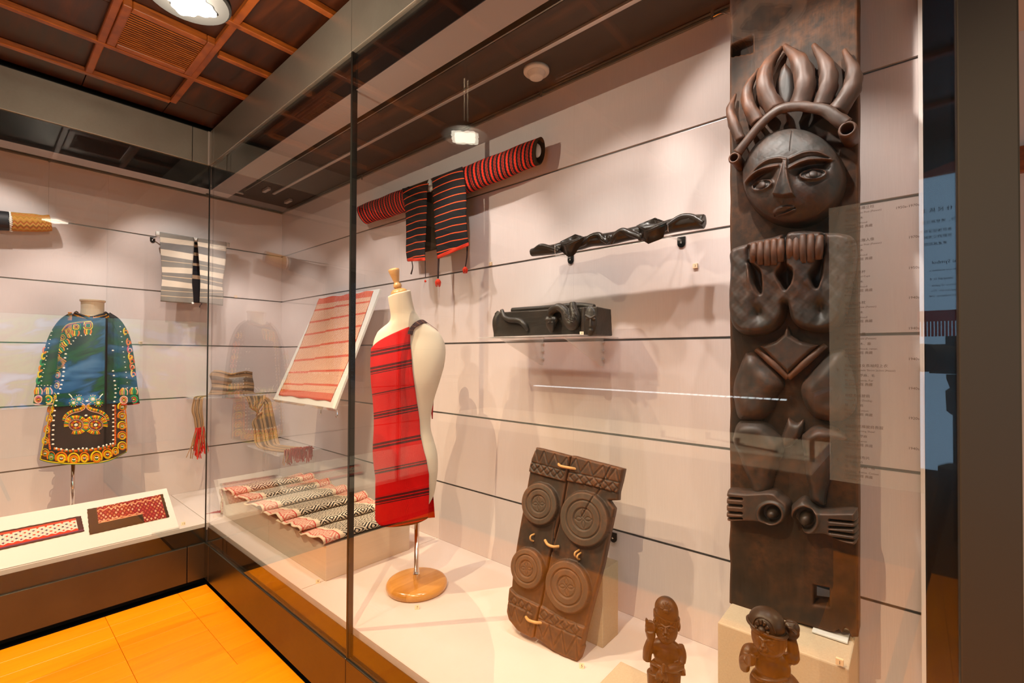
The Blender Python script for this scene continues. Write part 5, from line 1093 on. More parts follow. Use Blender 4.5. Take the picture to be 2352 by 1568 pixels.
body += [tubem([lp(300, 990, -0.06), lp(600, 970, -0.06), lp(880, 945, -0.05), lp(1040, 960, -0.05)], 0.012, 12, 10), tubem([lp(175, 1210, -0.02), lp(165, 1090, -0.01), lp(200, 1010, -0.02)], [0.02, 0.022, 0.02], 10, 10)]
M('block', *remesh(body, 0.003, 3), MAT['pillow'], pil, smooth=True)
sn = [tubem([lp(205, 985, 0.004), lp(230, 1050, 0.008), lp(280, 1075, 0.010), lp(360, 1082, 0.010), lp(410, 1120, 0.010), lp(440, 1175, 0.006)], [0.008, 0.011, 0.012, 0.012, 0.011, 0.006], 30, 10)]
M('thin_snake', *remesh(sn, 0.0022, 1), MAT['pillow'], pil, smooth=True)
bs = [tubem([lp(650, 1060, 0.014), lp(655, 1000, 0.018), lp(720, 965, 0.020), lp(775, 1000, 0.022), lp(800, 1080, 0.022), lp(840, 1120, 0.020), lp(868, 1050, 0.018), lp(850, 980, 0.014), lp(845, 920, 0.010)], [0.012, 0.016, 0.017, 0.018, 0.020, 0.022, 0.020, 0.016, 0.013], 60, 12), tubem([lp(650, 1075, 0.022), lp(648, 1130, 0.024), lp(655, 1190, 0.016)], [0.024, 0.018, 0.006], 14, 12), ellm(lp(622, 1075, 0.020), (0.016, 0.012, 0.014)), ellm(lp(676, 1075, 0.020), (0.016, 0.012, 0.014))]
M('thick_snake', *remesh(bs, 0.0024, 2), MAT['pillow'], pil, smooth=True)
for x in (628, 658): M('snake_eye', *ellm(lp(x, 1098, 0.044), (0.0048, 0.0026, 0.0028), seg=12, rings=8), MAT['pillow'], pil, smooth=True)
zg = catmull([lp(690, 975, 0.034), lp(740, 975, 0.037), lp(790, 1030, 0.040), lp(815, 1085, 0.042), lp(850, 1075, 0.040), lp(862, 1020, 0.034), lp(848, 940, 0.026)], 25); of = [(-1) ** i*0.008 for i in range(25)]
M('scale_carving', *tubem([p+np.array((o, 0, -o*0.6)) for p, o in zip(zg, of)], 0.0011, 25, 6, smoothpath=False), MAT['slotlip'] if False else MAT['pillow'], pil)
fc = [tubem([lp(945, 1205, 0.002), lp(945, 1080, 0.004), lp(950, 965, 0.002)], [0.010, 0.011, 0.010], 10, 8), ellm(lp(1003, 1085, -0.004), (0.030, 0.016, 0.056)), tubem([lp(962, 1035, 0.009), lp(1003, 1058, 0.014), lp(1050, 1035, 0.007)], 0.0030, 12, 6), tubem([lp(1003, 1058, 0.012), lp(1004, 1100, 0.016), lp(1004, 1140, 0.016)], [0.0025, 0.0035, 0.006], 8, 8)]
fc += [ellm(lp(982, 1065, 0.010), (0.0085, 0.004, 0.0055)), ellm(lp(1032, 1068, 0.008), (0.0085, 0.004, 0.0055)), ellm(lp(1008, 1172, 0.006), (0.009, 0.006, 0.007))]
M('carved_face', *remesh(fc, 0.0017, 1), MAT['pillow'], pil, smooth=True)

# ================================================================== number tags
def numtag(px_, py_, num, label, plane, w_=0.017, lean=True):
    if plane[0] == 'Z': p = onZ(px_, py_, plane[1])
    elif plane[0] == 'Y': p = onY(px_, py_, plane[1])
    else: p = onX(px_, py_, plane[1])
    t = thing('number_tag', label, 'number tag', tuple(p), 'small wooden number tags'); x, y, z = p; h = w_
    if plane[0] == 'X':
        v, f = bevbox(x, x+0.008, y-h/2, y+h/2, z-h/2, z+h/2, 0.0008, 1); M('block', v, f, MAT['tagwood'], t); T_ = ((x+0.0084, y-h*0.30*len(num)*0.5, z-h*0.26), (0, 1, 0), (0, 0, 1))
    elif plane[0] == 'Y':
        v, f = bevbox(x-h/2, x+h/2, y-0.008, y, z-h/2, z+h/2, 0.0008, 1); M('block', v, f, MAT['tagwood'], t); T_ = ((x-h*0.30*len(num)*0.5, y-0.0084, z-h*0.26), (1, 0, 0), (0, 0, 1))
    else:
        n = np.array((-x, -y, 0)); n /= np.linalg.norm(n); e = np.cross((0, 0, 1), n); up = np.array((0, 0, 1.))*0.86-n*0.5; fr = np.cross(e, up); fr = fr/np.linalg.norm(fr); fr = fr if fr @ n > 0 else -fr
        Z0 = np.array((x, y, plane[1]+0.0004)); Pq = [Z0+n*0.003-e*h/2, Z0+n*0.003+e*h/2, Z0+n*0.003+e*h/2+up*h, Z0+n*0.003-e*h/2+up*h]; v, f = prismm(Pq, -fr*0.004); v[:, 2] = np.maximum(v[:, 2], plane[1]+0.0003); M('block', v, f, MAT['tagwood'], t)
        T_ = (Z0+n*0.003-e*h*0.28*len(num)*0.5*1.1+up*h*0.22+fr*0.0004, e, up)
    if num: TEXTS.append(('digit', num, tuple(T_[0]), tuple(T_[1]), tuple(T_[2]), h*0.75, MAT['ink'], t, 'LEFT'))
numtag(322, 787, '10', 'wooden number tag ten on the left display wall beside the coat', ('X', WX), 0.02)
numtag(541, 681, '', 'small wooden tag on the left wall near the lower corner of the vest', ('X', WX), 0.02)
numtag(421, 1206, '13', 'wooden number tag thirteen on the deck at the corner of the slanted board', ('Z', DECK), 0.02)
numtag(730, 1339, '9', 'wooden number tag nine on the deck in front of the pale box', ('Z', DECK))
numtag(958, 1399, '7', 'wooden number tag seven on the deck before the round mannequin base', ('Z', DECK))
numtag(1336, 1534, '5', 'wooden number tag five on the deck at the foot of the carved shield', ('Z', DECK), 0.015)
numtag(1128, 606, '6', 'wooden number tag six on the long wall beside the red jacket', ('Y', WY), 0.017)
numtag(1598, 611, '3', 'wooden number tag three on the long wall under the linked cups', ('Y', WY), 0.017)
p4 = onY(1336, 767, 1.40); numtag(1336, 769, '4', 'wooden number tag four on the acrylic shelf before the carved pillow', ('Z', zs), 0.014)
numtag(1929, 1517, '1', 'wooden number tag one on the front of the post plinth', ('Y', 1.3995), 0.016)

# ================================================================== box with the folded shawl
x1b, y0b = -1.985, 1.034; xbl = -3.30; ybk = 1.489; zb = EYE-0.851
t = thing('pale_box', 'long pale plywood box on the deck under the folded diamond-patterned shawl', 'box', ((x1b+xbl)/2, (y0b+ybk)/2, DECK))
xs_ = onY(616, 1240, y0b)[0]
M('box_half', *bevbox(xs_+0.0008, x1b, y0b, ybk, DECK, zb, 0.003), MAT['palewood'], t); M('box_half', *bevbox(xbl, xs_-0.0008, y0b, ybk, DECK, zb, 0.003), MAT['palewood'], t)
t = thing('diamond_shawl', 'cream and black diamond-woven shawl with pink borders folded over the pale box', 'shawl', ((x1b+xbl)/2, (y0b+ybk)/2, zb))
prof = []; nP = 6; per = (x1b-xbl)/nP
for i in range(nP):
    X0 = xbl+per*i
    for a, z in ((0.02, 0.009), (0.25, 0.017), (0.5, 0.027), (0.75, 0.037), (0.90, 0.041), (0.99, 0.036), (1.02, 0.026), (0.99, 0.016), (0.90, 0.010), (0.80, 0.0075)): prof.append((X0+a*per, z))
prof = prof[:-2]
prof = [(xbl-0.014, -0.155), (xbl-0.012, -0.08), (xbl-0.012, -0.02), (xbl-0.004, 0.004)]+prof
pc = catmull(prof, 260); ar = np.concatenate([[0], np.cumsum(np.hypot(*np.diff(pc, axis=0).T))]); nv = 46; G = np.zeros((260, nv, 3)); vv = np.linspace(0, 1, nv)
for i, (X_, Z_) in enumerate(pc):
    wv = 0.006*math.sin(ar[i]*29)+0.005*math.sin(ar[i]*67+1); ya = y0b-0.012+wv*0.7-0.010*max(0, Z_)/0.04; yb_ = ybk+0.03+wv
    endw = np.exp(-(vv/0.10)**2)*0.005*math.sin(ar[i]*44)+np.exp(-((1-vv)/0.08)**2)*0.008*math.sin(ar[i]*38+1); G[i, :, 0] = X_+np.sin(vv*9+ar[i])*0.004; G[i, :, 1] = ya+(yb_-ya)*vv
    sag = np.where((vv < 0.02) & (Z_ > 0), -0.004, 0); G[i, :, 2] = zb+Z_+np.maximum(endw, -max(Z_, 0)*0.6)*(1 if Z_ > 0 else 0)+sag+0.001
V, F = sheetm(G, 0.004, np.array((0, 0, 1.))); uvn = np.zeros((260, nv, 2)); uvn[..., 0] = (ar/0.055)[:, None]; uvn[..., 1] = vv[None]; uvn = uvn.reshape(-1, 2)
M('woven_cloth', V, F, MAT['diamond'], t, smooth=True, uv=np.vstack([uvn, uvn]))
fr = []
for i in range(26):
    y = y0b+0.0+i*0.004; b = np.array((xbl-0.016, y, DECK+0.008)); fr.append(tubem([b, b+np.array((-0.03-RNG.random()*0.03, RNG.normal(0, 0.01)-0.01, -0.004)), b+np.array((-0.06-RNG.random()*0.03, RNG.normal(0, 0.02)-0.02, -0.006))], 0.0016, 5, 5))
v, f, _ = join(*fr); v[:, 2] = np.maximum(v[:, 2], DECK+0.001); fo_ = M('fringe', v, f, MAT['fringe_maroon'], t); fo_['kind'] = 'stuff'

# ================================================================== tilted board with the red and white cloth
Q = [onY(735, 684, 1.60), onY(873, 664, 1.60), onY(768, 938, 1.28), onY(628, 917, 1.28)]     # TL TR BR BL
Q = [np.array(q) for q in Q]; zt_ = (Q[0][2]+Q[1][2])/2; zb_ = (Q[2][2]+Q[3][2])/2; Q[0][2] = Q[1][2] = zt_; Q[2][2] = Q[3][2] = zb_
nb = np.cross(Q[1]-Q[0], Q[3]-Q[0]); nb /= np.linalg.norm(nb); nb = nb if nb[1] < 0 else -nb
t = thing('tilted_board', 'pale tilted board carrying a red and white woven cloth on the long wall', 'display board', tuple((Q[2]+Q[3])/2))
M('board', *prismm(Q, -nb*0.012), MAT['white'], t)
M('ledge', *prismm([Q[3]+nb*0.012, Q[2]+nb*0.012, Q[2]-nb*0.02+np.array((0, 0, -0.006)), Q[3]-nb*0.02+np.array((0, 0, -0.006))], (0, 0, -0.004)), MAT['acrylic'], t)
for px_, py_ in ((737, 940), (775, 946)):
    p = onY(px_, py_, 1.50); M('prong', *tubem([p+np.array((0, 0, 0.01)), p+np.array((0, -0.0, -0.03)), p+np.array((-0.02, -0.0, -0.03))], 0.004, 8, 6), MAT['chrome'], t)
xm = (Q[2][0]+Q[3][0])/2; M('support_arm', *tubem([(xm, WY-0.010, EYE-0.313), (xm, 1.45, EYE-0.33), (xm, 1.30, zb_-0.012)], 0.006, 10, 8), MAT['acrylic'], t)
M('support_strut', *tubem([(xm, WY-0.010, EYE+0.06), ((xm), 1.58, 1.5), (xm, (Q[0][1]+Q[2][1])/2+0.09, 1.52)], 0.005, 8, 8), MAT['acrylic'], t)
def qb(px_, py_, lift=0.004):
    d = ray(px_, py_); s = ((Q[0]-CAM) @ nb)/(d @ nb); return CAM+d*s+nb*lift
tc = thing('red_white_cloth', 'red and white striped woven cloth pinned to the pale tilted board', 'woven cloth', tuple(qb(750, 800)))
G2 = patch([(734, 686), (705, 760), (672, 838), (641, 907)], [(858, 668), (834, 740), (800, 830), (760, 922)], 40, 60); G3 = np.zeros((60, 40, 3))
for j in range(60):
    for i in range(40):
        x, y = G2[j, i]; y += 1.2*math.sin(i*0.5)*(j in (0, 59))+(7*math.sin(math.pi*i/39) if True else 0)*((j/59.0)-0.5)*0.0; G3[j, i] = qb(x, y, 0.0045+0.0009*math.sin(i*0.45+j*0.12)+0.0009*math.sin(j*0.6))
V, F = sheetm(G3, 0.003, nb); M('cloth', V, F, MAT['redwhite'], tc, smooth=True, uv=uvgrid(60, 40))

# ================================================================== mannequin with the red robe
mb = np.array((-1.636, 1.267, DECK)); vm = VP(mb); ex, ey = vm.e, vm.n; ms = vm.scale()
man = thing('mannequin', 'cream torso mannequin with turned wooden neck finial on a round varnished base', 'mannequin', tuple(mb))
M('base', *lathem([(0.118, 0.0), (0.127, 0.004), (0.131, 0.014), (0.130, 0.024), (0.124, 0.033), (0.112, 0.038), (0.03, 0.0385)], mb, 56), MAT['honey'], man, smooth=True)
cp = vm(957, 1250); pc_ = np.array((cp[0], cp[1], 0)); zneck = vm(910, 752)[2]
M('pole', *lathem([(0.0125, DECK+0.038), (0.0125, DECK+0.075), (0.0105, DECK+0.076), (0.0105, vm(957, 1160)[2])], pc_, 20), MAT['chrome'], man, smooth=True)
M('pole_collar', *lathem([(0.0145, DECK+0.0385), (0.0145, DECK+0.062), (0.0125, DECK+0.064)], pc_, 20), MAT['chrome'], man)
# rows: y px, left px, right px, depth ratio, forward offset
rows = [(676, 893, 942, 0.95, 0.022), (700, 897, 946, 0.95, 0.018), (722, 900, 953, 0.92, 0.012), (738, 897, 968, 0.80, 0.006), (748, 886, 985, 0.62, 0.002), (758, 876, 1002, 0.52, 0.0), (772, 866, 1014, 0.48, 0.0), (790, 861, 1021, 0.50, 0.0), (812, 860, 1022, 0.54, 0.002), (840, 859, 1018, 0.58, 0.004),
        (875, 860, 1008, 0.64, 0.004), (915, 864, 995, 0.68, 0.0), (955, 866, 987, 0.70, -0.002), (985, 866, 986, 0.72, -0.002), (1015, 864, 995, 0.74, -0.004), (1045, 864, 1003, 0.76, -0.006), (1080, 868, 1004, 0.76, -0.006), (1120, 874, 999, 0.74, -0.006), (1150, 884, 992, 0.70, -0.004), (1160, 900, 980, 0.6, 0)]
ry = np.array([r[0] for r in rows], float)
yy = np.concatenate([np.linspace(676, 760, 26), np.linspace(764, 1160, 56)])
def rowv(k, y): return np.interp(y, ry, [r[k] for r in rows])
def smoothrow(k):
    v = rowv(k, yy); q = np.convolve(np.pad(v, 2, 'edge'), [.1, .25, .3, .25, .1], 'valid'); return q
Lr, Rr, Dr, Fr_ = [smoothrow(k) for k in (1, 2, 3, 4)]
def torso_pt(y, th, grow=0.0, exts=None):
    l = np.interp(y, yy, Lr); r = np.interp(y, yy, Rr); dr = np.interp(y, yy, Dr); fo = np.interp(y, yy, Fr_)
    a = (r-l)/2*ms*1.02+grow; b = a*dr+grow*0.4; c = vm((l+r)/2, y); n = 2.4; ct, st = math.cos(th), math.sin(th)
    xx = a*np.sign(st)*abs(st) ** (2/n); dd = b*np.sign(ct)*abs(ct) ** (2/n); p = c+ex*xx+ey*(dd+fo)
    if y < 757: p = p+np.array((0, 0, 1))*0.016*st*(1 if y < 700 else (757-y)/57)*1.0
    return p
ns = 56; G = np.array([[torso_pt(y, 2*math.pi*k/ns) for k in range(ns)] for y in yy]); V, F = gridm(G, True); nn = len(V); V = np.vstack([V, [G[0].mean(0), G[-1].mean(0)-np.array((0, 0, 0.006))]])
F += [(nn, (k+1) % ns, k) for k in range(ns)]+[(nn+1, (len(yy)-1)*ns+k, (len(yy)-1)*ns+(k+1) % ns) for k in range(ns)]
M('torso', V, F, MAT['cream'], man, smooth=True)
nc = G[0].mean(0); tl = np.array((0, 0, 1.))+ey*0.10-ex*0.24; tl /= np.linalg.norm(tl)
M('neck_cap', *lathem([(0.033, -0.004), (0.036, 0.004), (0.033, 0.013), (0.024, 0.020), (0.012, 0.024)], nc, 36, tl), MAT['turned'], man, smooth=True)
M('finial', *lathem([(0.010, 0.022), (0.016, 0.026), (0.018, 0.034), (0.016, 0.043), (0.011, 0.047), (0.012, 0.053), (0.020, 0.085), (0.0235, 0.100), (0.0225, 0.106), (0.012, 0.110), (0.001, 0.110)], nc, 32, tl), MAT['turned'], man, smooth=True)
robe = thing('red_robe', 'bright red one-shoulder robe with thin black stripes worn by the cream mannequin', 'robe', tuple(vm(920, 1000)))
# front sheet wrapped on the torso: from behind the left flank to its right edge
re_ = [(752, 946), (765, 944), (800, 942), (850, 944), (885, 949), (920, 955), (960, 963), (1000, 970), (1045, 980), (1080, 985), (1120, 986), (1160, 985), (1180, 982), (1194, 972)]
le_ = [(752, 866), (800, 861), (850, 859), (900, 858), (1000, 859), (1060, 862), (1100, 863), (1150, 866), (1185, 868), (1200, 876), (1207, 884)]
nv, nu = 96, 50
def topx(P): d = P-CAM; z_ = d @ fwd; return 1176+FPX*(d @ cr)/z_, CY-FPX*(d @ cu)/z_
def robe_pt(y, th):
    yt = min(y, 1092); p = torso_pt(yt, th, 0.0065)
    return p if y <= 1092 else p+np.array((0, 0, vm(930, y)[2]-vm(930, yt)[2]))
ths = np.linspace(-1.95, 1.5, 140); G = np.zeros((nv, nu, 3)); UV = np.zeros((nv, nu, 2)); top_r, top_l = 752.0, 800.0; bot_r, bot_l = 1178.0, 1184.0
for j in range(nv):
    s = j/(nv-1); ym = 778*(1-s)+1182*s; tr_ = np.interp(np.interp(ym, [778, 1182], [757, 1176]), *zip(*re_)); pts = np.array([robe_pt(ym, t_) for t_ in ths]); xx = np.array([topx(p)[0] for p in pts]); i0 = int(np.argmin(xx)); th_r = np.interp(tr_, xx[i0:], ths[i0:]); th_l = -1.9
    for i in range(nu):
        q = i/(nu-1); th = th_l+(th_r-th_l)*q; f = np.clip((th+1.3)/(th_r+1.3), 0, 1); y = (top_l+(top_r-top_l)*f)*(1-s)+(bot_l+(bot_r-bot_l)*f+10*math.sin(math.pi*f))*s
        p = robe_pt(y, th); hang = max(0.0, (y-1080)/100); p = p+ey*0.003*math.sin(th*5)*hang; G[j, i] = p; X_, Y_ = topx(p); UV[j, i] = (q, (Y_+0.20*(X_-862)-833)/700)
V, F = sheetm(G, 0.003, ey); M('front_cloth', V, F, MAT['robe'], robe, smooth=True, uv=np.vstack([UV.reshape(-1, 2)]*2))
P = patch([(983, 1078), (984, 1130), (975, 1190)], [(989, 1079), (995, 1135), (999, 1188)], 8, 30); G = np.array([[vm(*P[j, i], -0.035+0.006*math.sin(i)) for i in range(8)] for j in range(30)]); UV = np.array([[((P[j, i, 0]-862)/140, (P[j, i, 1]+0.1*(P[j, i, 0]-862)-833)/700) for i in range(8)] for j in range(30)]).reshape(-1, 2); V, F = sheetm(G, 0.003, ey); M('back_flap', V, F, MAT['robe'], robe, smooth=True, uv=np.vstack([UV, UV]))
P = patch([(998, 884), (988, 915), (990, 945), (992, 962)], [(1000, 884), (997, 905), (995, 940), (994, 962)], 5, 18); G = np.array([[vm(*P[j, i], -0.05) for i in range(5)] for j in range(18)]); UV = uvgrid(18, 5, 0, .1, .1, .25); V, F = sheetm(G, 0.003, ey); M('back_edge', V, F, MAT['robe'], robe, smooth=True, uv=UV)
tv = np.array([torso_pt(y, th, 0.004) for y in np.linspace(690, 860, 90) for th in np.linspace(-1.9, 1.9, 90)]); tp = np.array([topx(p) for p in tv])
def surf(px_, py_): d2 = (tp[:, 0]-px_)**2+(tp[:, 1]-py_)**2; c = np.argsort(d2)[:6]; return tv[c[np.argmin(np.linalg.norm(tv[c]-CAM, axis=1))]]
U_ = catmull([surf(*q) for q in ((934, 766), (942, 752), (958, 738), (974, 733), (987, 735), (1000, 745), (1004, 753))], 30); L_2 = catmull([surf(*q) for q in ((946, 767), (954, 754), (966, 745), (980, 742), (992, 744), (1003, 752), (1007, 760))], 30)
for A_2 in (U_, L_2):
    for _ in range(6): A_2[1:-1] = (A_2[:-2]+A_2[1:-1]*2+A_2[2:])/4
tt = np.linspace(0, 1, 6)[None, :, None]; G = U_[:, None]*(1-tt)+L_2[:, None]*tt+(ey*0.002+np.array((0, 0, 0.003))); V, F = sheetm(G, 0.0025, ey*0.7+np.array((0, 0, 0.7))); M('shoulder_strap', V, F, MAT['plaid'], robe, smooth=True, uv=uvgrid(30, 6))
P = patch([(1014, 824), (1012, 838), (1009, 849)], [(1017, 822), (1020, 838), (1017, 851)], 5, 12); G = np.array([[vm(*P[j, i], -0.06) for i in range(5)] for j in range(12)]); V, F = sheetm(G, 0.003, ey); M('strap_end', V, F, MAT['plaid'], robe, smooth=True, uv=uvgrid(12, 5))

# ================================================================== red and black jacket on the long wall
YJ = 1.575
jac = thing('striped_jacket', 'short black jacket with red stripes and long red sleeves hung on the long wall', 'jacket', tuple(onY(1000, 460, YJ)))
KJ = 520/1853
def jp(x, y, d=0.0): return onY(780+x*KJ, 280+y*KJ, YJ-d)
JZ0 = jp(535, 580, 0.028)[2]; JZS = (JZ0-jp(543, 1070, 0.028)[2])/9
def jsheet(name, left, right, bulge, m, nu=26, nv=50, d0=0.0, t=0.003):
    P = patch(left, right, nu, nv); G = np.zeros((nv, nu, 3))
    for j in range(nv):
        for i in range(nu):
            q = i/(nu-1); s = j/(nv-1); d = d0+bulge*math.sin(math.pi*q)**0.7*(1-0.35*s)+0.003*math.sin(q*11+s*3)*s; G[j, i] = jp(P[j, i, 0], P[j, i, 1], d)
    UV = uvgrid(nv, nu)
    if m == 'jacket_body': UV = np.stack([UV[:, 0], np.tile((0.0714+(JZ0-G[..., 2].ravel())/(11*JZS)), 2)], 1)
    V, F = sheetm(G, t, (0, -1., 0)); return M(name, V, F, MAT[m], jac, smooth=True, uv=UV)
jsheet('left_front', [(512, 545), (528, 660), (540, 760), (545, 900), (543, 1050), (552, 1137)], [(728, 500), (715, 560), (712, 700), (706, 900), (698, 1020), (697, 1132)], 0.018, 'jacket_body', d0=0.028)
jsheet('right_front', [(757, 458), (763, 600), (772, 740), (780, 900), (790, 1010), (800, 1118)], [(1003, 365), (1032, 560), (1036, 700), (1035, 800), (1046, 930), (1056, 998)], 0.018, 'jacket_body', d0=0.028)
jsheet('back', [(515, 550), (540, 700), (545, 900), (555, 1100)], [(1003, 370), (1030, 560), (1030, 800), (1045, 980)], 0.012, 'jacket_lining', d0=-0.03)
jsheet('left_hem', [(551, 1118), (553, 1128), (556, 1141)], [(698, 1108), (698, 1120), (697, 1134)], 0.012, 'redcloth', 16, 5, 0.037, 0.004)
jsheet('right_hem', [(796, 1093), (798, 1106), (800, 1120)], [(1052, 985), (1055, 995), (1057, 1010)], 0.012, 'redcloth', 16, 5, 0.037, 0.004)
def sleeve(name, A, B, C_, D_):
    """A,B top and bottom at the shoulder; C_,D_ at the cuff"""
    n, sg = 60, 22; G = np.zeros((n, sg, 3)); UV = np.zeros((n, sg, 2))
    for i in range(n):
        s = i/(n-1); wob = 2.5*math.sin(s*14); tp = (A[0]*(1-s)+C_[0]*s, A[1]*(1-s)+C_[1]*s+wob); bt = (B[0]*(1-s)+D_[0]*s, B[1]*(1-s)+D_[1]*s+wob+6*math.sin(s*3.1)); a = jp(*tp); b = jp(*bt); c = (a+b)/2; h = (a-b)/2
        for k in range(sg):
            q = 2*math.pi*k/sg; G[i, k] = c+h*math.cos(q)+np.array((0, -1., 0))*(0.034*math.sin(q)-0.010); UV[i, k] = (k/sg, s)
    V, F = gridm(G, True); return M(name, V, F, MAT['jacket_sleeve'], jac, smooth=True, uv=UV.reshape(-1, 2)), G
s1, Gs = sleeve('sleeve', (960, 384), (1000, 590), (1625, 122), (1597, 346)); s2, Gl = sleeve('sleeve', (565, 528), (585, 706), (155, 688), (206, 825))
for o in (s1, s2):
    sm = o.modifiers.new('thick', 'SOLIDIFY'); sm.thickness = 0.003; sm.offset = -1
# cuff lining, rod and its stuffed end
e = Gs[-1]; c = e.mean(0); G = np.stack([e, (e-c)*1.01+c+np.array((0.012, 0, 0.0)), (e-c)*0.9+c+np.array((0.014, 0, 0)), (e-c)*0.88+c-np.array((0.10, 0, 0))]); V, F = gridm(G, True); M('cuff', V, F, MAT['jacket_lining'], jac, smooth=True)
rod = [jp(170, 765, -0.010), jp(1000, 455, -0.010), jp(1618, 222, -0.010)]; M('rod', *tubem(rod, 0.010, 20, 12), MAT['cream'], jac, smooth=True)
M('stuffing', *ellm(c+np.array((-0.004, 0, 0.006)), (0.016, 0.020, 0.030)), MAT['white'], jac, smooth=True); M('neck_pad', *ellm(jp(742, 520, -0.005), (0.016, 0.016, 0.035)), MAT['white'], jac, smooth=True)
for pts, r, tas in (([(1045, 1010), (1042, 1100), (1030, 1185)], [0.004, 0.0035, 0.0028], (1028, 1205, 0.011, True)), ([(812, 1115), (808, 1200), (805, 1280)], [0.005, 0.005, 0.0045], (806, 1308, 0.0135, True)), ([(700, 1130), (702, 1200), (704, 1270)], [0.0025, 0.0022, 0.002], (702, 1300, 0.004, False)), ([(592, 1140), (598, 1190), (585, 1245)], [0.0025, 0.003, 0.0045], None)):
    hc_ = M('hem_cord', *tubem([jp(x, y, 0.026) for x, y in pts], r, 12, 8), MAT['darkcord'], jac, smooth=True)
    if tas:
        x, y, rr, big = tas; c = jp(x, y, 0.026); ps = [ellm(c, (rr, rr, rr*1.15), seg=12, rings=8)]
        for k in range(16):
            a = k*0.8; d = np.array((math.cos(a), math.sin(a), 0)); ps.append(tubem([c+np.array((0, 0, rr)), c+d*rr*1.05, c+d*rr*0.7-np.array((0, 0, rr*(1.5+0.4*RNG.random())))], 0.0016, 6, 5))
        v, f, _ = join(*ps); M('tassel', v, f, MAT['redcloth'], hc_, smooth=True)

# ================================================================== grey striped vest on the left wall
XV = -3.90
ves = thing('striped_vest', 'grey and cream striped sleeveless vest hung on an acrylic rod on the left wall', 'vest', tuple(onX(440, 620, XV)))
KV = 320/2091
def vp_(x, y, d=0.0): return onX(320+x*KV, 480+y*KV, XV+d)
def vsheet(name, left, right, m, d0=0.0, bulge=0.012, nu=22, nv=46, uv=None):
    P = patch(left, right, nu, nv); G = np.zeros((nv, nu, 3))
    for j in range(nv):
        for i in range(nu): q = i/(nu-1); s = j/(nv-1); G[j, i] = vp_(P[j, i, 0], P[j, i, 1], d0+bulge*math.sin(math.pi*q)+0.006*math.sin(q*8+s*4)*s)
    V, F = sheetm(G, 0.003, (1., 0, 0)); return M(name, V, F, MAT[m], ves, smooth=True, uv=uvgrid(nv, nu) if uv is None else uv)
vsheet('left_front', [(306, 340), (312, 500), (322, 680), (338, 900), (340, 1060), (325, 1230), (318, 1385)], [(825, 425), (822, 560), (808, 760), (800, 920), (792, 1120), (806, 1260), (815, 1425)], 'vest', 0.03)
vsheet('right_front', [(868, 432), (880, 560), (895, 760), (908, 940), (915, 1110), (910, 1260), (905, 1405)], [(1308, 495), (1306, 640), (1290, 840), (1265, 1000), (1248, 1180), (1262, 1260), (1252, 1452)], 'vest', 0.03)
vsheet('back', [(320, 370), (330, 700), (340, 1000), (330, 1370)], [(1300, 500), (1285, 800), (1255, 1100), (1245, 1430)], 'vestback', -0.03, 0.004)
M('rod', *tubem([vp_(250, 365, 0.0), vp_(1350, 540, 0.0)], 0.0165, 6, 18), MAT['white'], ves, smooth=True)
M('neck_fold', *tubem([vp_(826, 428, 0.034), vp_(850, 470, 0.036), vp_(868, 434, 0.034)], 0.004, 10, 8), MAT['white'], ves, smooth=True)
M('button', *lathem([(0.001, 0.0), (0.007, 0.0), (0.007, 0.003), (0.001, 0.0035)], vp_(800, 1410, 0.034), 16, (1, 0, 0)), MAT['shell'], ves)
M('tie_cord', *tubem([vp_(905, 1400, 0.03), vp_(935, 1420, 0.034), vp_(915, 1440, 0.03), vp_(905, 1475, 0.03)], 0.003, 12, 6), MAT['darkcord'], ves, smooth=True)

# ================================================================== embroidered coat on its stand
cm = onX(213, 690, -3.67); cb = np.array((cm[0], cm[1], DECK)); vc = VP(cb); cx_, cn = vc.e, vc.n; cs = vc.scale()
st = thing('coat_stand', 'white torso stand with a steel pole inside the embroidered coat', 'mannequin', tuple(cb))
np_ = vc(213, 700); M('neck', *lathem([(0.066, vc(213, 735)[2]), (0.055, vc(213, 724)[2]), (0.052, vc(213, 710)[2]), (0.0525, vc(213, 694)[2]), (0.058, vc(213, 692.5)[2]), (0.0585, vc(213, 689.5)[2]), (0.056, vc(213, 688.5)[2]), (0.001, vc(213, 688.3)[2])], (np_[0], np_[1], 0), 32), MAT['cream'], st, smooth=False)
M('pole', *lathem([(0.010, DECK+0.02), (0.010, vc(166, 1040)[2])], (vc(167, 1100)[0], vc(167, 1100)[1], 0), 16), MAT['chrome'], st, smooth=True); M('base', *lathem([(0.12, 0.0), (0.12, 0.012), (0.03, 0.02)], (vc(167, 1100)[0], vc(167, 1100)[1], DECK), 32), MAT['chrome'], st)
coat = thing('embroidered_coat', 'long black coat with bright embroidered borders and white shells on a stand', 'coat', tuple(vc(200, 900)))
KC2 = 280/1045
def e5(x, y): return 60+x*KC2, 660+y*KC2
bl5 = [(400, 232), (330, 262), (290, 330), (280, 470), (262, 620), (245, 780), (235, 930), (205, 1060), (175, 1200), (148, 1340), (120, 1478)]
br5 = [(690, 228), (760, 262), (805, 330), (798, 470), (792, 620), (796, 780), (800, 900), (835, 980), (850, 1080), (860, 1200), (862, 1420)]
def bulge(x, y):
    yb_ = np.clip(y, 232, 1480); l = np.interp(yb_, [p[1] for p in bl5], [p[0] for p in bl5]); r = np.interp(yb_, [p[1] for p in br5], [p[0] for p in br5]); q = np.clip((x-l)/(r-l), 0, 1)
    return (0.020+0.095*np.sin(math.pi*q) ** 0.7*np.interp(yb_, [232, 330, 500], [0.45, 0.85, 1.0])+0.006*math.sin(q*14)*np.interp(yb_, [500, 1400], [0, 1]))
def ce(x, y, lift=0.0, sl=0):
    d = bulge(x, y) if not sl else 0.045
    return vc(*e5(x, y), d+lift)
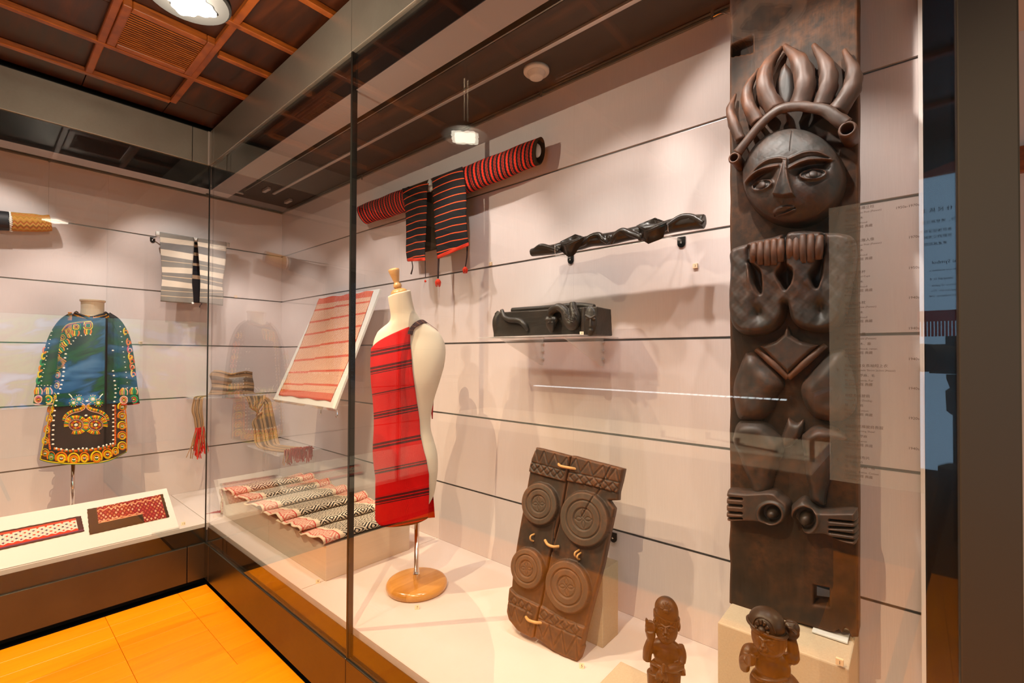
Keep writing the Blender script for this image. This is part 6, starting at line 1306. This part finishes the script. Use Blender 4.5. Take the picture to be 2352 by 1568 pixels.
nu, nv = 40, 70; P = patch(bl5, br5, nu, nv)
for i in range(nu):
    q = i/(nu-1); hem = np.interp(q, [0, .1, .3, .5, .7, .85, 1], [1478, 1492, 1510, 1508, 1490, 1460, 1405]); t0 = P[0, i, 1]-10+ (26*math.exp(-((q-0.52)/0.26)**2)); P[:, i, 1] = t0+(hem-t0)*np.linspace(0, 1, nv)
G = np.array([[ce(P[j, i, 0], P[j, i, 1]) for i in range(nu)] for j in range(nv)]); V, F = sheetm(G, 0.004, cn); M('coat_front', V, F, MAT['coatcloth'], coat, smooth=True)
G2_ = G.copy(); G2_ = G-cn*np.array([[2*max(0.0, bulge(P[j, i, 0], P[j, i, 1])-0.015) for i in range(nu)] for j in range(nv)])[..., None]; V, F = sheetm(G2_, -0.004, cn); M('coat_back', V, F, MAT['coatcloth'], coat, smooth=True)
M('collar', *tubem([ce(440, 208, -0.01), ce(425, 222, 0.0), ce(470, 238, 0.0), ce(545, 268, 0.004), ce(575, 275, 0.004), ce(640, 262, 0.0), ce(700, 238, -0.004), ce(672, 212, -0.01)], 0.008, 40, 8), MAT['coatcloth'], coat, smooth=True)
def cslv(name, path, w0, w1, dep):
    Pp = catmull(path, 40); n, sg = 40, 20; G = np.zeros((n, sg, 3)); T_ = np.gradient(Pp, axis=0); T_ /= np.linalg.norm(T_, axis=1)[:, None]
    for i in range(n):
        nx, nyy = -T_[i][1], T_[i][0]; w_ = w0+(w1-w0)*i/(n-1); c = vc(*e5(*Pp[i])); s_ = vc(*e5(Pp[i][0]+nx*w_, Pp[i][1]+nyy*w_))-c
        for k in range(sg): q = 2*math.pi*k/sg; G[i, k] = c+s_*math.cos(q)+cn*(dep*math.sin(q)*(0.6+0.4*i/39)+0.006)
    V, F = gridm(G, True); o = M(name, V, F, MAT['coatcloth'], coat, smooth=True); m = o.modifiers.new('thick', 'SOLIDIFY'); m.thickness = 0.004; return o
cslv('sleeve', [(420, 262), (330, 330), (262, 450), (222, 600), (180, 800), (152, 1000)], 56, 84, 0.040); cslv('sleeve', [(680, 262), (765, 330), (822, 450), (848, 600), (868, 800), (888, 1000)], 56, 80, 0.040)
# cowrie shells
v, f = ellm((0, 0, 0), (0.0062, 0.0036, 0.0047), seg=10, rings=6); shell0 = None
def shell(p, rot=0.0, sc=1.0):
    global shell0
    if shell0 is None: shell0 = M('cowrie_shell', v+ORG[coat.name], f, MAT['shell'], coat, smooth=True); o = shell0
    else: o = shell0.copy(); COL.objects.link(o)
    o.location = Vector(np.asarray(p)-ORG[coat.name]); o.rotation_euler = (0, 0, math.atan2(-cn[0], cn[1])) ; o.rotation_mode = 'XYZ'
    R = Matrix(((cx_[0], cn[0], 0), (cx_[1], cn[1], 0), (0, 0, 1))).to_4x4() @ Matrix.Rotation(rot, 4, 'Y'); o.rotation_euler = R.to_euler(); o.scale = (sc, sc, sc)
for x, y in ((340, 570), (334, 604), (325, 690), (322, 722), (318, 760), (312, 795), (302, 833), (293, 868), (276, 910), (262, 970), (254, 1012), (246, 1056), (241, 1098), (236, 1140), (236, 1182), (232, 1222), (230, 1262), (230, 1304), (230, 1343)): shell(ce(x, y, 0.003), 0.1, 1.0)
for x, y in ((260, 1380), (300, 1386), (348, 1390), (402, 1388), (450, 1384), (486, 1380), (519, 1382), (568, 1380), (622, 1368), (662, 1358), (690, 1350), (722, 1342), (745, 1338)): shell(ce(x, y, 0.003), 1.45, 1.05)
for x, y in ((743, 540), (745, 715), (752, 755), (757, 800), (763, 838), (765, 870), (767, 905), (763, 940), (756, 978), (748, 1014), (747, 1050), (747, 1090), (747, 1124), (747, 1156), (747, 1192), (747, 1228), (747, 1266), (747, 1304)): shell(ce(x, y, 0.003), 0.0, 0.95)
for x, y in ((552, 405), (509, 408), (473, 413), (424, 434), (405, 458), (385, 485), (354, 526)): shell(ce(x, y, 0.003), 0.8, 0.62)
for x, y in ((522, 973), (514, 1097)): shell(ce(x, y, 0.003), 0.0, 1.15)
for i in range(12): shell(ce(806+i*5.6, 335+i*43.5, 0.0, 1), 0.0, 0.62)
for i in range(13): shell(ce(220-i*7.4, 375+i*35.5, 0.0, 1), 0.0, 0.55)
for i in range(5): shell(ce(104+i*27, 842-(i % 2)*4, 0.002, 1), 0, 0.5); shell(ce(792+i*38, 862-i, 0.002, 1), 0, 0.55)
# embroidery: raised threadwork in several colours
def ring(cx, cy, rx, ry, w_, a0=0, a1=2*math.pi, n=22, lift=0.0015, sl=0, rot=0.0):
    pts = []
    for a in np.linspace(a0, a1, n): x, y = rx*math.cos(a), ry*math.sin(a); pts.append(ce(cx+x*math.cos(rot)-y*math.sin(rot), cy+x*math.sin(rot)+y*math.cos(rot), lift, sl))
    return tubem(pts, w_*cs*KC2, n, 6, 0.32, up=cn, smoothpath=False)
def lineb(pts, w_, lift=0.0015, sl=0, n=16, fl=0.32): return tubem([ce(x, y, lift, sl) for x, y in pts], w_*cs*KC2, n, 6, fl, up=cn)
def disc(cx, cy, r, lift=0.0015, sl=0): return ellm(ce(cx, cy, lift, sl), (r*cs*KC2, 0.0012, r*cs*KC2), [cx_, cn, np.array((0, 0, 1.))], 10, 6)
def motif(name, prims):
    v, f, I = join(*[p for p, _ in prims]); M(name, v, f, EMB, coat, smooth=True, midx=[prims[i][1] for i in I])
YEL, ORA, GRE, PIN, BLK, WHI, RED, GLD = range(8)
def eye(cx, cy, rx, ry, outer, inner, rot=0.0, arch=True):
    p = [(ring(cx, cy, rx, ry, rx*0.16, math.pi*0.83, math.pi*2.17, rot=rot), outer), (ring(cx, cy+ry*0.1, rx*0.68, ry*0.66, rx*0.17, rot=rot), inner), (ring(cx, cy+ry*0.1, rx*0.46, ry*0.44, rx*0.10, rot=rot), YEL if inner != YEL else ORA)]
    for dx, dy, c in ((-0.16, -0.05, WHI), (0.16, -0.05, WHI), (0, 0.2, GRE)): p.append((disc(cx+rx*dx, cy+ry*(0.1+dy), rx*0.13, 0.003), c))
    motif('embroidered_eye', p)
for cx, cy, rx, ry, o, i in ((163, 1420, 33, 36, YEL, ORA), (215, 1450, 33, 42, ORA, GRE), (302, 1462, 46, 48, ORA, YEL), (408, 1472, 46, 50, YEL, ORA), (500, 1460, 38, 46, ORA, YEL), (604, 1456, 46, 52, YEL, ORA), (698, 1428, 42, 46, ORA, YEL), (766, 1406, 26, 36, YEL, ORA)): eye(cx, cy, rx, ry, o, i)
for k, cy in enumerate((1022, 1100, 1186, 1272, 1360)): eye(824, cy, 37, 37, YEL if k % 2 == 0 else ORA, ORA if k % 2 == 0 else YEL, 0.0)
for k, (cx, cy) in enumerate(((268, 748), (262, 838), (232, 940), (212, 1050), (200, 1130), (180, 1222), (166, 1320))): eye(cx, cy, 26, 38, ORA if k % 2 else YEL, YEL if k % 2 else ORA)
# toothed rows inside the borders and the hem cords
def teeth(pts, n, w_, out, cols):
    c = catmull(pts, n); T_ = np.gradient(c, axis=0); T_ /= np.linalg.norm(T_, axis=1)[:, None]; p = []
    for i in range(n): nx, ny = -T_[i][1]*out, T_[i][0]*out; p.append((lineb([(c[i][0], c[i][1]), (c[i][0]+nx*w_, c[i][1]+ny*w_)], 4.2, n=3), cols[i % len(cols)]))
    motif('thread_teeth', p)
teeth([(214, 1010), (206, 1150), (204, 1300), (212, 1385)], 40, 16, 1, (ORA, RED, ORA)); teeth([(240, 1392), (350, 1412), (500, 1408), (640, 1392), (765, 1362)], 56, 22, -1, (ORA, ORA, RED, GRE)); teeth([(772, 1350), (772, 1200), (772, 1010)], 40, 16, -1, (ORA, RED, ORA))
for pts, c in (([(118, 1470), (200, 1492), (350, 1508), (520, 1506), (700, 1482), (862, 1402)], YEL), ([(118, 1474), (200, 1498), (350, 1513), (520, 1511), (700, 1488), (862, 1408)], GRE), ([(250, 930), (215, 1060), (180, 1200), (150, 1340), (122, 1470)], YEL), ([(800, 900), (838, 990), (855, 1080), (862, 1200), (862, 1400)], ORA)): motif('border_cord', [(lineb(pts, 4.5, 0.002, n=50), c)])
# the two mirrored spiral serpents
def serp(m):
    X = lambda x: 512+(x-512)*m; p = []; c0 = (X(428), 1178); cols = (YEL, ORA, GRE, YEL, ORA)
    def wedge(x0, y0, x1, y1, w_, c): p.append((tubem([ce(x0, y0, 0.0022), ce(x1, y1, 0.0022)], [w_*0.45*cs*KC2, w_*cs*KC2], 3, 6, 0.3, up=cn), c))
    for i, a in enumerate(np.linspace(-0.15, math.pi*2-1.25, 30)):     # outer petals of the coil, leaving the neck side open
        q = math.pi*1.0-a; ca, sa = math.cos(q), math.sin(q); wedge(c0[0]+m*66*ca, c0[1]-52*sa, c0[0]+m*(104)*ca, c0[1]-82*sa, 7.5, cols[i % 5])
    zz = [(c0[0]+m*(60+6*(-1)**i)*math.cos(a), c0[1]-(47+5*(-1)**i)*math.sin(a)) for i, a in enumerate(np.linspace(0, 2*math.pi, 49))]
    p.append((tubem([ce(x, y, 0.0024) for x, y in zz], 3.0*cs*KC2, 49, 5, 0.5, up=cn, smoothpath=False), PIN))
    for i, a in enumerate(np.linspace(0, 2*math.pi, 18, endpoint=False)): wedge(c0[0]+m*24*math.cos(a), c0[1]-19*math.sin(a), c0[0]+m*46*math.cos(a), c0[1]-36*math.sin(a), 5.5, (ORA, YEL, ORA, RED)[i % 4])
    p.append((disc(*c0, 12, 0.004), WHI))
    neck = catmull([(X(336), 1150), (X(352), 1110), (X(400), 1078), (X(462), 1062), (X(500), 1040), (X(505), 1012), (X(478), 990)], 34); T_ = np.gradient(neck, axis=0); T_ /= np.linalg.norm(T_, axis=1)[:, None]
    p.append((tubem([ce(x, y, 0.0024) for x, y in neck], 3.4*cs*KC2, 34, 5, 0.6, up=cn, smoothpath=False), PIN))
    for i in range(1, 33):
        nx, ny = T_[i][1]*m, -T_[i][0]*m; x, y = neck[i]; w_ = 30 if i < 22 else 20; wedge(x+nx*4, y+ny*4, x+nx*w_, y+ny*w_, 5.5, cols[i % 5])
    for (hx, hy, r) in ((452, 957, 24), (406, 990, 22)):
        p.append((ring(X(hx), hy, r, r*0.95, 4.5), GRE)); p.append((ring(X(hx), hy, r*0.6, r*0.58, 4), YEL)); p.append((disc(X(hx), hy, 8, 0.003), WHI))
        for k in range(12): a = k*0.5236; wedge(X(hx)+(r+4)*math.cos(a), hy+(r+3)*math.sin(a), X(hx)+(r+17)*math.cos(a), hy+(r+15)*math.sin(a), 4.2, (YEL, PIN, YEL, GRE)[k % 4])
    p.append((lineb([(X(400), 955), (X(385), 930), (X(366), 912)], 4, n=6), WHI)); p.append((lineb([(X(398), 945), (X(380), 936)], 4, n=4), GRE)); motif('embroidered_serpent', p)
serp(1); serp(-1)
# flap band across the chest with gourd motifs, collar band, cuffs
def gourd(cx, cy, rot, sl=0, s=1.0, cols=(GRE, YEL, ORA)):
    R = lambda x, y: (cx+(x*math.cos(rot)-y*math.sin(rot))*s, cy+(x*math.sin(rot)+y*math.cos(rot))*s); p = []
    for (w_, h_, c) in ((34, 30, cols[0]), (22, 19, cols[1]), (11, 10, cols[2])): p.append((lineb([R(-w_, -h_), R(w_, -h_), R(w_, h_), R(-w_, h_), R(-w_, -h_)], 4.5*s, sl=sl, n=24), c))
    for k, x in enumerate((-26, -9, 9, 26)): p.append((lineb([R(x, 34), R(x*1.25, 60), R(x*0.75, 88)], 6.5*s, sl=sl, n=8), (ORA, YEL, GRE, ORA)[k]))
    motif('embroidered_gourd', p)
gourd(428, 338, 0.05, 0, 0.9); gourd(530, 325, 0.02, 0, 0.9, (YEL, ORA, GRE)); gourd(310, 430, -0.62, 0, 0.92); gourd(268, 494, -0.66, 0, 0.85, (ORA, YEL, GRE)); gourd(362, 372, -0.4, 0, 0.7, (ORA, YEL, RED)); gourd(250, 560, -0.5, 0, 0.6, (RED, ORA, YEL))
motif('flap_cord', [(lineb([(222, 500), (290, 400), (345, 325), (420, 302), (560, 288)], 5, 0.002, n=36), YEL), (lineb([(226, 506), (294, 406), (349, 331), (424, 309), (562, 295)], 4, 0.002, n=36), RED)])
gp = []
for pts, w_, m_ in (([(414, 220), (450, 238), (500, 250), (540, 256)], 15, 22), ([(580, 268), (640, 258), (705, 240)], 15, 20), ([(376, 214), (374, 280)], 18, 12), ([(374, 312), (376, 410)], 18, 18), ([(236, 530), (270, 610)], 17, 14), ([(318, 615), (292, 650), (300, 690)], 34, 16)):
    c = catmull(pts, m_); T_ = np.gradient(c, axis=0); T_ /= np.linalg.norm(T_, axis=1)[:, None]
    for i in range(m_): nx, ny = -T_[i][1], T_[i][0]; j_ = RNG.normal(0, 2.5); gp.append((lineb([(c[i][0]-nx*w_, c[i][1]-ny*w_+j_), (c[i][0]+nx*w_, c[i][1]+ny*w_-j_)], 2.6, 0.002, n=3), GLD if i % 3 else ORA))
motif('gold_band', gp)
for cx, cy, c in ((105, 955, (PIN, RED, ORA)), (190, 955, (YEL, GRE, ORA)), (838, 960, (PIN, ORA, YEL)), (922, 955, (GRE, RED, YEL))):
    p = [(ring(cx, cy+5, 32, 32, 6, sl=1, lift=0.002), c[0]), (ring(cx, cy+5, 19, 20, 5, sl=1, lift=0.002), c[1]), (disc(cx, cy+5, 8, 0.002, 1), c[2])]
    for k, x in enumerate((-32, -16, 0, 16, 32)): p.append((lineb([(cx+x*0.4, cy-98), (cx+x, cy-70), (cx+x*0.9, cy-38)], 5, 0.002, 1, 8), (ORA, YEL, c[0], GRE, PIN)[k]))
    motif('cuff_gourd', p)
motif('cuff_cord', [(lineb([(70, 1005), (150, 1006), (236, 996)], 5, 0.002, 1), PIN)]); motif('cuff_cord', [(lineb([(815, 1004), (880, 1004), (965, 994)], 5, 0.002, 1), RED)])
p = []
for k, (x, y) in enumerate(((850, 375), (876, 465), (884, 530), (892, 590), (905, 625), (906, 675), (915, 735))):
    p.append((ring(x, y, 14, 26, 6, 0 if k % 2 else 0.8, 4.6, sl=1, lift=0.003), (YEL, ORA, RED)[k % 3])); p.append((ring(x+6, y+14, 16, 22, 5, 2.0, 6.6, sl=1, lift=0.003), (ORA, RED, PIN)[k % 3]))
motif('sleeve_scroll', p)
p = []
for k in range(6): p.append((ring(158-k*11, 540+k*52, 12, 24, 6, 0.3, 5.2, sl=1, lift=0.003), (ORA, YEL, GRE)[k % 3]))
motif('sleeve_scroll', p)

# ================================================================== slanted board on the left deck with two textiles
za = DECK+0.003; xa, xb2 = -3.222, -3.45; zt = onX(382, 1121, xb2)[2]; ya = onZ(412, 1206, za)[1]; yb2 = onX(382, 1121, xb2)[1]; yb2 = (ya+yb2)/2
sb = thing('slanted_board', 'long white slanted board lying along the left deck', 'display board', (xa, 0.0, DECK))
S0 = np.array((xa, 0, za)); Sd = np.array((xb2-xa, 0, zt-za)); Sn = np.cross(np.array((0, 1., 0)), Sd); Sn /= np.linalg.norm(Sn); Sn = Sn if Sn[2] > 0 else -Sn
C4 = [np.array((xa, -1.25, za)), np.array((xa, yb2, za)), np.array((xb2, yb2-0.012, zt)), np.array((xb2, -1.25, zt))]
v, f = prismm(C4, -Sn*0.008); v[:, 2] = np.maximum(v[:, 2], DECK+0.0005); M('board', v, f, MAT['white'], sb)
P = [np.array((xb2-0.008, yb2-0.03, zt-0.012)), np.array((xb2-0.16, yb2-0.03, DECK+0.0005)), np.array((xb2+0.02, yb2-0.03, DECK+0.0005))]; M('side_support', *prismm(P, (0, -0.01, 0)), MAT['white'], sb); M('side_support', *prismm([p+np.array((0, -0.9, 0)) for p in P], (0, -0.01, 0)), MAT['white'], sb)
q = yb2-0.13; M('edge_clip', *bevbox(xa+0.0005, xa+0.010, q, yb2, DECK+0.0005, DECK+0.014, 0.001), MAT['acrylic'], sb)
def onS(px_, py_, lift=0.003): d = ray(px_, py_); s = ((S0-CAM) @ Sn)/(d @ Sn); return CAM+d*s+Sn*lift
KL = 440/2352
def s6(x, y): return onS(x*KL, 1080+y*KL)
def flatcloth(name, label, cat, corners, m, nu=50, nv=16):
    t = thing(name, label, cat, tuple(np.mean([s6(*c) for c in corners], 0))); TL, TR, BR_2, BL_2 = [s6(*c) for c in corners]; G = np.zeros((nv, nu, 3))
    for j in range(nv):
        for i in range(nu):
            s, q = j/(nv-1), i/(nu-1); p = TL*(1-s)*(1-q)+TR*(1-s)*q+BR_2*s*q+BL_2*s*(1-q); ed = (j in (0, nv-1))*0.0008*math.sin(i*1.9+j); sd = (i in (0, nu-1))*0.0012*math.sin(j*2.3)
            G[j, i] = p+np.array((0, 1, 0))*sd+Sd/np.linalg.norm(Sd)*ed+Sn*0.0009*math.sin(i*0.7+j*0.9)
    V, F = sheetm(G, 0.002, Sn); M('cloth', V, F, MAT[m], t, smooth=True, uv=uvgrid(nv, nu)); return t
flatcloth('embroidered_band', 'narrow textile band with red and navy lozenges on the slanted board', 'textile', [(-1300, 1010), (992, 560), (1036, 750), (-1300, 1270)], 'lozenge', 70)
flatcloth('embroidered_piece', 'brown and maroon embroidered textile piece on the slanted board', 'textile', [(1068, 482), (1998, 292), (2078, 575), (1098, 793)], 'cornerpiece')

# ================================================================== brown cuffed jacket at the far left of the left wall
XJ = -3.94
bj = thing('cuffed_jacket', 'dark jacket with a brown zigzag cuff and a shell row on the left wall', 'jacket', tuple(onX(60, 512, XJ)))
K6 = 180/2352
def j6(x, y): return onX(x*K6, 460+y*K6, XJ)
def slv(name, tops, bots, m, dep, n=36, sg=20):
    T1 = catmull([j6(*p) for p in tops], n); B1 = catmull([j6(*p) for p in bots], n); G = np.zeros((n, sg, 3)); UV = np.zeros((n, sg, 2))
    for i in range(n):
        c = (T1[i]+B1[i])/2; h = (T1[i]-B1[i])/2
        for k in range(sg): q = 2*math.pi*k/sg; G[i, k] = c+h*math.cos(q)+np.array((1., 0, 0))*dep*math.sin(q); UV[i, k] = (i/(n-1), 2*abs(k/sg-0.5))
    V, F = gridm(G, True); o = M(name, V, F, MAT[m], bj, smooth=True, uv=UV.reshape(-1, 2)); md = o.modifiers.new('thick', 'SOLIDIFY'); md.thickness = 0.003; md.offset = -1; return o
slv('cuff', [(320, 345), (700, 380), (1000, 400), (1250, 440), (1470, 428)], [(345, 920), (700, 940), (1100, 945), (1400, 938), (1568, 920)], 'zigzag', 0.035)
slv('sleeve', [(-2600, 60), (-1500, 190), (-600, 260), (0, 310), (262, 340)], [(-2600, 1000), (-1500, 930), (-600, 905), (0, 905), (285, 915)], 'coatcloth', 0.042)
M('shoulder_body', *prismm([j6(-2500, 60), j6(-6500, -350), j6(-6500, 6200), j6(-2900, 5600), j6(-2450, 1000)], (0.05, 0, 0)), MAT['coatcloth'], bj)
sh = None; v_, f_ = ellm((0, 0, 0), (0.005, 0.0085, 0.005), seg=10, rings=6)
for i in range(12):
    y = 365+i*50; q = math.cos((y-345)/575*math.pi); p = j6(290+i*3.5, y)+np.array((0.040*math.sqrt(max(0, 1-q*q)), 0, 0))
    if sh is None: sh = M('shell_bead', v_+ORG[bj.name], f_, MAT['shell'], bj, smooth=True); o = sh
    else: o = sh.copy(); COL.objects.link(o)
    o.location = Vector(p-ORG[bj.name])
M('rod', *tubem([j6(-2600, 560), j6(1350, 660)], 0.010, 6, 12), MAT['cream'], bj)

# ================================================================== striped scarf and its acrylic shelves in the corner
KSF = 320/1930
def f7(x, y, d=0.0): return onX(420+x*KSF, 820+y*KSF, WX+0.12+d)
sz = onX(540, 907, WX+0.10)[2]
t = thing('corner_shelf', 'clear acrylic shelf on the left wall carrying the wound striped scarf', 'shelf', tuple(onX(540, 910, WX)))
ya, yb_ = onX(445, 908, WX+0.2)[1], onX(600, 908, WX+0.2)[1]; M('shelf_plate', *bevbox(WX+0.001, WX+0.22, ya, yb_, sz-0.008, sz, 0.001, 1), MAT['acrylic'], t)
M('bracket', *prismm([(WX+0.002, ya+0.06, sz-0.0085), (WX+0.18, ya+0.06, sz-0.0085), (WX+0.012, ya+0.06, sz-0.12), (WX+0.002, ya+0.06, sz-0.12)], (0, 0.007, 0)), MAT['acrylic'], t)
M('drum', *lathem([(0.085, sz+0.0005), (0.085, sz+0.14)], onX(533, 880, WX+0.12)*np.array((1, 1, 0)), 28), MAT['acrylic'], t, smooth=True)
z2 = EYE-0.690; t = thing('lower_corner_shelf', 'clear acrylic shelf low on the long wall in the corner under the scarf fringe', 'shelf', (-3.58, WY, z2))
M('shelf_plate', *bevbox(-3.85, -3.31, 1.365, WY-0.001, z2-0.008, z2, 0.001, 1), MAT['acrylic'], t)
for xb in (-3.74, -3.42): M('bracket', *prismm([(xb, WY-0.002, z2-0.0085), (xb, 1.39, z2-0.0085), (xb, WY-0.012, z2-0.18), (xb, WY-0.002, z2-0.18)], (0.007, 0, 0)), MAT['acrylic'], t)
sc_ = thing('striped_scarf', 'brown striped woven scarf with red fringed ends draped over acrylic shelves', 'scarf', tuple(f7(680, 400)))
def ssheet(name, left, right, dl, dr, nu=26, nv=34, wr=0.004, flip=False):
    P = patch(left, right, nu, nv); a = catmull([(i, d) for i, d in enumerate(dl)], nv)[:, 1]; b = catmull([(i, d) for i, d in enumerate(dr)], nv)[:, 1]; G = np.zeros((nv, nu, 3))
    for j in range(nv):
        for i in range(nu): q = i/(nu-1); G[j, i] = f7(P[j, i, 0], P[j, i, 1], a[j]*(1-q)+b[j]*q+wr*math.sin(q*13+j*0.22))
    V, F = sheetm(G, 0.003, (1., 0, 0)); return M(name, V, F, MAT['scarf'], sc_, smooth=True, uv=uvgrid(nv, nu))
# wound body: stripes run around, so v follows the width
P = patch([(440, 176), (372, 245), (395, 330), (400, 420), (375, 480), (350, 525)], [(965, 205), (965, 280), (985, 370), (985, 440), (990, 490), (1058, 505)], 40, 30)
G = np.zeros((30, 40, 3))
for j in range(30):
    for i in range(40):
        q = i/39; s = j/29; y = P[j, i, 1]+(1-s)*(34*math.exp(-((q-0.45)/0.18)**2)-12*math.exp(-((q-0.85)/0.1)**2)); G[j, i] = f7(P[j, i, 0], y, 0.085*math.sin(math.pi*np.clip(q, 0.0, 1)) ** 0.6+0.005*math.sin(s*22+q*2)+0.012*s-0.012)
V, F = sheetm(G, 0.004, (1., 0, 0)); M('wound_cloth', V, F, MAT['scarf'], sc_, smooth=True, uv=np.vstack([uvgrid(30, 40, double=False)[:, ::-1]]*2))
ssheet('left_tail', [(345, 528), (170, 545), (140, 610), (120, 740), (150, 850), (165, 960), (170, 1010)], [(350, 545), (290, 560), (275, 640), (275, 760), (290, 870), (298, 950), (300, 975)], [0.07, 0.085, 0.09, 0.09, 0.085, 0.08, 0.08], [0.09, 0.10, 0.10, 0.10, 0.095, 0.09, 0.09])
ssheet('right_tail', [(858, 540), (900, 620), (930, 700), (1020, 768), (1000, 820)], [(1150, 525), (1140, 600), (1090, 690), (1060, 740), (1100, 790)], [0.09, 0.11, 0.11, 0.10, 0.10], [0.06, 0.08, 0.10, 0.11, 0.11])
def onP(x, y): return onZ(420+x*KSF, 820+y*KSF, z2+0.005)
Lp_ = [f7(1090, 790, 0.11), f7(990, 850, 0.11), f7(955, 920, 0.115), f7(975, 1000, 0.12), f7(985, 1100, 0.13), f7(995, 1180, 0.16), onP(1040, 1245), onP(1150, 1278), onP(1300, 1300), onP(1400, 1310)]
Rp_ = [f7(1140, 540, 0.09), f7(1210, 590, 0.09), f7(1240, 700, 0.10), f7(1270, 850, 0.11), f7(1300, 1000, 0.12), f7(1322, 1130, 0.14), f7(1350, 1200, 0.18), onP(1430, 1222), onP(1560, 1236), onP(1660, 1240)]
La_ = catmull(Lp_, 64); Ra_ = catmull(Rp_, 64); tt = np.linspace(0, 1, 26)[None, :, None]; G = La_[:, None]*(1-tt)+Ra_[:, None]*tt; G[:44, :, 0] += (0.004*np.sin(np.linspace(0, 13, 26)))[None]
V, F = sheetm(G, 0.003, (0.8, 0, 0.6)); M('right_tail', V, F, MAT['scarf'], sc_, smooth=True, uv=uvgrid(64, 26))
def fringe(base, dirs, n, m, seed, L0, L1, d0=0.09):
    r = np.random.default_rng(seed); ps = []
    for i in range(n):
        q = r.random(); x = base[0][0]*(1-q)+base[1][0]*q; y = base[0][1]*(1-q)+base[1][1]*q+r.normal(0, 6); L = L0+(L1-L0)*r.random(); dx = dirs[0]+r.normal(0, 0.14); dy = dirs[1]; d = d0+r.normal(0, 0.008)
        ps.append(tubem([f7(x, y, d), f7(x+dx*L*0.5+r.normal(0, 8), y+dy*L*0.5, d+r.normal(0, 0.006)), f7(x+dx*L, y+dy*L, d+r.normal(0, 0.008))], 0.0022+0.0012*r.random(), 7, 5))
    v, f, _ = join(*ps); o = M('fringe', v, f, MAT[m], sc_); o['kind'] = 'stuff'
fringe([(175, 985), (300, 965)], (0.0, 1.0), 30, 'fringe_red', 1, 280, 440); fringe([(170, 990), (300, 965)], (-0.04, 1.0), 26, 'fringe_tan', 2, 200, 460)
fringe([(1400, 1290), (1790, 1235)], (0.02, 1.0), 110, 'fringe_maroon', 3, 60, 210, 0.62); fringe([(1500, 1262), (1760, 1238)], (0.5, 0.25), 40, 'fringe_maroon', 4, 60, 120, 0.62); fringe([(1400, 1300), (1500, 1285)], (-0.12, 1.0), 14, 'fringe_tan', 5, 120, 220, 0.62)

# ================================================================== caption film on the glass
yl = GY+0.0125
xl0 = onY(1905, 780, yl)[0]; xl1 = onY(2121, 780, yl)[0]; zl0 = onY(1905, 1101, yl)[2]; zl1 = onY(1905, 478, yl)[2]
film = thing('caption_film', 'clear film of printed captions stuck inside the glass before the carved post', 'caption', ((xl0+xl1)/2, yl, zl0))
M('sheet', *boxm(xl0, xl1, yl, yl+0.0008, zl0, zl1), MAT['film'], film)
caps = [('1', '排灣族木雕立柱', 'Carved House Post (Paiwan)', '木', 'Wood', '1950s-1970s', 478), ('2', '排灣族木雕人像', 'Carved House Post (Paiwan)', '木', 'Wood', '1970s', 551), ('3', '排灣族連杯', 'Paiwan Linked Cups', '木', 'Wood', '1950s', 622), ('4', '排灣族木枕', 'Wooden Pillow (Paiwan)', '木', 'Wood', '1940s', 691),
        ('5', '排灣族木盾', 'Wooden Shield (Paiwan)', '木、藤', 'Wood, rattan', '1940s', 762), ('6', '泰雅族男女長袖短上衣', 'Male and Female Sleeve Jacket (Atayal)', '苧麻、毛', 'Ramie, Fur', '1940s', 833), ('7', '賽德克族披肩', 'Square Robe (Seediq)', '棉', 'Cotton', '1940s', 901), ('8', '排灣族夾織披肩喪服', 'Paiwan Mourning Shawl', '苧麻', 'Ramie', '1920s', 970), ('9', '泰雅族織布片', 'Cloth (Atayal)', '苧麻、棉', 'Ramie, Cotton', '1940s', 1040)]
KR = (1, 0, 0); KU = (0, 0, 1)
def ftext(px_, py_, body, size, al='LEFT', bodyshift=0.0):
    p = onY(px_, py_, yl-0.0004); TEXTS.append(('caption', body, (p[0], yl-0.0006, p[2]-size*0.35), KR, KU, size, MAT['inkbrown'], film, al))
for n, zh, en_, mz, me_, yr, y in caps:
    ftext(1921, y+14, n, 0.0072); ftext(1940, y+6, zh, 0.0054); ftext(1940, y+16, en_, 0.0040); ftext(1940, y+28, '媒　材｜'+mz, 0.0048); ftext(1940, y+39, 'Medium｜'+me_, 0.0042); ftext(1940, y+48, '北投文物館 典藏', 0.0049); ftext(1940, y+56, 'Beitou Museum', 0.0033)
    ftext(2112, y-9, yr, 0.0054, 'RIGHT')

# ------------------------------------------------------------------ all lettering: text curves turned into thin meshes
tmp = []
for nm, body, loc, R_, U_, size, m, par, al in TEXTS:
    c = bpy.data.curves.new(nm, 'FONT'); c.body = body; c.size = size; c.align_x = al; c.resolution_u = 2
    o = bpy.data.objects.new(nm+'_tmp', c); COL.objects.link(o); tmp.append(o)
dg = bpy.context.evaluated_depsgraph_get()
for o, (nm, body, loc, R_, U_, size, m, par, al) in zip(tmp, TEXTS):
    me = bpy.data.meshes.new_from_object(o.evaluated_get(dg)); n = len(me.vertices)
    if n:
        co = np.empty(n*3); me.vertices.foreach_get('co', co); co = co.reshape(-1, 3); R_ = np.array(R_, float); U_ = np.array(U_, float); U_ = U_/np.linalg.norm(U_)
        W_ = np.array(loc)[None]+co[:, :1]*R_+co[:, 1:2]*U_-ORG[par.name]; me.vertices.foreach_set('co', W_.ravel()); me.materials.clear(); me.materials.append(m); me.update()
        q = bpy.data.objects.new(nm, me); COL.objects.link(q); q.parent = par; ORG[q.name] = ORG[par.name]
    else: bpy.data.meshes.remove(me)
for o in tmp: bpy.data.objects.remove(o)
